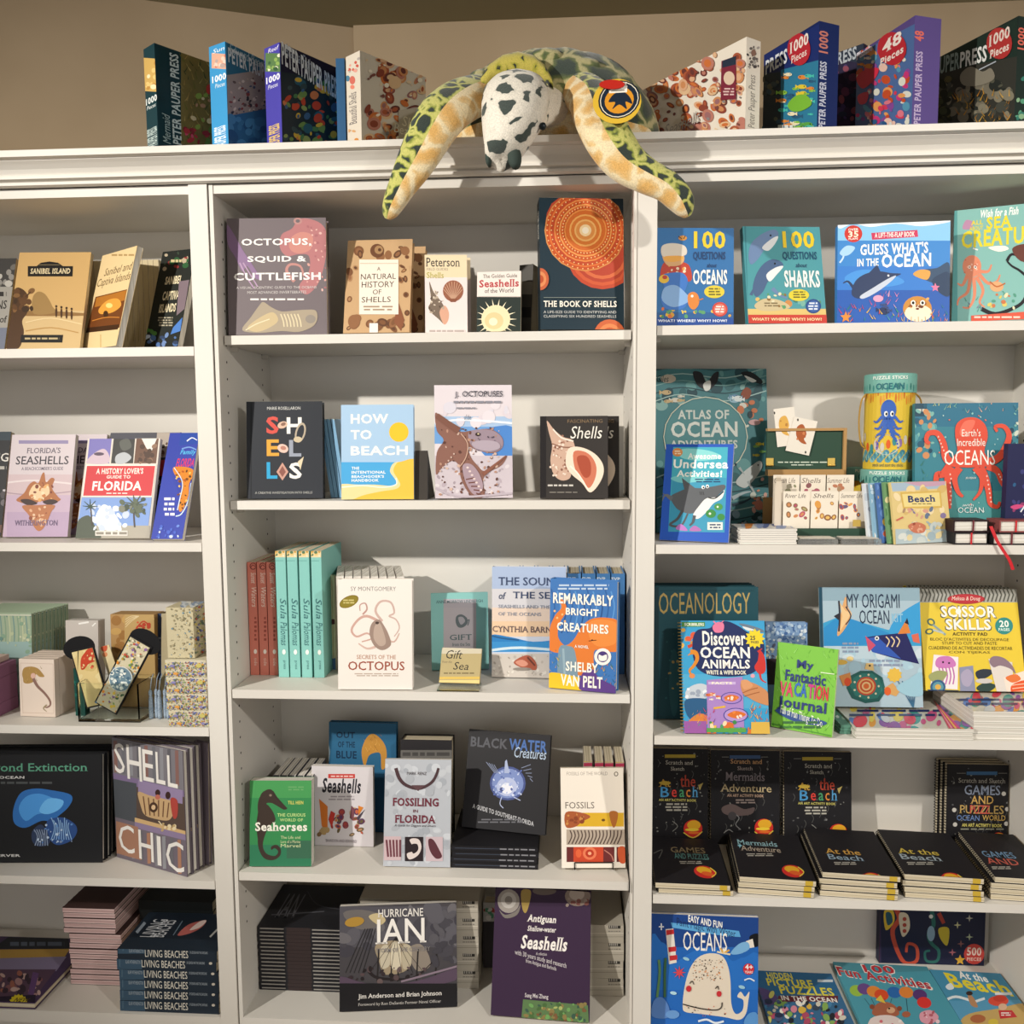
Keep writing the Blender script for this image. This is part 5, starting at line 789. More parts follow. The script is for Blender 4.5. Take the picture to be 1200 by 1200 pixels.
for i in range(15):
    o = V((X0+(0 if i < 10 else -.012)+g.uniform(-.002, .002), .10+g.uniform(-.002, .002), z+i*.0128))
    lab = 'spiral notebook with pinkish pages, '+ORD[14-i]+' from the pile top'
    if b0 is None:
        b0 = lie('spiral_notebook', lab, 'notebook', o, .127, .19, .0122, '4a3634', yaw=0, spine=None, hard=False, pages=PGP, group='pinkish spiral notebooks in a pile'); spiral(b0, 'lz', 9, .004); o00 = o
    else: dup(b0.root, o-o00, lab)
LB = lambda y, o=0: [R(138, y-8, 170, y+8, '3c5468'), T('BLAIR WITHERINGTON', 151, y-2.4, 168, y+1.6, '9aa4ac', ''), T('LIVING BEACHES', 169.5, y-4.5, 220, y+4, 'd8d4c8', ''), T('OF GEORGIA AND THE CAROLINAS', 222, y-1, 243, y+2, '9aa4ac', ''), E(250, y+1.5, 2, 1.6, 'c0b9ac'), L([(144, y-5), (144, y+5)], .8, '5a7488'), E(252, y-5, 5, 3, '4a3a3a')]
b, zt = stack('paperback_book', lambda i: ORD[i]+' dark blue spine from the top of the lettered stack', 'book', 'dark blue beach guides stacked', 'l5', 141, 257, .012, .15, .0245, 6, '232d38', {'front': LB(1176.5)}, jit=.0028, seed=5, hard=False, topart={'front': LB(1109.5), 'top': [P([(150, 1098), (185, 1070), (262, 1070), (262, 1102)], '1c242e'), T('LIVING', 172, 1077, 190, 1098, 'c9ccd0', 'u'), T('BEACHES', 183, 1078, 200, 1098, 'c9ccd0', 'u'), L([(160, 1093), (170, 1081)], 3.4, '8a94a0'), L([(203, 1096), (214, 1079)], 1, '6a7a88'), B([(208, 1096), (220, 1084), (236, 1079), (242, 1079), (236, 1087), (222, 1094)], 'b0605a'), B([(222, 1090), (234, 1080), (242, 1079), (234, 1087)], 'e0c8c0'), L([(246, 1098), (256, 1088)], 2, 'a8a8a4')]})
b, zt = stack('paperback_book', lambda i: ORD[i]+' dark book from the top of the taller stack at the back', 'book', 'dark beach guides stacked behind', 'l5', 166, 252, .168, .14, .0245, 7, '1c2020', [D(180, 1150, 245, 1156, 1, '4a4e50', 3, 6)], jit=.004, seed=8, hard=False)
# ================================================================== right bookcase
# ---- first shelf
Q = lambda x0, y0, x1, y1, c: T('QUESTIONS', x0, y0, x1, y1, c, 'b')
book('hardcover_book', 'blue question book with a capped diver and a blue bottom band', 'r1', (769.5, 379.4, 859.6, 378.6, 859.6, 267.5, 771, 266.7), .05, .018, '2f6ea8', [
    R(768, 366, 860, 373, '2a5c94'), S(772, 350, 792, 372, 10, ['e0b83c', '4a8a5a', 'd8703c'], 1.5, 3.4, 3), S(782, 364, 858, 371, 16, ['e0c04a', 'd8a03c', '5a9a6a'], 1.2, 3, 4), E(800, 279, 5, 3, 'c98a3c'), L([(795, 277), (799, 280)], 1, '3a2a1c'), L([(803, 276), (801, 280)], 1, '3a2a1c'),
    B([(774, 318), (778, 308), (788, 305), (800, 307), (808, 312), (811, 326), (806, 330), (798, 322), (780, 324), (774, 330)], 'b8402f'), S(782, 310, 804, 322, 9, ['e8d8b8', 'd89a4c'], 1, 2, 3), B([(776, 324), (784, 320), (800, 320), (806, 330), (802, 344), (806, 352), (800, 362), (780, 362), (774, 350), (778, 340)], '3d74c0'), B([(778, 338), (790, 334), (800, 340), (808, 352), (790, 360), (776, 352)], '86aedc'), B([(776, 300), (782, 296), (798, 296), (802, 304), (796, 311), (782, 311)], 'd8a874'), B([(775, 298), (776, 288), (788, 285), (802, 288), (805, 296), (800, 300), (780, 301)], 'd9cfc0'), B([(778, 302), (782, 300), (798, 300), (800, 304), (790, 307), (780, 306)], 'e8a84c'), E(778, 327, 6, 5, 'e0b83c'), E(779, 325, 3, 2.4, 'b8402f'), B([(806, 346), (812, 342), (818, 346), (819, 356), (813, 363), (807, 358)], 'd9843c'), E(811, 347, 1.6, 1.6, 'f4f0e4'), L([(818, 352), (824, 350)], 1.4, 'c87830'),
    E(837, 342, 12, 7.5, 'dcc83c'), D(829, 337, 845, 347, 3, '6a6428', 3, 3), E(843.5, 362.5, 9, 8.5, 'c84438'), E(843.5, 362.5, 7, 6.6, 'd87464'), D(838, 358, 849, 367, 3, 'f4e8e0', 3, 2),
    T('100', 813, 271, 850, 291.5, 'e8c82f'), T('QUESTIONS', 812, 295, 850, 306, '20406c', 'b'), T('about', 828, 308.5, 840, 313.5, '20305c', 'i'), T('OCEANS', 812, 316, 852, 333.5, 'eef0ea', 'b'), R(768, 373, 860, 381, '244a94'), T('WHAT? WHERE? WHY? HOW?', 771, 374.3, 852, 377.6, 'dfe6ee')], pages=PGW)
book('hardcover_book', 'teal question book with leaping grey sharks and a red bottom band', 'r1', (877.2, 378.6, 969, 378.6, 960.8, 265.6, 868.4, 265.6), .05, .018, '4f98a0', {'front': [
    R(872, 264, 874, 380, '3c7f88'), S(880, 348, 960, 368, 18, ['5a8a5c', 'c98a4c', '7ab0a0', 'd8b46a', '3f7a70'], 2, 5, 3), R(876, 362, 970, 370, 'd8bc74'), B([(877, 300), (880, 286), (890, 276), (902, 270), (910, 270), (912, 276), (904, 284), (896, 292), (888, 304), (880, 310)], '6d86ac'), B([(893, 290), (904, 280), (912, 277), (908, 286), (900, 294)], 'dfe2e4'), B([(882, 338), (886, 322), (894, 310), (904, 304), (914, 306), (918, 312), (910, 320), (900, 330), (894, 342), (886, 348)], '4c6488'), B([(898, 322), (908, 314), (918, 312), (910, 322), (902, 330)], 'e4e6e6'), L([(880, 346), (884, 336)], 4, '4c6488', 1), E(908, 309, 1.2, 1.2, '14181c'), E(903, 276, 1.2, 1.2, '14181c'), B([(884, 358), (896, 350), (914, 352), (926, 360), (912, 364), (892, 364)], 'c9b890'), D(894, 354, 914, 360, 2, '7a6a4a', 3, 4), L([(905, 338), (914, 346), (924, 350)], 5, '6d86ac', 1), S(898, 344, 930, 360, 14, ['8a6a3c', '5a9a6a', 'e0d8b4'], 1, 2.6, 7),
    E(936, 346, 12, 7, 'dccb3c'), D(928, 341, 945, 350, 3, '6a6428', 3, 3), E(953, 359, 9, 8.5, '2c4a84'), E(953, 359, 7, 6.6, '3f64a4'), D(947, 354, 959, 364, 3, 'dfe6ee', 3, 2),
    T('100', 917, 271, 954, 291, 'e8c82f'), T('QUESTIONS', 917, 295, 957, 306, '20506c', 'b'), T('about', 932, 308.5, 946, 313.5, '20305c', 'i'), T('SHARKS', 919, 317, 960.5, 337, 'eef0ea', 'b'), R(874, 369, 971, 381, 'c23f34'), T('WHAT? WHERE? WHY? HOW?', 881, 372.5, 963, 376, 'e8d8a4')], 'left': []}, spinecol='3c7f88', pages=PGW)
book('board_book', 'bright blue ocean flap book with dolphin, pufferfish and white bubble title', 'r1', (980.7, 378.6, 1112.5, 377.3, 1111.8, 258.5, 985.3, 263.7), .045, .022, '3f86cc', [
    R(978, 258, 1114, 282, '8ac4e8'), B([(984, 268), (1000, 262), (1020, 266), (1050, 262), (1080, 265), (1113, 260), (1113, 256), (984, 258)], 'e6eef2'), R(978, 312, 1114, 344, '3a7ccc'), R(978, 340, 1114, 380, '2b5cae'), B([(990, 325), (1010, 316), (1040, 320), (1060, 330), (1040, 336), (1000, 336)], '4a94dc'), E(1000, 274, 10.5, 10, 'c8382f'), T('OVER', 994, 267.5, 1006, 270.5, 'f4e8e0'), T('35', 994, 270.8, 1006, 278, 'f4ecd0'), T('FLAPS', 994.5, 278.6, 1005.5, 281, 'f4e8e0'), P([(1021, 273), (1075, 269.5), (1076, 277.5), (1022, 281)], 'c8385c'), T('A LIFT-THE-FLAP BOOK', 1025, 272, 1072, 278, 'f8ece4'),
    T("GUESS WHAT'S", 1008, 284.5, 1087.5, 298, 'f6f4ee'), T('IN THE', 1004.5, 303, 1029.5, 312, 'f6f4ee'), T('OCEAN', 1033, 297, 1091, 313, 'f6f4ee'),
    B([(998, 345), (1002, 330), (1014, 321), (1030, 318), (1044, 320), (1056, 321), (1046, 326), (1036, 334), (1022, 342), (1008, 350)], '2f3e60'), B([(1008, 347), (1022, 338), (1040, 327), (1050, 323), (1044, 330), (1028, 342), (1012, 350)], 'c4ccdc'), P([(1018, 320), (1028, 310), (1032, 319)], '2f3e60'), L([(1002, 340), (994, 330), (988, 332)], 4, '2f3e60', 1), E(1041, 323, 1.2, 1.2, 'f4f4f4'), L([(984, 308), (988, 302), (990, 292)], 2, 'c4dcf0'), B([(984, 296), (992, 288), (1002, 290), (996, 298), (988, 300)], 'a8d0ec'), B([(1072, 322), (1082, 316), (1098, 314), (1112, 308), (1113, 336), (1100, 334), (1084, 328)], '38506c'), B([(1070, 322), (1078, 316), (1090, 318), (1086, 328)], 'd8a050'), B([(1092, 330), (1100, 322), (1112, 320), (1113, 346), (1102, 344)], '2c405c'), star(1096, 337, 5.5, 'e07aa0'),
    E(1075, 362, 17, 15, 'c88a3c'), E(1076, 367, 16, 10, 'efe0c4'), *[L([(1060+i*4, 371+(i % 2)*3), (1059+i*4.3, 377)], .9, 'b89a6a') for i in range(9)], S(1062, 350, 1088, 360, 14, ['8a4a24', 'e0a860', '6a3818'], 1.2, 2.6, 3), E(1070, 355, 3, 3.2, 'f4f0e4'), E(1081, 355, 3, 3.2, 'f4f0e4'), E(1070, 355, 1.6, 1.8, '1a1410'), E(1081, 355, 1.6, 1.8, '1a1410'), E(1075, 362, 2, 1.2, '6a2c1c'), S(1018, 344, 1052, 362, 18, ['b45c94', 'd88ab4', '9a4a84', 'e8b0c8'], 2.4, 5.4, 5, 'l'), E(1029, 350, 6, 4, 'e0a0c0'), S(1018, 352, 1040, 368, 6, ['26345c', '3a4c7c'], 3, 6, 6, 'f'), S(984, 360, 1012, 378, 16, ['d8662c', 'c8385c', 'e0a04a', '7a4a94', '2c8a6a'], 2.4, 5, 7, 'l'), star(991, 372, 7, 'e08a3c'), S(1008, 366, 1060, 378, 18, ['3c9a6a', 'e0b84a', 'd84a5c', '5ab08a'], 2, 5, 8, 'l'), S(1088, 360, 1112, 378, 14, ['d8662c', '3c8a7a', 'd84a6a', 'e0a04a'], 2, 5, 9, 'l')], hard=False, pages=PGW, kind='box')
book('hardcover_book', 'teal sea creature book with an orange octopus, cut off by the photo edge', 'r1', (1115, 375.6, 1256, 369, 1256, 232, 1119, 248), .05, .022, '86b8b0', {'front': [
    R(1113, 240, 1122, 380, '5c9a98'), T('Wish for a Fish', 1148, 244, 1194, 253.5, 'f4f4ec', 'bi'), B([(1128, 268), (1132, 258), (1140, 260), (1138, 268)], 'b88aa8'), T('ALL', 1138, 258, 1152, 263.5, 'e0cc3c'), T('ABOUT', 1136, 265, 1152, 270, 'e0cc3c'), T('SEA', 1156, 253, 1185, 267.5, 'e4d23c'), T('CREATURES', 1126, 266.5, 1232, 287, 'e4d23c'),
    E(1139, 312, 11, 13, 'dc8a6c'), *[L(p, 4.6, 'dc8a6c', 1.6) for p in ([(1134, 322), (1128, 334), (1122, 332)], [(1137, 324), (1134, 342), (1124, 350), (1122, 358)], [(1141, 325), (1142, 346), (1136, 360), (1128, 360)], [(1144, 324), (1152, 340), (1148, 354), (1154, 360)], [(1147, 321), (1158, 332), (1168, 330), (1172, 322)], [(1147, 318), (1158, 318), (1162, 310)])], E(1136, 313, 1.8, 2, 'f4ece0'), E(1143, 313, 1.8, 2, 'f4ece0'), E(1136, 313, .9, 1, '1a1a1a'), E(1143, 313, .9, 1, '1a1a1a'), S(1130, 302, 1146, 322, 12, ['f0b8a0', 'c87058'], .7, 1.4, 3), B([(1158, 290), (1176, 288), (1182, 292), (1170, 295)], 'f0ece0'), L([(1140, 291), (1146, 293)], 1.6, 'f0ece0'),
    L([(1150, 362), (1166, 368), (1186, 362), (1200, 352), (1206, 330), (1196, 318), (1186, 312), (1180, 306)], 5, '2b2a2e', 2), L([(1180, 306), (1186, 298), (1200, 304), (1212, 320)], 3.6, '2b2a2e', 2), B([(1186, 292), (1200, 286), (1214, 292), (1212, 306), (1196, 306)], '6a4038'), E(1168, 336, 8, 6, 'e0a87a'), L([(1160, 330), (1168, 336), (1178, 332)], 1.6, 'b8683c'), S(1156, 342, 1190, 362, 16, ['d8c46a', '5a9a84', 'c87850', 'e8d8b0'], 1.4, 3.4, 5), S(1130, 350, 1156, 366, 10, ['4a8a7a', 'c8586a', '8a5a94'], 1.6, 4, 6, 'l'), P([(1138, 370), (1200, 365.5), (1258, 361), (1258, 372), (1138, 377)], 'd45c48'), D(1140, 370, 1196, 374, 1, 'f0d0c0', 3, 7)]}, spinecol='4f8f90', pages=PGW)
# ---- second shelf
OC = ['8ab8b4', '2c4a50', 'c9d4c8', '3c6a70', 'a8c0b0', 'd8a074', '5a8c90']
b = book('hardcover_book', 'very tall teal ocean atlas with a ringed title among sea animals', 'r2', (770, 623, 901.5, 619, 897.3, 432.3, 768, 432), .09, .022, '4b8288', [
    S(770, 436, 896, 480, 36, ['3a6a70', '2c5058', '6aa0a0', '8ab4b0'], 3, 9, 3), S(772, 540, 900, 620, 46, ['3a6a70', '2c5058', '6aa0a0', '4a7a84'], 3, 9, 4), *[L([(768, 470-i*9), (800, 462-i*8), (850, 470-i*9), (898, 458-i*9)], 1.2, ['a8c8c4', '2c4c54', '7aaaa8'][i % 3]) for i in range(5)], *[L([(768, 560+i*12), (800, 552+i*12), (850, 566+i*11), (900, 556+i*11)], 1.4, ['a8c8c4', '2c4c54', '7aaaa8'][i % 3]) for i in range(5)],
    E(783, 444, 9, 5, 'c9bfae'), T('Giles', 769, 440, 784, 448, '2a4044', 'i'), B([(812, 436), (822, 437), (828, 448), (836, 438), (842, 436), (840, 448), (830, 458), (824, 456), (816, 450)], '2a2c30'), B([(824, 450), (832, 446), (832, 456), (826, 458)], 'e4e6e0'), B([(868, 437), (880, 436), (893, 446), (890, 450), (876, 444)], '22282c'), B([(872, 440), (886, 446), (880, 448)], 'dfe4e0'), B([(868, 462), (874, 454), (880, 458), (878, 466), (872, 468)], '8a4a34'), S(778, 460, 800, 472, 5, ['c8b084', 'b06a5a', 'd8d4c4'], 3, 6, 5, 'f'), S(838, 458, 866, 472, 6, ['9ac0d0', 'dfe8e8', '6a94b0'], 4, 7, 6, 'f'), S(862, 470, 896, 500, 10, ['c87850', 'e0b8a8', 'd8d8cc', '2c4048'], 2, 5, 7), E(884, 495, 7, 3.4, 'd0a8a8'), S(884, 520, 896, 534, 4, ['d8c84a', '8ac06a'], 3, 5, 8, 'f'),
    E(826.5, 512, 49.5, 47, 'dcdcc4'), E(826.5, 512, 48.5, 46, '4b8288'), E(826.5, 512, 47, 44.5, '568e92'),
    B([(862, 566), (868, 556), (880, 546), (890, 540), (893, 546), (888, 556), (880, 566), (872, 572)], 'cfd6d4'), L([(876, 564), (884, 578), (886, 580)], 3, 'aab6b6', 1), L([(866, 548), (872, 556)], 3, 'b4c0c0', 1), E(888, 545, .9, .9, '1a1a1a'), L([(858, 584), (870, 578), (880, 576)], 5, 'b4c4c8', 1), L([(858, 592), (872, 588), (882, 582)], 4, '2c4450', 1), S(880, 560, 898, 600, 14, ['d88a6a', 'e0b0a0', '8a5a84', 'd0d8cc'], 1.6, 4, 9), E(889, 592, 5, 6, 'd08a7a'), S(862, 600, 900, 620, 14, ['2c4a50', '88a8b8', 'c8a8a0'], 2, 5, 10), S(840, 530, 862, 545, 6, ['2c4450', '8ab4b8'], 1.5, 3.5, 12),
    T('ATLAS OF', 794, 480.5, 854, 491.5, 'd4dcd4'), T('OCEAN', 786, 494, 864, 512.5, 'dfe4dc'), T('ADVENTURES', 785, 516, 864, 526, 'd4dcd4')], pages=PGW, lean=5)
book('paperback_book', 'royal blue bordered activity book with a grinning grey cartoon shark', 'r2', (772.8, 633, 853.5, 634.6, 859, 520.4, 782.7, 520.4), .012, .010, '2a58b8', [
    P([(789, 524), (853, 524), (849, 624), (783, 623)], '48acc0'), P([(788, 560), (851, 560), (849, 624), (783, 623)], '3f98b8'), B([(800, 526), (830, 528), (846, 536), (820, 540), (798, 536)], '8ad4d4'), B([(786, 560), (810, 556), (830, 562), (800, 566)], '7ac8cc'), E(794, 530, 6, 5, 'd88a4a'), D(790, 527.5, 799, 533, 2, 'f0dcc0', 3, 2),
    T('Awesome', 806, 531, 845, 538, 'f2f4ec', 'b'), T('Undersea', 789, 538.5, 853, 549, 'f6f6ee', 'b'), T('Activities!', 793, 551, 846, 559, 'f2f4ec', 'b'), D(812, 560.5, 846, 566, 2, '2a4a6c', 3, 5),
    B([(786, 582), (796, 576), (808, 572), (822, 572), (836, 570), (848, 568), (850, 572), (842, 580), (834, 588), (822, 598), (808, 602), (796, 598), (790, 592)], '5d6064'), P([(802, 574), (799, 560), (816, 573)], '5d6064'), B([(812, 604), (820, 592), (828, 584), (842, 582), (849, 574), (846, 584), (836, 590), (828, 600), (818, 608)], 'e6e6e2'), L([(800, 598), (794, 608), (785, 615), (798, 616), (806, 602)], 3.4, '54575b', 2), L([(814, 604), (812, 612), (808, 616)], 4, '54575b', 2), L([(788, 584), (780, 580), (774, 590)], 3.4, '6a6e74', 1), L([(787, 586), (776, 578)], 3, '6a6e74', 1), L([(830, 583), (838, 584), (848, 576)], 1.3, '2a2a2c'), E(824, 571, 2, 2.2, 'f4f4f0'), E(829, 570, 2, 2.2, 'f4f4f0'), E(824.4, 571.4, 1, 1.1, '141414'), E(829, 570.4, 1, 1.1, '141414'), *[L([(820+i*2, 576), (821+i*2, 580)], .6, '2a2a2c') for i in range(3)],
    E(833, 602, 6, 5, '3f8a44'), E(842, 594, 5, 4, '4a944c'), E(845, 606, 4.4, 4, '3f8a44'), E(832, 602, 1.4, 1.4, 'f0f0e0'), E(841, 594, 1.2, 1.2, 'f0f0e0'), B([(792, 620), (798, 614), (806, 622)], 'b878c0'), B([(808, 622), (814, 616), (822, 622)], 'b070b0'), R(829, 612, 847, 621, 'dfe4dc'), D(830.5, 613.5, 846, 620, 2, '3a4a6c', 3, 3)], hard=False, lean=11, pages=PGW)
b, zt = stack('paperback_book', lambda i: ORD[i]+' white edged booklet from the top of the short pile beside the tall atlas', 'book', 'white edged booklets in a short pile', 'r2', 867, 934, .012, .10, .0042, 7, 'd9d5d0', None, hard=False, pages=PGW, spine=None, jit=.002, topart={'top': [S(870, 605, 945, 618, 30, ['5a6a9a', 'd8863c', '8a9ac0', 'b0b8cc', 'e0b890'], 2, 6, 3)]})
# wooden game box with green lid, cards, card displays
z2 = ZS['r2']+.0006; GRN = mat('2f4a3c', .6); WOOD = mat('b08a58', .6); BRS = mat('d8b860', .35, .8)
p0 = onZ(905, 630, z2); x0 = colX(906, .07, z2); x1 = colX(1016, .07, z2); y0 = .065
tb = thing('game_box', ((x0+x1)/2, y0+.05, z2), 'open green game box with brass hinges and upright lid', 'game box')
def panel(name, x0, x1, y0, y1, z0, z1, m, par): q = MB(); q.aabb(x0, x1, y0, y1, z0, z1, m); return q.build(name, par)
panel('tray', x0, x1, y0, y0+.10, z2, z2+.012, GRN, tb); fw = panel('front_rail', x0, x1, y0-.003, y0-.0002, z2, z2+.027, GRN, tb)
panel('back_rail', x0, x1, y0+.1002, y0+.108, z2, z2+.085, WOOD, tb)
lx0, lx1 = colX(897, y0+.13, z2+.1), colX(985, y0+.13, z2+.1); lz0 = onY(940, 557, y0+.13).z; lz1 = onY(940, 505, y0+.13).z
ld = panel('lid', lx0, lx1, y0+.125, y0+.135, lz0+.014, lz1, GRN, tb); panel('lid_edge', lx0, lx1, y0+.110, y0+.136, lz0, lz0+.0138, WOOD, ld); panel('lid_edge', lx1+.0002, lx1+.007, y0+.118, y0+.138, lz0, lz1+.006, WOOD, ld); panel('lid_edge', lx0, lx1, y0+.118, y0+.138, lz1+.0002, lz1+.006, WOOD, ld)
FL = Face((lx0, y0+.125, lz0+.014), (1, 0, 0), (0, 0, 1), lx1-lx0, lz1-lz0-.014); mb = MB(); draw(mb, FL, [D(910, 540.5, 970, 543, 1, 'c9d4c4', 3, 9), D(925, 543.8, 955, 546, 1, 'c9d4c4', 4, 6)]); mb.build('lid_print', ld)
for px in (902, 974):
    c = onY(px, 541, y0+.124); q = MB(); q.aabb(c.x-.008, c.x+.008, y0+.1225, y0+.1248, c.z-.008, c.z+.008, BRS); q.tube([(c.x-.008, y0+.122, c.z-.008), (c.x+.008, y0+.122, c.z-.008)], .002, BRS, 8); q.build('hinge', ld)
c = onY(1004, 613, y0-.004); q = MB(); q.aabb(c.x-.008, c.x+.008, y0-.0052, y0-.0032, c.z-.007, c.z+.007, BRS); q.build('clasp', tb)
mb = MB(); FB = Face((x0, y0-.0032, z2), (1, 0, 0), (0, 0, 1), x1-x0, .027); draw(mb, FB, [D(934, 612, 992, 616, 1, 'c9d4c4', 3, 8)]); mb.build('front_print', fw)
def up(name, lab, cat, px0, px1, py0, py1, Y, zb, col, art, grp=None, th=.0012, n=1, lean=.0, step=.004):
    A = V((colX(px0, Y, zb), Y, zb)); w = colX(px1, Y, zb)-A.x; h = onY((px0+px1)/2, py0, Y).z-zb
    b = boxbook(name, lab, cat, A, V((1, 0, 0)), V((0, math.sin(lean), math.cos(lean))), w, h, th, col, art, kind='box', group=grp, rough=.5)
    for i in range(1, n): dup(b.root, (-.0012*i, step*i, 0), lab+', copy '+ORD[i]+' behind')
    return b
CRD = 'e6dccb'; G1 = 'sea life cards in the open green game box'
rows = [(917, 948, 575.6, 'River Life', ['a8a070', '8a6a4a', 'b4506a', 'c98a5c']), (949.5, 981, 575.6, 'Shells', ['d89a4c', '8a5a3c', 'e0b86a', 'b0784a']), (982.5, 1014, 575.6, 'Summer Life', ['d88a3c', 'b85a4a', '6a5a7a', 'e0a85c'])]
for i, (a, b_, t_, tx, cc) in enumerate(rows):
    up('sea_life_card', 'front row card titled in small script, '+ORD[i]+' from the left in the green game box', 'card', a, b_, t_, 611, y0+.006, z2+.0125, CRD, [T(tx, a+3, 578.5, b_-3, 583.5, '5a4c44', 'i'), S(a+3, 588, b_-3, 608, 9, cc, 2, 4.6, i+2, 'sh')], G1)
rows = [(905, 935.5, 'Ocean Life', ['8a8a6a', 'a8a08a']), (937, 966, 'Shells', ['a85a6a', '8a5a5c']), (967.5, 999, 'Summer Life', ['b87a5c', 'a88a6a'])]
for i, (a, b_, tx, cc) in enumerate(rows):
    up('sea_life_card', 'back row card peeking over the front row, '+ORD[i]+' from the left in the game box', 'card', a, b_, 556.5, 600, y0+.055, z2+.0125, CRD, [T(tx, a+2, 560, b_-3, 566, '7a6c60', 'i'), S(a+3, 568, b_-3, 578, 7, cc, 1.5, 4, i+5)], G1)
for i in range(4):
    up('sea_life_card', 'card standing edge on at the left of the game box, '+ORD[i]+' from the front', 'card', 907+i*.6, 915.5-i*.5, 570-i*4, 606, y0+.012+i*.010, z2+.0125, 'd4c8b6', [R(905, 560, 918, 564, 'b8aa96')], G1)
for i, (pts, dz, lab, cc) in enumerate((((903.5, 480, 926, 476.5, 935, 521, 911, 524), .004, 'left playing card with a golden shell fixed on the green lid', ['d8a850', 'b4803c']), ((931, 488, 957, 491.5, 948, 534, 920.5, 528), .0, 'right playing card with a brown conch fixed on the green lid', ['a85a30', 'c87c4c']))):
    Y = y0+.1215+dz*.4-.001; q = [onY(pts[2*k], pts[2*k+1], Y) for k in range(4)]
    ex = (q[2]-q[3]).normalized(); w = (q[2]-q[3]).length; ey = V((-ex.z, 0, ex.x)); h = (q[0]-q[3]).length
    mx, my = sum(pts[0::2])/4, sum(pts[1::2])/4
    boxbook('playing_card', lab, 'card', q[3], ex, ey, w, h, .0008, 'e4ddd0', [B([(mx-5, my-10), (mx+2, my-13), (mx+6, my-2), (mx+3, my+4), (mx+6, my+10), (mx-1, my+8), (mx-6, my)], cc[0]), S(mx-5, my-9, mx+4, my+6, 9, cc, .8, 2.2, 3), E(pts[0]+4, pts[1]+4, 1, 1.6, '3a3430'), E(pts[4]-4, pts[5]-4, 1, 1.6, '3a3430')]+([R(937, 482, 948, 488, '5a6a80')] if 0 else []), kind='box', rough=.4)
gl3 = bpy.data.materials.new('clear_plastic'); gl3.use_nodes = True; q = gl3.node_tree.nodes['Principled BSDF']; q.inputs['Transmission Weight'].default_value = .85; q.inputs['Roughness'].default_value = .08; q.inputs['IOR'].default_value = 1.2; q.inputs['Base Color'].default_value = (.93, .92, .89, 1)
for i, (a, b_) in enumerate(((936, 982), (986, 1033))):
    X0, X1 = colX(a, .006, z2), colX(b_, .006, z2); t = thing('card_case', ((X0+X1)/2, .03, z2), 'clear plastic card case lying in front of the game box, '+('left' if i == 0 else 'right')+' one', 'card case', 'clear plastic card cases')
    m = MB(); m.aabb(X0, X1, .006, .055, z2, z2+.011, gl3); m.build('case', t); m = MB(); m.aabb(X0+.004, X1-.004, .010, .051, z2+.0115, z2+.0125, mat('d9d2c6', .5)); m.build('top_card', t)
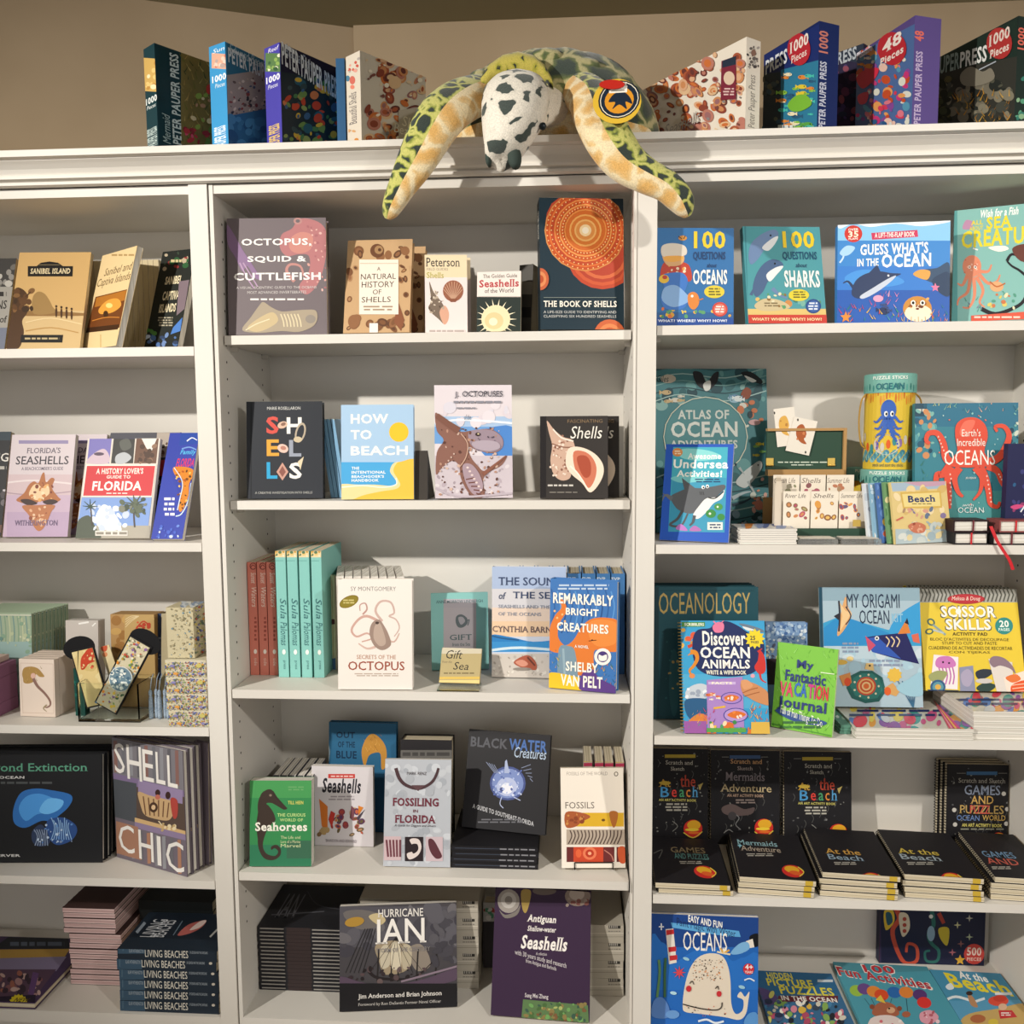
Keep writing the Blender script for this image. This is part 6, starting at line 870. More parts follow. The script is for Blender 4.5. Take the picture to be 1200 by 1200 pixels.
# puzzle tubes
def tube(lab, px, Y, z, r, h, strap=True, pattern=0):
    cx_ = colX(px, Y, z); t = thing('puzzle_tube', (cx_, Y, z), lab, 'puzzle tube', 'ocean puzzle tubes')
    YEL = mat('d8b83c', .5); TEA = mat('78b0a4', .5); body = MB()
    body.lathe((cx_, Y, z), [(r, 0), (r, h*.86)], YEL, 36); lid = MB()
    def on(mb, u, v, m, hw, hh, rr, n=10, sh=None):      # print curved onto the tube: u angle (deg, 0 = facing the camera), v height
        vs = []; 
        for k in range(n):
            a = 6.2832*k/n; du, dv = (sh[k] if sh else (hw*math.cos(a), hh*math.sin(a)))
            th = math.radians(u+du)+math.atan2(CAM.x-cx_, -(CAM.y-Y)) ; vs.append((cx_+rr*math.sin(th), Y-rr*math.cos(th), z+v+dv))
        mb.face(vs, mat(m, .5))
    R1 = r+.0004; e = .0003
    for k in range(40): on(body, -75+150*((k*37) % 40)/40, h*(.10+.02*((k*7) % 5)), ['5a9aa0', '3f7a8a', '8ab8b0', '4a86a0'][k % 4], 7, .006, R1, 8)
    for k in range(24): on(body, -80+160*((k*17) % 24)/24, h*(.72+.012*((k*5) % 9)), ['d8862c', 'c8702c', 'e09a3c'][k % 3], 2.2, .011, R1, 6)
    for k in range(12): on(body, -80+160*((k*7) % 12)/12, h*(.22+.015*((k*5) % 9)), ['8a6aa0', '3f8a8a', 'd8602c', 'c9c2b4'][k % 4], 5, .010, R1+e, 8)
    on(body, -4, h*.26, 'c4bcb0', 30, .022, R1+2*e, 16)
    on(body, -2, h*.62, '3a62b4', 17, .022, R1+3*e, 18); on(body, -3, h*.50, '3a62b4', 12, .016, R1+3*e, 14)
    for sd in (-1, 1):                        # the printed octopus's arms
        for k in range(4):
            for j in range(9):
                uu = -2+sd*(5+j*(3.4-.35*k)); vv = h*(.535-.032*k)-.0016*j*(k+.4)+.0042*math.sin(j*.75+k*1.1)
                on(body, uu, vv, '3a62b4', 4.6-.36*j, .0052-.0004*j, R1+4*e, 8)
    for s_ in (-7, 6): on(body, s_, h*.58, 'f0f0ec', 4.2, .006, R1+5*e, 10); on(body, s_+1, h*.578, '14161c', 2.2, .0034, R1+6*e, 8)
    body.build('tube_body', t, False)
    lid.lathe((cx_, Y, z), [(r+.0022, h*.80), (r+.0022, h-.002), (r, h)], TEA, 36)
    for k in range(14): on(lid, -70+10.8*k, h*(.845+.008*(k % 3)), ['3f8a84', '5aa498', '2f746e'][k % 3], 2.2, .008, r+.0027, 6)
    vs, fs, (a0, b0, a1, b1) = glyphs('PUZZLE STICKS', True, False); vs2, fs2, q2 = glyphs('OCEAN', True, False)
    for (V_, F_, (A0, B0, A1, B1), vb, hh, ww, cc) in ((vs, fs, (a0, b0, a1, b1), h*.955, .007, 78, 'e8f0e8'), (vs2, fs2, q2, h*.865, .014, 62, '2c6a74')):
        P_ = []
        for x, y in V_:
            th = math.radians(((x-A0)/(A1-A0)-.5)*ww)+math.atan2(CAM.x-cx_, -(CAM.y-Y)); P_.append((cx_+(r+.003)*math.sin(th), Y-(r+.003)*math.cos(th), z+vb+((y-B0)/(B1-B0)-.5)*hh))
        lid.mesh(P_, F_, mat(cc, .5))
    vs, fs, (a0, b0, a1, b1) = glyphs('stack and sort the sticks', False, False); P_ = []
    for x, y in vs:
        th = math.radians(((x-a0)/(a1-a0)-.5)*70)+math.atan2(CAM.x-cx_, -(CAM.y-Y)); P_.append((cx_+(R1+5*e)*math.sin(th), Y-(R1+5*e)*math.cos(th), z+.010+((y-b0)/(b1-b0)-.5)*.007))
    bl = MB(); bl.mesh(P_, fs, mat('1e4a58', .5)); lid.build('lid', t); bl.build('caption', t)
    if strap:
        for s_ in (-1, 1):
            m = MB(); x = cx_+s_*r
            m.tube(smooth([(x, Y-.006, z+h*.80), (x+s_*.012, Y-.008, z+h*.72), (x+s_*.016, Y-.008, z+h*.5), (x+s_*.011, Y-.008, z+h*.28), (x+s_*.001, Y-.006, z+h*.22)], False, 5), .0018, mat('a8843c', .9), 8); m.build('rope_handle', t)
    return t
RT = .0525
hl = .148
tube('lower ocean puzzle tube carrying the upper one', 1037, .157, z2, RT, hl, False)
tube('upper ocean puzzle tube with rope handles standing on another tube', 1040, .159, z2+hl+.0006, RT-.0015, .205)
tube('third ocean puzzle tube half hidden behind the lower one', 1019, .2625, z2, RT-.0015, hl, False)
b = book('paperback_book', 'front beach booklet with a framed title over cream sand', 'r2', (1049.6, 636, 1115.5, 636, 1106, 561, 1045.4, 568), .012, .006, 'e0c888', [
    P([(1044, 566), (1107, 560), (1108, 572), (1046, 576)], 'a8bccc'), B([(1058, 564), (1080, 563), (1104, 562), (1106, 568), (1080, 570)], 'c8a0b4'), S(1050, 572, 1106, 600, 26, ['ecd49c', 'd8b874', 'f0dcb0'], 3, 7, 3), P([(1055, 577), (1102, 575), (1104, 595), (1058, 596)], 'd8b45c'), P([(1057, 579), (1100.5, 577), (1102, 593), (1059.5, 594)], 'ecd890'), T('Beach', 1064, 580.5, 1096, 588.5, '2a3a6c', 'bs'), D(1068, 589.5, 1092, 591.5, 1, '8a7a4a', 3, 4), S(1056, 596, 1108, 606, 12, ['8a7aa0', 'b09070', 'd8a08c', '6a7a94'], 1.6, 3.6, 4), R(1049, 620, 1118, 640, 'b4c4c8'), S(1050, 612, 1114, 634, 30, ['d8dcd4', 'a0b4bc', 'e0d0a0', 'c8d0cc'], 2, 6, 5), B([(1064, 616), (1074, 612), (1084, 616), (1082, 624), (1070, 624)], 'c8785c'), S(1064, 613, 1084, 623, 10, ['e0a88c', '9a4a3c'], .8, 2, 6), L([(1050, 610), (1058, 606)], 2, 'c86a5c')], hard=False, lean=9, pages=PGW, group='thin seaside booklets')
for i, c in enumerate(('6f9a6c', '4f74b4', '8ab4cc', 'd8dce0')):
    bb = boxbook('paperback_book', 'thin booklet fanned out behind the front beach booklet, '+ORD[i]+' behind it', 'book', b.O+behind(b, i+1, .003)+V((-.0075*(i+1), 0, 0)), b.ex, b.ey, b.w*.98, b.h*(1-.01*i), .006, c, [S(1020-i*4, 566, 1050, 630, 20, [['8ab884', '4a7a4c', 'd8d0a0'], ['6a90cc', 'e0b84c', 'd86a4c'], ['c8dce4', '6a94b4', 'e8e8e0'], ['f0f0ee', 'c0c8d0', 'a8b0bc']][i], 2, 5, i+2)], hard=False, pages=PGW, group='thin seaside booklets')
book('hardcover_book', 'large teal ocean book with a red octopus around thin white capitals', 'r2', (1072, 607, 1193, 606, 1196.5, 472, 1068.3, 472.5), .076, .014, '3c7f8e', [
    R(1066, 470, 1198, 500, '33708a'), R(1066, 575, 1198, 610, '4a9090'), R(1069, 473, 1086, 488, '2a4a5c'), D(1074, 478, 1085, 484, 1, 'c9ccc0', 3, 2), S(1070, 474, 1096, 540, 30, ['2a5a70', '5a9aa0', 'c88a5c', '24485c', '7ab0a8'], 2, 5, 3), S(1090, 473, 1196, 484, 30, ['7ab0a0', 'c8c884', '2a6074', 'd8a890', '5a94a0'], 1.6, 4.4, 4, 'l'), S(1180, 484, 1196, 600, 30, ['2a5a70', '7ab0a8', '24485c', 'c8d0c0'], 1.6, 4, 5), S(1072, 540, 1092, 600, 20, ['2a6064', '5aa08c', 'c87a5c', '3a7a6a'], 2, 5, 6, 'l'), S(1100, 480, 1180, 600, 24, ['e0705a', 'b4d4d0', '8ac0c0'], .7, 1.6, 7),
    B([(1119, 512), (1120, 498), (1130, 490), (1144, 490), (1154, 498), (1157, 512), (1153, 530), (1160, 546), (1110, 546), (1121, 530)], 'd8513c'), B([(1124, 506), (1130, 494), (1142, 493), (1138, 504), (1128, 512)], 'e4705a'),
    L([(1116, 544), (1108, 536), (1105, 520), (1098, 508), (1088, 508), (1085, 516), (1089, 520)], 10, 'd8513c', 4), L([(1158, 542), (1170, 536), (1178, 524), (1182, 510), (1176, 500), (1166, 500), (1168, 506)], 10, 'd8513c', 3), L([(1112, 546), (1104, 556), (1098, 556), (1096, 566)], 9, 'd8513c', 6), L([(1116, 548), (1110, 560), (1112, 578), (1112, 596)], 10, 'd8513c', 4), L([(1124, 548), (1118, 560), (1122, 576), (1128, 582)], 9, 'd8513c', 3), L([(1148, 548), (1154, 560), (1158, 576), (1160, 590), (1168, 594), (1171, 588)], 10, 'd8513c', 3), L([(1156, 546), (1168, 552), (1174, 566), (1180, 572), (1188, 566)], 9, 'd8513c', 3), L([(1142, 548), (1150, 560), (1148, 576), (1140, 586)], 8, 'd8513c', 2),
    *[E(1113+(i % 2), 556+i*5, .9, 1.2, 'f0c0b0') for i in range(8)], *[E(1156+i*.8, 558+i*5, .9, 1.2, 'f0c0b0') for i in range(7)], *[E(1170+i*1.6, 556+i*3, .9, 1.2, 'f0c0b0') for i in range(6)], *[E(1107-i*1.6, 532-i*4, .9, 1.2, 'f0c0b0') for i in range(6)],
    T("Earth's", 1126.5, 503, 1148.5, 511.5, 'f0ece0', ''), T('Incredible', 1121, 514, 1154, 522.8, 'f0ece0', ''), T('OCEANS', 1106, 527.5, 1165.5, 545, 'f6f2e8', ''), T('JESS FRENCH', 1131, 559, 1143, 562, 'e8e4d8', ''), T('with', 1128, 590, 1140, 593.5, 'd8e0dc', ''), T('OCEAN', 1122, 594.5, 1152, 601, 'd8e0dc', '')], lean=7, hid=True, pages=PGW)
book('hardcover_book', 'dark navy book with white lettering leaning at the right photo edge', 'r2', (1180, 608, 1262, 608, 1270, 520, 1192, 520), .045, .018, '24264c', [S(1184, 530, 1204, 600, 12, ['3c3f74', '8a3a64', '2c5a84'], 1.5, 4, 3), B([(1184, 594), (1192, 591), (1200, 593), (1190, 597)], 'c84a7c'), L([(1196, 600), (1204, 588)], 1.6, 'e0e0e4'), L([(1200, 604), (1210, 592)], 1.6, 'e0e0e4')], lean=12, hid=True)
RB = mat('c0242c', .5)
def mini(lab, x0, x1, Y, z, rb, ribbon=None, col='1f1c1e'):
    X0, X1 = colX(x0, Y, z), colX(x1, Y, z)
    b = lie('mini_book', lab, 'book', (X0, Y, z), X1-X0, .055, .0245, col, spine='x0', pages=PGW, group='tiny gift books with red ribbons')
    m = MB(); xm = X0+(X1-X0)*rb; m.aabb(xm-.0017, xm+.0017, Y-.0009, Y-.0001, z+.0006, z+.024, RB if ribbon is None else mat('6a2a30', .5)); m.build('ribbon', b.root); return b
z = ZS['r2']+.0006
mini('bottom tiny ribboned book of the left pair of two', 1118, 1158, .010, z, .5); mini('top tiny book of the left pair with a dark red cover', 1117, 1158.5, .012, z+.025, .56, 1, '2a1518')
mini('bottom tiny book of the right pair with a long hanging ribbon', 1163, 1216, .004, z, .42, 1); b = mini('top tiny book of the right pair with pink and red cover', 1171, 1226, .008, z+.025, .35, None, '8a4a48')
m = MB(); q = [onY(1161, 617, .000), onY(1164, 624, -.003), onY(1169, 635, -.006), onY(1176, 646, -.009), onY(1183, 657, -.012), onY(1187, 668, -.013)]
q = smooth([tuple(p) for p in q], False, 4); vs = [(x-.003, y, zz) for x, y, zz in q]+[(x+.003, y-.001, zz+.001) for x, y, zz in q]; n = len(q)
m.mesh(vs+[(x, y+.0006, zz) for x, y, zz in vs], [(i, i+1, n+i+1, n+i) for i in range(n-1)]+[(2*n+i, 3*n+i, 3*n+i+1, 2*n+i+1) for i in range(n-1)], RB); single(m, 'ribbon', 'bright red ribbon marker hanging down over the shelf edge', 'ribbon')
# ---- third shelf of the right bookcase
b = book('hardcover_book', 'thick dark teal hardcover with tall thin gold lettering in the corner', 'r3', (766, 843, 889.5, 842, 888, 688, 765.6, 688), .12, .022, '1f4a54', [R(765, 688, 772, 845, '17363e'), L([(774, 692), (884, 692)], .6, '17363e'), T('OCEANOLOGY', 772, 694.5, 879, 719.5, 'b39a5c', ''), E(790, 800, 6, 40, '2c5a62'), S(780, 740, 796, 830, 20, ['b39a5c', '2f666c'], .8, 2, 3)], lean=4)
for i in range(2): dup(b.root, behind(b, i+1)+V((-.002, 0, .0)), 'thick dark teal hardcover, '+ORD[i+1]+' copy from the front in the corner')
Z3 = [R(794, 726, 904, 770, '3a9ccc'), R(794, 770, 904, 800, '2f86bc')]
b = book('spiral_book', 'spiral ocean animals activity book with navy title cloud and cut flap', 'r3', (801.8, 857, 902, 862, 895, 727, 797, 727.6), .016, .012, '3a9ccc', [
    R(796, 790, 905, 830, '4fa8d0'), S(798, 735, 826, 760, 14, ['c98a3c', 'd85a3c', '2c6a8c', 'e0b050'], 2, 5, 3), L([(806, 758), (814, 755), (822, 752)], 4, 'c8442c', 2), B([(812, 748), (818, 738), (832, 736), (838, 730), (852, 728), (866, 734), (878, 742), (892, 746), (896, 764), (888, 784), (870, 792), (836, 792), (818, 784), (812, 768)], '1f2c5c'), B([(835, 734), (841, 729), (848, 731), (847, 740), (838, 741)], 'e07a9c'), L([(840, 732), (836, 728)], 1.6, 'e07a9c'), L([(844, 731), (848, 726)], 1.6, 'e07a9c'), B([(866, 731), (876, 732), (892, 737), (895, 741), (880, 739)], '6a7a8c'), B([(870, 734), (884, 738), (876, 739)], 'dfe2e4'), star(884.5, 748.5, 12, 'e8d02f', 12, .72), T('25', 879, 745, 885, 750, '2a2c3c'), T('PAGES', 880, 751, 889, 754, '2a2c3c'),
    R(799, 729, 826, 734.5, '4a8a3c'), T('SCRIBBLERS', 802, 730, 825, 733.5, 'f0f0e4'), L([(809, 764), (815, 765), (817, 772), (813, 780), (808, 786), (811, 792)], 6, 'd8882c', 2), L([(811, 765), (806, 768)], 2.4, 'd8882c', 1), B([(890, 762), (896, 770), (897, 786), (890, 790), (884, 782), (888, 774)], 'c8342f'), L([(890, 786), (892, 796), (898, 800)], 3, 'c8342f', 1), L([(888, 764), (893, 760)], 2.6, 'c8342f', 1), E(811, 792, 3.4, 3, 'dc8a50'), E(882, 792, 2.6, 2.4, 'e0a0b0'),
    T('Discover', 823, 739.5, 873.5, 756.5, 'f4f0e6', 'b'), T('OCEAN', 820.6, 758, 878.7, 771.5, 'f6f2ea', 'b'), T('ANIMALS', 822.3, 773, 878.7, 783.5, 'f6f2ea', 'b'), T('WRITE & WIPE BOOK', 827.5, 785.5, 874.5, 790.5, 'f0ecd8', 'b'),
    B([(803, 812), (810, 804), (822, 801), (832, 806), (834, 814), (822, 820), (808, 822)], 'c4ccd4'), S(804, 806, 830, 818, 12, ['9aa4b4', 'e4e8ec'], 1.4, 3.4, 3), B([(802, 822), (816, 818), (832, 822), (828, 842), (808, 842)], '2a5a84'), B([(808, 844), (820, 836), (832, 842), (826, 850), (812, 850)], 'd8803c'), R(800, 845, 828, 861, '9a5aa0'), S(802, 834, 828, 856, 12, ['3c9a6a', 'd86a3c', 'e0b84a', 'b84a8a'], 1.5, 4, 5, 'l'),
    P([(828, 797), (870, 793), (872, 852), (829, 854)], 'a884c4'), R(830, 799, 862, 802, 'c8b0dc'), T('FACTS', 834, 799, 858, 802, 'f4ecd0'), S(830, 812, 846, 820, 6, ['d86a3c', 'f0e0c8'], 2, 4, 4, 'f'), E(857, 818, 12.5, 7, '3c3c94'), E(857, 818, 11.5, 6.2, 'a884c4'), B([(848, 818), (856, 814), (866, 817), (858, 822)], 'd8702c'), S(850, 815, 864, 821, 5, ['f0e0d0', 'e8863c'], 1, 2, 3), E(862, 838, 14.5, 8.5, '3c3c94'), E(862, 838, 13.4, 7.6, 'b494cc'), B([(852, 838), (862, 833), (874, 837), (864, 842)], 'd8702c'), S(854, 834, 872, 841, 6, ['f0e0d0', 'e8863c'], 1, 2.2, 6), L([(836, 830), (850, 828)], 2.4, 'e0b03c'),
    B([(868, 800), (878, 799), (890, 804), (900, 812), (903, 826), (890, 824), (878, 818), (870, 812)], 'c98a5c'), B([(868, 798), (876, 797), (882, 804), (872, 808)], 'd89a6c'), L([(870, 812), (880, 808), (888, 806)], 1, '9a5a34'), L([(872, 816), (882, 813), (890, 811)], 1, '9a5a34'),
    S(876, 828, 900, 852, 26, ['d8702c', 'e0a04a', 'c84a2c', 'e8c07a'], 1.6, 4.4, 7, 'l'), S(830, 846, 880, 862, 30, ['3c8a4a', 'd8702c', 'e8b84a', 'e0643c', '4a9a6a', 'f0d8b0'], 1.6, 4, 8), R(880, 846, 903, 864, 'd8b04c'), S(826, 832, 838, 848, 12, ['c83a6a', '8a3a8a', 'e06a8a'], 1.6, 4, 9, 'l'), P([(828, 853), (874, 853), (874, 858), (828, 858)], '5aa04a')], hard=False, cat='book', pages=PGW, lean=10)
spiral(b, 'x0', 34, .006, mat('c9a860', .4, .7), .02, .98)
book('paperback_book', 'lime green vacation journal with navy and multicoloured lettering', 'r3', (903.6, 851.5, 975, 865.6, 983.8, 761.6, 911.2, 752), .016, .010, '7cc044', [
    S(904, 752, 984, 866, 130, ['68b038', '8ed05a', '9adc6a', '5aa034'], 2, 5, 3, 'l', 0), T('My', 934, 774, 953.5, 787, '2c3a78', 'b'), T('Fantastic', 920, 787.5, 968, 801, '2c3a78', 'b'), T('VA', 914, 799, 930, 816, 'd84a6a', 'b'), T('CA', 931, 800, 946, 817, '3a6ac0', 'b'), T('TI', 947, 802, 956, 819, 'c83a8a', 'b'), T('ON', 956.5, 804, 971, 821, 'd8344a', 'b'), T('Journal', 911, 819, 968.5, 836, '2c3a78', 'b'), B([(910, 834), (914, 831), (940, 838), (966, 845), (968, 849), (956, 850), (930, 845)], '34508c'), T('Full of Fun Things To Do', 914, 834, 964, 847, 'f0f4e0', 'k'), D(914, 844, 966, 855, 2, '3a6a3c', 3, 6), L([(906, 848), (974, 862)], 1, '4a8a34'), L([(962, 788), (978, 790)], 1, 'e4f0d0')], hard=False, lean=9, pages=PGW, sy=.1)
book('hardcover_book', 'blue patterned book standing behind the lime green vacation journal', 'r3', (897, 800, 946, 800, 947, 730, 896, 729), .16, .02, '7c9ac0', [S(896, 730, 946, 755, 110, ['5a7aac', 'b4c8dc', '8aa8cc', 'd8e0e8', '46689c'], 1, 2.8, 3), S(896, 755, 912, 775, 18, ['d8cfa8', '7a6a7a', 'e0d8c0', '5a5c74'], 1, 2.8, 4), R(896, 772, 946, 802, '3a2c34')], hid=True, lean=4)
OR = [R(957, 688, 1080, 704, '8eaab8'), P([(957, 730), (985, 722), (1000, 726), (1012, 730), (1040, 738), (1080, 742), (1080, 764), (957, 764)], '3a9ccc'), P([(957, 736), (978, 726), (1000, 726), (1050, 745), (1050, 752), (957, 760)], '2f8cc8'), B([(1042, 742), (1052, 722), (1076, 706), (1082, 708), (1082, 744), (1060, 748)], '3a9cd4'), R(957, 757, 1084, 772, 'b8cdd8'), S(957, 764, 1084, 790, 24, ['a8c8d8', 'c9d8e0', 'b0d0dc'], 3, 9, 3)]
b = book('hardcover_book', 'pale blue paper folding kit with an angular fish and hexagonal turtle', 'r3', (967, 829, 1082, 829, 1076, 688, 965, 689), .12, .03, 'a9c0cc', {'front': OR+[
    B([(981, 742), (990, 700), (994, 712), (998, 720), (994, 730), (986, 742)], 'dca870'), P([(984, 706), (991, 716), (998, 718), (992, 728), (984, 740), (987, 722)], 'e8c490'), L([(983, 704), (984, 722), (983, 740)], 2, '2c2a34'), L([(991, 711), (997, 722), (991, 732)], 1.4, '3a3440'), P([(977, 722), (984, 718), (984, 728)], '2c2a34'),
    T('MY ORIGAMI', 992, 696, 1054, 712.5, '26344c', ''), T('OCEAN', 1007, 715, 1042, 731, '26344c', ''), T('KIT', 1045, 719, 1058, 729, '8ac0dc', 'b'),
    P([(1014, 747), (1026, 745), (1054, 742), (1062, 742), (1077, 778), (1050, 772), (1022, 764)], '24265c'), P([(1016, 748), (1028, 746), (1056, 772), (1022, 764)], '3258b0'), P([(1014, 745), (1026, 756), (1018, 764)], 'c8506c'), P([(1052, 743), (1062, 726), (1067, 742)], 'd8823c'), P([(1060, 730), (1063, 724), (1065, 732)], '1e2034'), E(1027.5, 748, 2.6, 2.6, 'e8e8e4'), E(1027.5, 748, 1.3, 1.3, '14141c'), *[L([(1038+i*6, 746), (1042+i*6, 751), (1039+i*6, 758)], 1.4, 'e0c8a0') for i in range(3)], P([(1068, 744), (1076, 742), (1078, 754), (1070, 752)], 'd86a54'), D(985, 752, 1008, 766, 3, '8a98b0', 3, 4), D(1014, 772, 1060, 782, 2, '8a98b0', 4, 7),
    P([(992, 806), (996, 792), (1008, 786), (1022, 786), (1034, 794), (1038, 810), (1030, 822), (1014, 824), (998, 818)], '24605c'), P([(996, 804), (1000, 794), (1010, 789), (1022, 789), (1031, 796), (1034, 809), (1028, 818), (1014, 820), (1002, 815)], '2f7a72'), *[E(1015, 804, r_, r_*.95, c) for r_, c in ((11.5, 'c84a34'), (9.5, 'e0b070'), (7.5, 'c8502c'), (5.4, 'e8c48a'), (3.4, 'd86a34'))], *[E(1015+14.5*math.cos(k*.7), 804+13.5*math.sin(k*.7), 1.3, 1.3, 'e0d8b8') for k in range(9)], P([(983, 792), (996, 788), (998, 800), (988, 804)], 'd08a4c'), E(993, 799, 4, 5, 'd8502c'), P([(1036, 806), (1046, 800), (1054, 810), (1050, 816), (1038, 812)], 'd0a060'), E(1040, 810, 4, 5, 'd8602c'), P([(1013, 784), (1015, 777), (1023, 777), (1024, 786)], 'e0c080'), E(1019, 780, 1.2, 1.2, '2a2a2c'), star(1048, 791, 9, 'e0b84a', 10, .8), E(986, 776, 7, 3, 'd8b050'), E(996, 772, 4, 3, 'e0c88a'), *[L([(1070, 830), (1066+i*3-6, 812), (1060+i*5-8, 798)], 1, '3a6a8c') for i in range(5)], B([(1050, 806), (1064, 796), (1080, 788), (1084, 812), (1066, 816)], '9ac4d4')], 'left%': []}, spinecol='3a6a84', lean=5, hid=True, zoff=.0256)
b = book('activity_pad', 'yellow scissor activity pad with grey zigzag top and a round green badge', 'r3', (1085, 829, 1203, 827, 1191, 690, 1074, 690), .13, .02, 'e2c63c', [
    R(1070, 688, 1200, 706, 'a8a8a0'), *[L([(1074+i*4.6, 690), (1077+i*4.6, 697), (1074.5+i*4.6, 705)], 1.7, '56564e', sm=False) for i in range(26)], E(1132, 702, 22, 6, 'a8242c'), E(1132, 702, 20.6, 5, 'b8303a'), T('Melissa & Doug', 1115, 699, 1149, 705, 'f0e0d0', 'i'),
    T('SCISSOR', 1101.4, 709.4, 1167.6, 724.6, '4a4a44'), T('SCISSOR', 1102.5, 710.5, 1166.5, 723.5, 'f4f2ea'), T('SKILLS', 1107, 724.4, 1162, 739.2, '4a4a44'), T('SKILLS', 1108, 725.4, 1161, 738.2, 'f4f2ea'), E(1123, 716.5, 3.4, 3.4, 'f4f2ea'), E(1176.5, 733.5, 10.5, 10, '2f8a84'), T('20', 1171, 727, 1182, 735, 'f0f4ec'), T('PAGES', 1170, 736, 1183, 739.5, 'd8ece4'),
    E(1091, 729, 5, 4, '4a6a5c', 40), E(1091, 729, 3, 2.2, 'e2c63c', 40), E(1089, 740, 5, 3.6, '4a6a5c', -10), E(1089, 740, 3, 2, 'e2c63c', -10), L([(1093, 732), (1108, 744)], 2.4, '8aa0a0'), L([(1093, 738), (1106, 742)], 2, 'b4c0c0'), T('ACTIVITY PAD', 1116, 741, 1157, 745, '5a4c1c'), T('BLOC D\'ACTIVITES DE DECOUPAGE', 1090, 747.5, 1182, 751, '5a4c1c', ''), T('STUFF TO CUT AND PASTE', 1104, 752, 1168, 755.5, '5a4c1c', ''), T('CUADERNO DE ACTIVIDADES DE RECORTAR', 1088, 757.5, 1186, 761.5, '5a4c1c', ''), T('CON TIJERAS', 1112, 763, 1160, 766.5, '5a4c1c', ''),
    P([(1094, 767), (1123, 770), (1122, 808), (1090, 806)], 'f0e4e4'), B([(1096, 776), (1100, 770), (1112, 769), (1119, 775), (1119, 781), (1108, 783), (1098, 782)], 'c878b8'), *[L([(1100+i*4, 782), (1102+i*4, 792), (1099+i*4.4, 802)], 1.6, 'b868a8') for i in range(5)], E(1105, 776, 1.2, 1.2, '2a1a2a'), E(1112, 777, 1.2, 1.2, '2a1a2a'), B([(1088, 792), (1098, 786), (1110, 788), (1104, 798), (1094, 800)], '9aa06a'), E(1099, 805, 9, 8.5, '2f5a84'), E(1099, 805, 6.5, 6, '5a94a0'), E(1099, 805, 3.5, 3.2, 'd8a84c'), P([(1086, 808), (1125, 809), (1122, 813), (1088, 813)], '1f3a64'), P([(1124, 782), (1140, 780), (1143, 810), (1125, 810)], '8a8ea8'), B([(1126, 790), (1134, 784), (1140, 792), (1136, 804), (1128, 802)], 'a8a0b8'), B([(1143, 788), (1152, 784), (1164, 786), (1158, 793), (1147, 796)], '2c3440'), B([(1144, 806), (1154, 800), (1167, 803), (1160, 810), (1150, 811)], '2c4440'), E(1153, 798, 10, 3, 'c8c4c0'), P([(1158, 772), (1186, 776), (1188, 812), (1168, 812)], 'dcd4cc'), B([(1159, 775), (1164, 769), (1176, 771), (1186, 780), (1190, 790), (1184, 784), (1172, 780), (1164, 782)], '8a7480'), P([(1176, 794), (1204, 786), (1204, 818), (1180, 815)], 'f0dccc'), B([(1184, 806), (1190, 800), (1204, 798), (1204, 816), (1188, 816)], 'e0582c'), B([(1178, 794), (1190, 790), (1196, 796), (1186, 800)], 'e0763c'), *[L([(1186, 803+i*4), (1203, 801+i*4)], 1, 'f0c8a8') for i in range(4)]], hard=False, hid=True, lean=6, pages=PGW, zoff=.0605)
for i in range(2): dup(b.root, behind(b, i+1)+V((-.004*(i+1), 0, 0)), 'yellow scissor activity pad, '+ORD[i+1]+' from the front')
MARK = ['c85a8a', 'e0a04a', '4a9a94', '8a5aa8', 'd84a5c', '5a84c8', 'e0cc5c', 'c8d0d8']
def sets(x0, x1, n, Y, t, seed, lab, grp, px):
    return stack('drawing_set', lambda i: ORD[i]+lab, 'art set', grp, 'r3', x0, x1, Y, .20, t, n, 'd4d2c6', None, spine=None, hard=False, pages=PGW, seed=seed, jit=.004, topart={'top': [S(px[0], px[1], px[2], px[3], 70, MARK, 3, 9, seed), D(px[0]+10, px[1]+6, px[2]-20, px[1]+16, 2, '2c3a6a', 3, 7), *[L([(px[4]-26+i*2.4, px[3]-52), (px[4]+18+i*2.4, px[3]+2)], 1.5, c) for i, c in enumerate(['c8385c', 'e08aa0', 'b83060', 'e8b84a', 'd04870', 'c83a8a'])]]}, rough=.25, coat=.6)
sets(1003, 1141, 3, .004, .0076, 3, ' colourful art set from the top of the pile below the folding kit', 'art sets below the folding kit', (985, 825, 1142, 865, 1112))
sets(1146, 1262, 5, .012, .0115, 5, ' art set from the top of the pile below the yellow pad', 'art sets below the yellow pad', (1085, 812, 1260, 850, 1230))
z = ZS['r3']+.0006; X0 = colX(978, .02, z)
b = None
for i in range(3):
    o = V((colX(984, .03, z)+.001*i, .03, z+i*.0066))
    if b is None: b = lie('pencil_pack', 'green edged pencil pack lying under the folding kit, lowest one', 'pencils', o, .022, .15, .006, '5a8a78', {'top': [S(970, 830, 1002, 875, 30, ['4a7a6a', '9ab8a4', 'c9d8cc', '2c5a5c'], 1, 3, 3)]}, spine=None, kind='box', group='pencil packs lying flat'); o0 = o
    else: dup(b.root, o-o0, 'green edged pencil pack lying under the folding kit, '+('middle one', 'topmost one')[i-1])
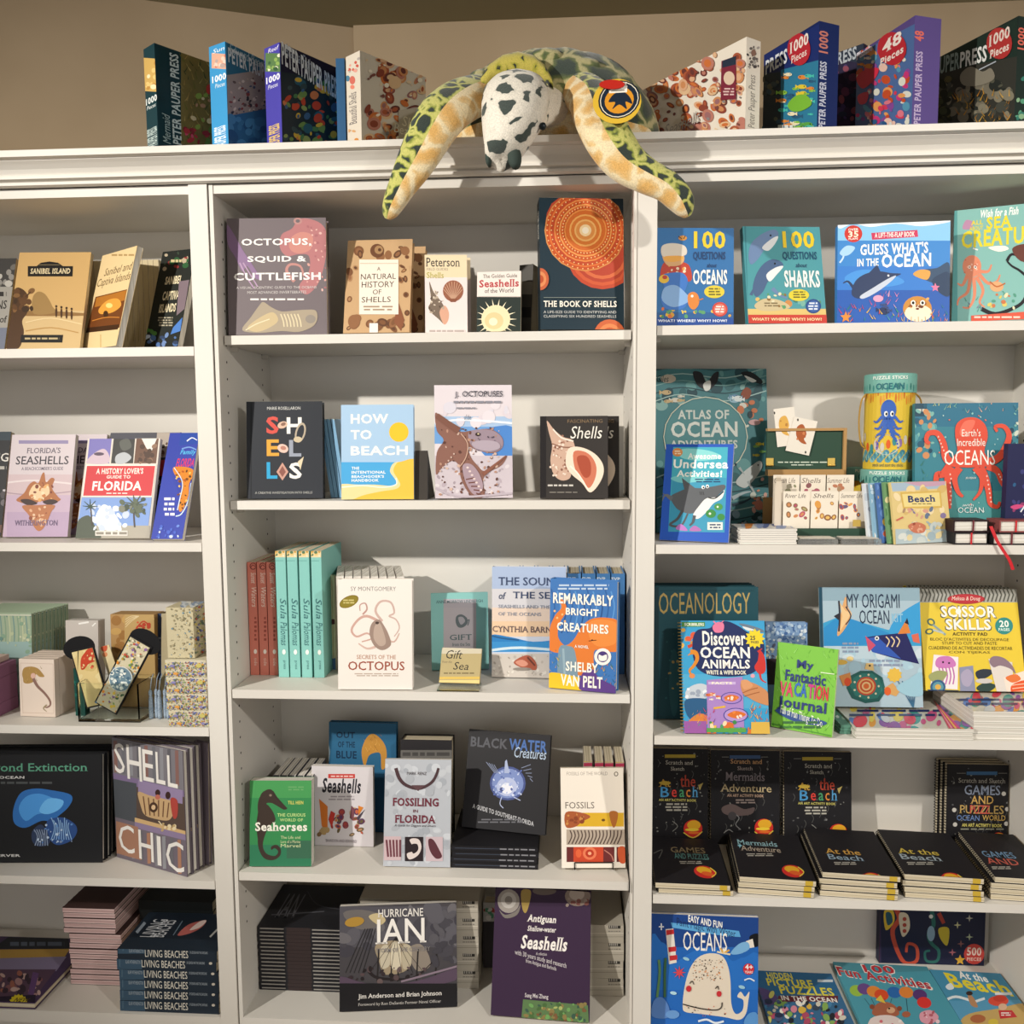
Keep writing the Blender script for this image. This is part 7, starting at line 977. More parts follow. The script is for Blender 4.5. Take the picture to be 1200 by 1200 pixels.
# ---- fourth shelf: black scratch art books
SUN = lambda x, y, r_: [E(x, y, r_, r_*.98, 'c8322c'), E(x+r_*.1, y-r_*.4, r_*.72, r_*.5, 'e0a82c'), E(x-r_*.1, y+r_*.1, r_*.75, r_*.16, 'e8c83c'), E(x+r_*.1, y+r_*.42, r_*.6, r_*.13, 'e0702c'), L([(x-r_, y+r_*.4), (x, y+r_*.95), (x+r_, y+r_*.3)], 1.1, 'd8c84a')]
def scr(tag, lines, n, q, Y, lab, sun, deco, sx=0):
    x0, y0, x1, y1 = deco
    ops = [S(x0, y0, x1, y1, 46, ['5a5a5c', '7a7a78', '3c3c40', '8a8a84'], .5, 1.4, n), *[L([(x0+3+i*4.4, y0+10+(i*37 % 80)), (x0+5+i*4.4, y0+14+(i*37 % 80)), (x0+3+i*4.4, y0+19+(i*37 % 80))], .6, '5c5c5a') for i in range(int((x1-x0)/5))], R((x0+x1)/2-18, y0+4, (x0+x1)/2+18, y0+8, tag), L([(x0+8, y0+6), ((x0+x1)/2-19, y0+6)], .6, '8a8a84'), L([((x0+x1)/2+19, y0+6), (x1-8, y0+6)], .6, '8a8a84'), *lines, *SUN(*sun)]
    b = book('scratch_art_book', lab, 'r4', q, Y, .013, '201f22', ops, spine=None, hard=False, lean=2, hid=True, pages=PG, group=None, sl=2)
    spiral(b, 'x0', 30, .0045, mat('1a1a1c', .35, .5), .02, .98); return b
def beach(dx, dy): return [T('Scratch and', 780+dx, 891+dy, 812+dx, 896+dy, 'b8b4a8', 's'), T('Sketch', 786+dx, 898.5+dy, 802+dx, 903+dy, 'b8b4a8', 's'), T('At', 772+dx, 913+dy, 786+dx, 922+dy, 'd8a84a', 's'), T('the', 797+dx, 908+dy, 815+dx, 922+dy, 'c8503c', 's'), T('B', 774+dx, 922+dy, 784+dx, 934+dy, '4a94c8', 's'), T('e', 787+dx, 925+dy, 793+dx, 934+dy, 'd8443c', 's'), T('a', 796+dx, 925+dy, 802+dx, 934+dy, '4a9a6a', 's'), T('c', 804+dx, 925+dy, 809+dx, 934+dy, 'd8863c', 's'), T('h', 811+dx, 921+dy, 818+dx, 934+dy, '5aa0d0', 's'), T('AN ART ACTIVITY BOOK', 772+dx, 936+dy, 816+dx, 939+dy, 'c9c06a'), D(778+dx, 940.5+dy, 808+dx, 951+dy, 3, 'b4b0a4', 3, 4), B([(772+dx, 917+dy), (780+dx, 915+dy), (786+dx, 918+dy), (779+dx, 920+dy)], 'd8b84a'), P([(818+dx, 920+dy), (824+dx, 917+dy), (820+dx, 926+dy)], 'c9b46a'), L([(788+dx, 962+dy), (794+dx, 968+dy), (788+dx, 974+dy)], .8, '8a8a84')]
scr('b8a03c', beach(0, 0), 3, (763, 990, 829, 990, 828, 878, 766, 877), .238, 'black scratch book with beach lettering next to the left post', (812, 971, 11), (768, 880, 826, 984))
scr('3f5a84', [T('Scratch and', 856, 889.5, 893, 895, 'c89a6a', 's'), T('Sketch', 864, 898, 882, 902.5, 'a89a94', 's'), T('Mermaids', 850, 905, 896, 915, '8a8084', 's'), T('Adventure', 844, 919, 904, 928, 'c8b48a', 's'), T('AN ART ACTIVITY BOOK', 852, 930.5, 895, 934, 'b89a84'), D(860, 936, 888, 942, 2, '9a8a84', 3, 4), B([(846, 946), (858, 942), (872, 948), (884, 946), (880, 954), (860, 956), (848, 953)], '6a5a58'), L([(858, 952), (866, 958), (862, 966), (868, 972)], 1, '8a8a8a'), E(858, 956, 5, 5, '4a4648'), L([(848, 976), (854, 972), (860, 976)], .9, '9a9a98')], 4, (833, 990, 913.5, 990, 910, 880, 832, 879), .238, 'black scratch book with brown mermaid lettering between the two beach ones', (895, 970, 11), (838, 881, 908, 982))
scr('b8a03c', beach(163, 4), 5, (919, 990, 998, 990, 995, 882, 917, 880), .238, 'black scratch book with beach lettering right of the mermaid one', (982, 976, 11), (922, 883, 994, 988))
b = scr('3f6a94', [T('Scratch and Sketch', 1123, 912, 1178, 917.5, 'a8a49a', 's'), T('GAMES', 1130, 920, 1172, 931.5, '8a94a8', 's'), T('AND', 1137, 932.5, 1164, 942, 'c8a05a', 's'), T('PUZZLES', 1124, 943.5, 1176, 953.5, 'b89a5c', 's'), T('PUZZ', 1136, 943.5, 1160, 953.5, 'c85a4c', 's'), T('OCEAN', 1121, 955, 1148, 961.5, '6a84b4', 's'), T('WORLD', 1151, 955, 1178, 961.5, 'c8a45a', 's'), T('AN ART ACTIVITY BOOK', 1127, 965, 1174, 969, 'd0c46a'), D(1124, 970, 1176, 973, 1, '8a8a7a', 3, 5), *[E(x, y, 2.6, 2.6, 'c4c0b8') for x, y in ((1176, 930), (1118, 949), (1180, 948), (1119, 966), (1179, 965))]], 6, (1108, 1000, 1180, 1000, 1182, 896, 1110, 896), .238, 'black games scratch book, front copy of its row', (1170, 985, 10), (1113, 900, 1188, 990))
for i in range(2): dup(b.root, behind(b, i+1, .0015)+V((-.004*(i+1), 0, 0)), 'black games scratch book, '+ORD[i+1]+' copy from the front')
def flat(lab, grp, fx0, fx1, n, Y, yaw, tops, seed, sun, shift=0):
    z = ZS['r4']+.0006; g = random.Random(seed); X0 = colX(fx0, Y, z); w = min(.158, colX(fx1, Y, z)-X0); b0 = None
    for i in range(n):
        o = V((X0+g.uniform(-.004, .004)+(n-1-i)*shift, Y+g.uniform(0, .004), z+i*.0132)); last = i == n-1
        nm = ORD[n-1-i]+lab
        if last or b0 is None:
            b = lie('scratch_art_book', nm, 'book', o, w, .208, .0126, '211f22', ({'top': tops} if last else {})|{'front%': [R(86, 8, 96, 92, 'c8a83c')]}, yaw, None, grp, hard=False); spiral(b, 'lz', 26, .0045, mat('1a1a1c', .35, .5), .03, .97)
            if b0 is None: b0 = b; o0 = o
        else: dup(b0.root, o-o0, nm)
def tt(words, x, y, w, h, cols, sun):
    out = []; k = len(words)
    for i, (s_, c) in enumerate(zip(words, cols)): out.append(T(s_, x+(4*i), y+i*h*1.15, x+w+4*i, y+h+i*h*1.15, c, 's'))
    return out+[D(x+8, y+k*h*1.15+1, x+w-2, y+k*h*1.15+5, 2, 'a8a49a', 3, 5), E(sun[0], sun[1], 13, 7, 'c8322c', 12), E(sun[0]-1, sun[1]-2, 9, 4, 'e0a82c', 12), E(sun[0]+3, sun[1]+2, 7, 2.4, 'd8602c', 12), L([(sun[0]+6, sun[1]-5), (sun[0]+13, sun[1]+1), (sun[0]+8, sun[1]+6)], 1.2, 'e0c84a')]
flat(' black scratch book from the top, lying by the left post', 'scratch books lying by the left post', 770, 858, 2, .006, -.03, tt(['GAMES', 'AND PUZZLES'], 786, 993, 40, 6.4, ['8a7a5c', '5a8a84'], (826, 1022))+[L([(766, 1000), (776, 996), (772, 1006)], .8, '6a6a66')], 2, (826, 1022))
flat(' black scratch book from the top of the lying pile with mermaid lettering', 'scratch books lying second from left', 866, 956, 3, .016, -.08, tt(['Mermaids', 'Adventure'], 864, 985, 46, 6, ['8ab0b8', 'a89a8a'], (929, 1021))+[star(867, 991, 3, '8ac0d0', 4, .4)], 3, (929, 1021))
flat(' black scratch book from the top of the middle lying pile', 'scratch books lying in the middle', 962, 1053, 4, .016, -.08, tt(['At the', 'Beach'], 967, 995, 40, 6, ['c89a4a', '8aa0b0'], (1023, 1030)), 4, (1023, 1030))
flat(' black scratch book from the top of the pile left of the games pile', 'scratch books lying fourth from left', 1060, 1154, 4, .016, -.08, tt(['At the', 'Beach'], 1052, 995, 46, 6, ['c8b04a', '9aa8b0'], (1116, 1030)), 6, (1116, 1030))
flat(' black scratch book from the top of the lying pile at the right photo edge', 'scratch books lying at the right photo edge', 1163, 1232, 4, .016, -.08, tt(['GAMES', 'AND'], 1152, 998, 36, 7, ['6a8aa8', 'b85a4c'], (1230, 1032)), 8, (1230, 1032))
# ---- bottom shelf
book('paperback_book', 'royal blue paint book with a smiling cream whale under white capitals', 'r5', (763, 1238, 888, 1252, 889, 1080, 766, 1066), .03, .010, '2363b4', [
    R(762, 1060, 892, 1110, '1f4488'), B([(762, 1108), (775, 1104), (784, 1112), (788, 1130), (800, 1122), (820, 1112), (845, 1114), (858, 1126), (872, 1122), (892, 1130), (892, 1290), (762, 1290)], '2a70c4'), R(762, 1160, 892, 1290, '2668bc'), P([(780, 1089), (789, 1088), (793, 1128), (784, 1130)], 'e4dcd0'), *[P([(780.5+i*1.3, 1090+i*10), (789.5+i*1.3, 1089+i*10), (790+i*1.3, 1094.5+i*10), (781+i*1.3, 1096+i*10)], 'c03034') for i in (0, 2, 3)], L([(772, 1086), (778, 1086)], 1.4, 'dfe4ea'), L([(775, 1082), (775, 1090)], 1.4, 'dfe4ea'),
    T('EASY AND FUN', 806.5, 1076, 846.5, 1084.5, 'f0f0ea', 'bk'), P([(786, 1081), (866, 1091), (868, 1098), (850, 1097), (788, 1087)], '5ca4d8'), T('Paint Magic with Water', 793, 1082.5, 862, 1094.5, '1a2c54', 'k'), T('OCEANS', 800.5, 1092.5, 852, 1114.5, 'f2eee6', ''),
    B([(878, 1098), (888, 1094), (892, 1104), (884, 1110)], '14161c'), P([(874, 1103), (882, 1100), (884, 1110), (878, 1111)], 'e4dcd0'), B([(856, 1117), (866, 1106), (876, 1104), (878, 1112), (866, 1118)], '7ab0dc'), *[L([(848, 1117), (848+8*math.cos(a), 1117+7*math.sin(a))], 2, c) for a, c in ((3.4, 'e8d8b0'), (4.2, 'e0a83c'), (5, 'f0ecd8'), (5.7, 'e0a83c'), (.2, 'e8d8b0'))],
    B([(800, 1180), (802, 1158), (808, 1136), (818, 1122), (832, 1117), (846, 1120), (853, 1132), (856, 1150), (857, 1176), (862, 1188), (870, 1184), (871, 1172), (864, 1168), (868, 1162), (873, 1168), (878, 1162), (877, 1172), (874, 1188), (866, 1195), (850, 1192), (820, 1188), (804, 1186)], 'e2d6c4'), S(812, 1124, 848, 1150, 110, ['3a3430', '6a5c50', 'd8843c'], .4, .9, 3), S(804, 1178, 852, 1190, 22, ['3a3430', 'd86a4c'], .4, .9, 4), E(807, 1158, 3.2, 3.8, 'c8343c'), E(842.5, 1164, 3, 3.6, 'c8343c'), L([(808, 1152), (811, 1149), (813, 1153)], 1, '3a3430'), L([(838, 1158), (841, 1155), (842, 1159)], 1, '3a3430'), L([(800, 1176), (820, 1181), (838, 1183), (845, 1180), (846, 1174)], 1.3, '2c2624'),
    star(796, 1139, 8, 'd84a54', 8, .35), E(877, 1135, 6.4, 6.6, 'cc3038'), T('4+', 873, 1129.5, 882, 1135.5, 'f4ecec'), T('YEARS', 872.5, 1137, 882, 1140, 'f4d8d8'), L([(772, 1124), (773, 1140), (770, 1168)], 3, '5c8a5c'), L([(780, 1122), (779, 1140), (779, 1168)], 3, '3f6a4c'), E(804, 1123, 4, 1.8, '9ac8dc', 20), E(789, 1163, 4, 2, 'b4dcec', 10), E(869, 1156, 4, 2, '9ac8dc', 15), B([(764, 1190), (766, 1172), (776, 1168), (784, 1180), (782, 1192)], '5a84c4'), E(788, 1188, 8, 5, '6a9ad4'), B([(872, 1200), (876, 1188), (886, 1186), (890, 1200)], '5a94d0'), L([(818, 1196), (828, 1194), (838, 1198), (848, 1196)], 2.4, 'dfe8f0'), L([(872, 1148), (878, 1146), (884, 1149)], 1.6, 'dfe8f0')], hard=False, hid=True, lean=9, pages=PGW)
z = ZS['r5']+.0006
def flatb(lab, bl, br, wd, d, col, ops, zz=0.0, th=.012, **k):
    """a book lying flat with its far edge seen at view pixels bl..br"""
    A = onZ(bl[0], bl[1], z+zz+th); Bq = onZ(br[0], (br[1]*2+bl[1])/3, z+zz+th); ex = (Bq-A); ex.z = 0; w = ex.length; ex = ex/w; ey = V((0, 0, 1)); bk = V((-ex.y, ex.x, 0))
    O = A-bk*d; O.z = z+zz; O = clampx('r5', O, [0, ex.x*w, bk.x*d, ex.x*w+bk.x*d], lab); over = (A+ex*w).y-.314
    return boxbook('paperback_book', lab, 'book', O, ex, ey, w, th, d, col, {'top': ops}, bind='y', spine='x0', hard=False, pages=PGW, **k)
flatb('puzzle paperback with yellow capitals lying flat beside the whale book', (882, 1137), (974, 1143), 0, .25, '3c6c94', [
    R(860, 1130, 1010, 1166, '2f6690'), B([(886, 1158), (900, 1160), (912, 1170), (904, 1178), (890, 1174)], '5a4c7c'), T('HIDDEN', 899, 1140, 928, 1147, 'e0d44a', 'b'), T('PICTURE', 899, 1147.5, 952, 1156, 'e0d44a', 'b'), T('PUZZLES', 914, 1156.5, 976, 1166, 'e0d44a', 'b'), R(912, 1167, 982, 1174, '6a2a34'), T('IN THE OCEAN', 916, 1168, 980, 1173.5, 'f0ece4', 'b'), R(958, 1148, 976, 1151, 'c9d4dc'), S(888, 1174, 990, 1215, 120, ['d8d4c4', '3c4a5c', 'b4506a', '8ab05c', 'd88a9c', 'e0b84a', '4a84b0', 'f0ece0', '2a2c34'], 1.5, 5, 3), S(884, 1164, 914, 1200, 26, ['4a5c84', '8a94b4', '2c3450', 'c9c46a'], 2, 5, 4)])
flatb('teal activity paperback with red bubble title and balloons, lying flat', (976, 1127), (1086, 1135.5), 0, .24, '4f9aac', [
    R(960, 1120, 1130, 1140, '4a8a98'), T('100', 1011, 1130.5, 1048, 1141, 'f0e8e0', 'b'), T('100', 1012, 1131.3, 1047, 1140.2, 'b8343c', 'b'), T('Fun Activities', 984, 1139.5, 1085, 1152, 'f0e8e0', 'bk'), T('Fun Activities', 985, 1140.5, 1084, 1151, 'b8343c', 'bk'), *[E(x, y, 8.5, 6.5, c, 15) for x, y, c in ((1004, 1161, '9ac04a'), (1013, 1159, '6a4a8a'), (1024, 1162, 'e08a3c'), (1033, 1166, 'd8502c'), (1048, 1163, '2f6ab0'), (1062, 1163, 'e0863c'), (1078, 1166, '5a3a74'), (1083, 1175, 'd83a34'))], *[L([(1013+i*8, 1170), (1022+i*5, 1182)], .5, '2c4a54') for i in range(5)], L([(1062, 1170), (1064, 1188)], .7, '2c4a54'),
    B([(1022, 1188), (1026, 1178), (1036, 1174), (1048, 1178), (1054, 1188), (1046, 1192), (1032, 1192)], 'a8644a'), E(1022, 1180, 3, 3, '8a4c38'), E(1054, 1182, 3, 3, '8a4c38'), P([(1026, 1172), (1032, 1166), (1038, 1176)], 'e0c04a'), E(1044, 1184, 5, 3.6, 'd8a884'), E(1042, 1182, 1.4, 1, '1a1414'), B([(1020, 1194), (1044, 1190), (1060, 1200), (1060, 1216), (1020, 1216)], 'e4d4d0'), S(1022, 1196, 1056, 1212, 20, ['d8707c', 'f0e8e4', 'c85a6a'], 1, 2.6, 3), E(1062, 1189, 5, 3.6, 'a8644a'), B([(1078, 1188), (1090, 1184), (1100, 1192), (1092, 1200), (1080, 1198)], 'e0a0b0'), S(1080, 1186, 1100, 1200, 10, ['f0d0d8', 'b8606c'], 1, 2.6, 4)])
flatb('blue beach paperback with yellow title and a girl in a red hat, lying flat', (1089, 1136), (1172, 1143), 0, .24, '4a8fb0', [
    P([(1100, 1172), (1200, 1172), (1220, 1190), (1110, 1196)], '5a9cc0'), T('At the', 1124, 1140, 1156, 1149, 'f0f0ea', 'bik'), T('Beach', 1114, 1145, 1178, 1162, 'e4d43c', 'bk'), B([(1108, 1156), (1114, 1152), (1118, 1158), (1112, 1160)], 'e0e8ec'), L([(1108, 1172), (1120, 1168), (1136, 1172)], 3, 'dfe8ec'), L([(1142, 1174), (1154, 1170)], 3, 'dfe8ec'), R(1166, 1163, 1186, 1166, 'dfe4ea'), B([(1134, 1166), (1140, 1168), (1146, 1180), (1138, 1178)], 'b88a64'), E(1136, 1164, 4, 2.6, '3a2c28'), B([(1124, 1200), (1136, 1188), (1170, 1182), (1200, 1176), (1220, 1190), (1220, 1220), (1124, 1220)], 'c8a868'), E(1170, 1173, 12, 6, 'd8503c'), E(1172, 1170, 8, 4, 'c84030'), E(1175, 1180, 5, 4, 'e0b898'), P([(1170, 1184), (1186, 1184), (1192, 1192), (1172, 1194)], 'c8383c'), D(1172, 1186, 1186, 1191, 2, 'f0e8e4', 3, 2), E(1146, 1194, 9, 5, 'b06a44'), E(1164, 1198, 6, 4, 'd8c04a')])
b = book('puzzle_box', 'dark navy puzzle box with patterned seahorses and a round red badge', 'r5', (1030, 1165, 1153, 1170, 1150, 1050, 1018, 1050), .290, .022, '222640', [
    R(1016, 1046, 1030, 1180, '5a2c34'), L([(1020, 1050), (1022, 1140)], .9, 'b05a4c'), L([(1024, 1050), (1026, 1140)], .9, 'b05a4c'), L([(1047, 1060), (1054, 1076), (1046, 1090), (1050, 1110), (1060, 1128), (1074, 1126), (1074, 1110), (1064, 1106), (1062, 1116)], 6, 'c0503c', 3), B([(1036, 1068), (1046, 1066), (1048, 1080), (1038, 1090)], 'd8b83c'), B([(1038, 1070), (1044, 1070), (1046, 1080), (1040, 1084)], '2a5a6c'), B([(1054, 1070), (1064, 1072), (1066, 1088), (1058, 1098), (1054, 1084)], 'd8ccb4'), *[E(1060, 1077+i*7, 2.4, 2.4, 'b04a3c') for i in range(3)], L([(1092, 1068), (1094, 1084), (1088, 1096), (1092, 1106), (1100, 1114), (1098, 1126), (1086, 1126), (1084, 1116), (1090, 1114)], 5, '2f6a64', 2.4), E(1091, 1094, 4.6, 9, '8aa8c0'), B([(1100, 1088), (1112, 1088), (1110, 1108), (1102, 1100)], 'c8b43c'), L([(1100, 1070), (1106, 1082)], 5, 'a84238', 4), E(1091, 1074, 2.4, 2.4, 'dfe0dc'), *[star(x, y, 4.5, c, 4, .3) for x, y, c in ((1136, 1076, 'b4b4a8'), (1122, 1084, 'c8c49a'), (1136, 1098, 'b0b89a'), (1126, 1106, '8a5c5c'), (1116, 1116, 'b46a74'))], star(1125, 1125, 6.5, 'd8a83c'), E(1141.5, 1118, 12, 12, 'cc4a44'), T('500', 1133, 1110, 1150, 1120, 'f4d8cc'), T('PIECES', 1133, 1122, 1150, 1126, 'f0c8bc'), L([(1030, 1046), (1031, 1150)], 2, '3a3454')], kind='box', hid=True, lean=0, sl=.5, cat='puzzle box')
# ================================================================== puzzle boxes and the top ledge
SH = ['a8583c', 'c98a5c', '8a4434', 'd8a884', '6a3a34', 'b87a6a', 'dcb890', '9a6a6a', 'c8703c']
CORAL = ['a84a34', 'c89a3c', '4a7a5c', '2f5c6c', 'd8b070', '6a4a5c', '8aa05c', 'b86a4a']
PB = dict(kind='box', hid=True, cat='puzzle box', lean=0, rough=.35, sl=.4)
def pbox(lab, q, Y, dY, d, col, front, side, sidecol, which='left'):
    A, ex, ey, w, h = fitq(q, ZTOP+.0006, Y, 0, sl=.3, hid=True, dY=dY, ymin=-.03)
    b = boxbook('puzzle_box', lab, 'puzzle box', A, ex, ey, w, h, d, col, {'front': front, which: side}, kind='box', rough=.35); return b
def at4(x0, y0, x1, y1, s_, c, st='b'): return T(s_, x0, y0, x1, y1, c, st)
pbox('teal puzzle box with a mermaid garden print, leftmost on the top ledge', (186, 178, 262, 178, 262, 72, 186, 55), -.03, .12, .045, '17383f', [
    R(186, 50, 212, 180, '17363c'), P([(212, 60), (270, 70), (270, 180), (212, 180)], '7c6c3c'), S(214, 64, 268, 172, 110, ['9a8446', '6a6a34', 'b09a5c', '5a5a34', '8a7a4a', 'a88a50', '3f4c2c'], 2.5, 7, 3, 'l'), S(216, 150, 262, 172, 20, ['a8343c', 'c8506a', '8a2c34', '5a7a3c'], 2, 5, 4), S(226, 100, 262, 150, 20, ['d8c49a', '8aa04a', 'b88a6a'], 1.6, 4, 5), E(244, 105, 3, 6, 'c03c34'), T('PETER PAUPER PRESS', 200, 64, 210.5, 169, 'c9d4d0', 'bu'), T('Mermaid', 190, 134, 199, 168, 'a8bcb8', 'iu')],
    [P([(168, 68), (186, 66), (186, 106), (168, 108)], 'c8a45c'), S(171, 72, 184, 104, 12, ['e0c07a', 'b88844', 'f0dcb0'], 1.6, 4, 3), T('1000', 171, 113, 184, 121, 'dfe4e0'), T('Pieces', 172, 122.5, 183, 127, 'dfe4e0', 'i'), T('PAUPER PRESS', 172, 150, 184, 172, 'b4c4c0', 'bu')], '1c4048')
pbox('sky blue puzzle box with a crowded beach print second on the ledge', (268, 177, 326, 177, 326, 73, 268, 52), -.03, .12, .048, '3f94c8', [
    R(266, 50, 340, 91, '34708f'), R(266, 88, 340, 142, 'a89c98'), S(270, 92, 318, 136, 80, ['6a5a5c', 'd8ccc4', '8a4a4c', '4a5a7a', 'c8b4a8', '3a3c44'], .8, 2.4, 3), P([(266, 136), (340, 132), (340, 180), (266, 180)], '356c9c'), S(268, 138, 320, 172, 24, ['3f7cac', '2c5c8c', '4a8abc'], 3, 9, 4), T('Edward Beach', 269, 57, 311, 68, 'b4d0dc', 'i'), T('PETER PAUPER', 268, 68, 318, 85, 'dfe8ec', 'b')],
    [R(248, 62, 268, 80, 'd8a890'), S(250, 64, 266, 78, 12, ['e0c8b8', 'c87a6a', 'b4a09a'], 1.4, 3.4, 3), T('Sun', 251, 55, 266, 60, 'e8f0f4', 'i'), T('1000', 249.5, 87, 266, 95, 'f0f4f4'), T('Pieces', 252, 97, 264, 102, 'e0ecf0', 'i'), T('PAUPER PRESS', 251, 148, 265, 173, 'e0ecf4', 'bu')], '3f9cd4')
pbox('violet edged puzzle box with a dark reef print beside the shell puzzle', (331, 177, 399, 177, 399, 77, 331, 52), -.03, .13, .048, '4a44a0', [
    R(329, 48, 405, 96, '1c1c34'), P([(329, 84), (405, 98), (405, 180), (329, 180)], '1f2c34'), S(333, 92, 402, 172, 90, ['4a7a4c', 'c8a83c', 'b8442c', '2c5a6c', '6a8a4c', 'c87a4a', '34484c', '8a9a5a', '3a5c84'], 2, 6, 3), T('Alaska Fish', 333, 60, 365, 74, '8a94a8', 'ik'), T('PETER PAUPER PRESS', 332, 72, 398, 98, 'dfe4e8', 'bk')],
    [R(311, 62, 329, 84, '5a7a4c'), S(312, 64, 328, 82, 12, ['8aa85a', 'e0e0c4', '3a5a3c'], 1.4, 3.2, 3), T('Reef', 314, 55, 327, 60, 'e8e4f4', 'i'), T('1000', 312, 88, 328, 96, 'f0f0f4'), T('Pieces', 314, 98, 326, 103, 'e0e0f0', 'i'), T('PAUPER PRESS', 315, 146, 328, 173, 'd8b86a', 'bu')], '4f46a8')
lie('puzzle_box', 'narrow deep blue box edge between the reef puzzle and the left shell puzzle', 'puzzle box', (colX(396, .03, ZTOP), .03, ZTOP+.0006), .018, .16, .190, '2a5a84', None, kind='box')
SHF = lambda x0, y0, x1, y1, sd: [S(x0, y0, x1, y1, 95, SH, 3, 8.5, sd, 'sh'), S(x0, y0, x1, y1, 30, ['efe4d2', '7a4a44', 'e0c8a8', '8a8484'], 1, 3, sd+1)]
pbox('left cream puzzle box printed with rows of brown shells, beside the toy turtle', (424, 175, 500, 175, 500, 88, 424, 61.5), -.02, .14, .045, 'd2c8b8', [*SHF(428, 66, 520, 172, 3), P([(466, 130), (520, 132), (520, 168), (466, 168)], 'b9b0a2'), T('Shell', 470, 140, 496, 152, 'e8e0d0', 'i'), T('Beautiful', 472, 154, 510, 165, 'e8e0d0', 'i')],
    [S(407, 68, 421, 84, 12, ['c0584a', 'a8a09a', 'd89a8a'], 1, 2.6, 3), E(407.5, 92, 2.6, 3.6, '4a7a94'), E(413, 94, 3.4, 5, 'c86a5c'), E(413, 102, 2.6, 2.6, 'd8806c'), T('Beautiful Shells', 409, 108, 418, 146, '6a6464', 'iu'), S(407, 152, 421, 158, 4, ['8a5a4a', 'c89a6a'], 1, 2.4, 4), S(406, 163, 421, 173, 8, ['c8843c', '8a4a2c', 'e0b880'], 1.6, 3.4, 5)], 'e8e0d4')
pbox('right cream puzzle box printed with colourful shells and a small maroon label', (752, 160, 873, 160, 875, 47, 752, 101), .255, -.25, .04, 'e6ddce', [*SHF(750, 80, 872, 158, 7), S(800, 64, 872, 110, 26, SH, 3, 8, 9, 'sh'), P([(847, 72), (864, 66), (864, 116), (846, 118)], '7a2c3c'), P([(848, 72), (864, 66), (864, 76), (848, 80)], '2a3444'), E(856, 92, 6.5, 8, 'd8c0a8'), D(849, 103, 863, 113, 3, 'd8b8b4', 3, 2), T('Seashells', 780, 138, 822, 152, 'b4aca4', 'i')],
    [S(876, 55, 889, 80, 24, ['6a6460', 'a8a29a', '4a4644'], 1, 2.4, 3), T('Peter Pauper Press', 877, 88, 887, 150, '8a847c', 'u'), E(883, 62, 3, 4, '8a6a5c')], 'd8d0c2', 'right')
pbox('deep blue puzzle box with bright tropical fish and a round red badge', (893, 158, 957, 158, 957, 32, 893, 56), .14, -.15, .05, '1c2a5c', [
    R(890, 28, 960, 84, '1f2f6c'), P([(890, 90), (915, 84), (915, 160), (890, 160)], '23323c'), P([(915, 82), (960, 70), (960, 160), (915, 160)], '2f7a9c'), S(916, 86, 952, 156, 40, ['e0c83c', '5aa04a', 'e08a3c', '2c5a7c', 'f0e4c0', '4ac0b0', '8ac04a'], 2, 6, 3, 'f'), B([(924, 122), (934, 112), (946, 112), (952, 122), (940, 130), (928, 130)], '7ab83c'), S(893, 90, 914, 152, 14, ['3a4a50', '2c4a5c', '5a5c4a'], 2, 5, 4), T('PRESS', 898, 64, 923, 81, 'dfe4ec', 'b'), E(937, 58, 13.5, 19, 'b82c38'), T('1000', 926.5, 44, 948, 58, 'f0e4dc', 'bs'), T('Pieces', 928, 61, 946, 70, 'f0e0d8', 's'), D(912, 145, 932, 153, 1, 'dfe4e0', 3, 3)],
    [T('1000', 959, 36, 970, 62, 'c87a6c', 'bu'), T('PETER PAUPER PRESS', 960, 72, 968, 150, 'c4c8d8', 'bu')], '1f2448', 'right')
pbox('shadowed puzzle box with PRESS lettering half hidden behind the forty-eight piece one', (972, 158, 1008, 158, 1008, 50, 972, 64), .24, -.05, .03, '2a2440', [R(960, 50, 1012, 74, '2a3444'), T('PRESS', 974, 57, 1002, 72, 'b4bcc4', 'b'), S(972, 78, 1006, 152, 40, ['4a3a6c', '6a3a5c', '3a2c4a', '8a4a5c', '2c3450'], 2, 6, 3)], [], '2a2440', 'right')
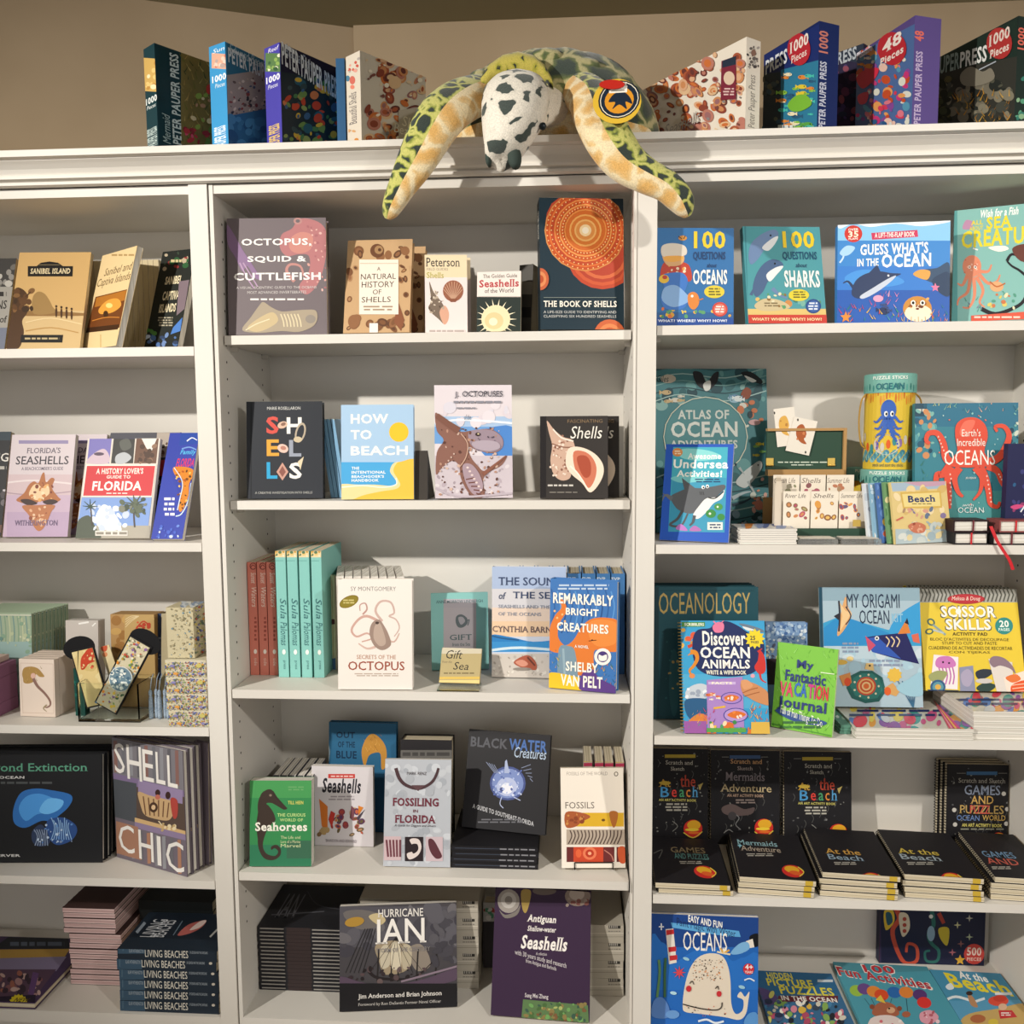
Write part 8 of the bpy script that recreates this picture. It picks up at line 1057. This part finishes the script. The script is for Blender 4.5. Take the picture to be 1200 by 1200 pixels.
pbox('purple puzzle box with pink coral, forty-eight pieces and a big red badge', (1001, 154, 1068, 154, 1068, 30, 1001, 49), .15, -.17, .06, '5a4a84', [
    R(1000, 28, 1072, 156, '4f6ca0'), S(1004, 56, 1066, 150, 100, ['d83c5c', 'e07a8c', 'c8502c', 'e8a05c', '8a4a9a', 'f0c8b8', '5a9ab8', 'c83a7a', 'e0e0d4'], 2, 6, 3), B([(1004, 92), (1014, 82), (1030, 80), (1026, 92), (1012, 104)], 'd8304c'), B([(1006, 112), (1018, 108), (1016, 120), (1008, 122)], 'd8405c'), S(1008, 68, 1026, 80, 4, ['e08a3c', 'f0e0d0'], 3, 5, 5, 'f'), T('Floor', 1004.5, 49.5, 1021, 57, 'ece4f0', 'bs'), T('Puzzle', 1004.5, 57, 1023, 65, 'ece4f0', 'bs'), E(1046, 57, 17, 19.5, 'bc2c38'), T('48', 1035, 42, 1057, 57, 'f4e8e0', 'bs'), T('Pieces', 1032, 61, 1059, 70, 'f0e0d8', 'bs'), S(1006, 142, 1064, 152, 18, ['3a7a5c', 'e0e4e0', 'c83a3c', '2c5a8a'], 1.6, 4, 6)],
    [T('48', 1071, 36, 1082, 48, 'd86a5c', 'bu'), T('PETER PAUPER PRESS', 1072, 60, 1080, 146, 'b8a8c8', 'bu')], '4f3c6c', 'right')
pbox('dark green puzzle box with golden coral and white band at the right photo edge', (1087, 153, 1188, 148, 1190, 26, 1087, 63), .19, -.20, .06, '23302c', [
    P([(1080, 60), (1192, 22), (1192, 68), (1080, 94)], '26362f'), P([(1080, 92), (1192, 66), (1192, 156), (1080, 160)], '3a3a34'), S(1090, 92, 1184, 140, 60, ['5a5a4c', '2c302c', '7a7464', '4a4c44', '8a8470'], 3, 9, 3), S(1120, 110, 1184, 148, 60, ['c8923c', 'd8a84a', 'a8702c', 'b88a34', '6a5a34'], 2, 6, 4, 'l'), B([(1126, 88), (1138, 78), (1152, 84), (1162, 80), (1166, 92), (1150, 100), (1130, 100)], '8a8474'), L([(1148, 82), (1168, 72)], 1.4, 'b4bcc4'), S(1090, 92, 1118, 148, 24, ['23281f', '3f4430', '5a5434'], 3, 8, 6), T('PAUPER', 1090, 66, 1124, 86, '8fa09a', 'bk'), T('PRESS', 1126, 57, 1157, 76, 'eef0ec', 'bk'), E(1172, 51, 15, 18.5, 'b83a38'), T('1000', 1160, 36, 1184, 50, 'f0e0d4', 'bs'), T('Pieces', 1161, 54, 1183, 64, 'f0dcd0', 'bs')],
    [T('1000', 1192, 32, 1200, 58, 'd86a5c', 'bu'), S(1191, 90, 1200, 140, 10, ['5a9a7c', '3a7a6c', '8ab08a'], 2, 4, 3)], '2a4a44', 'right')
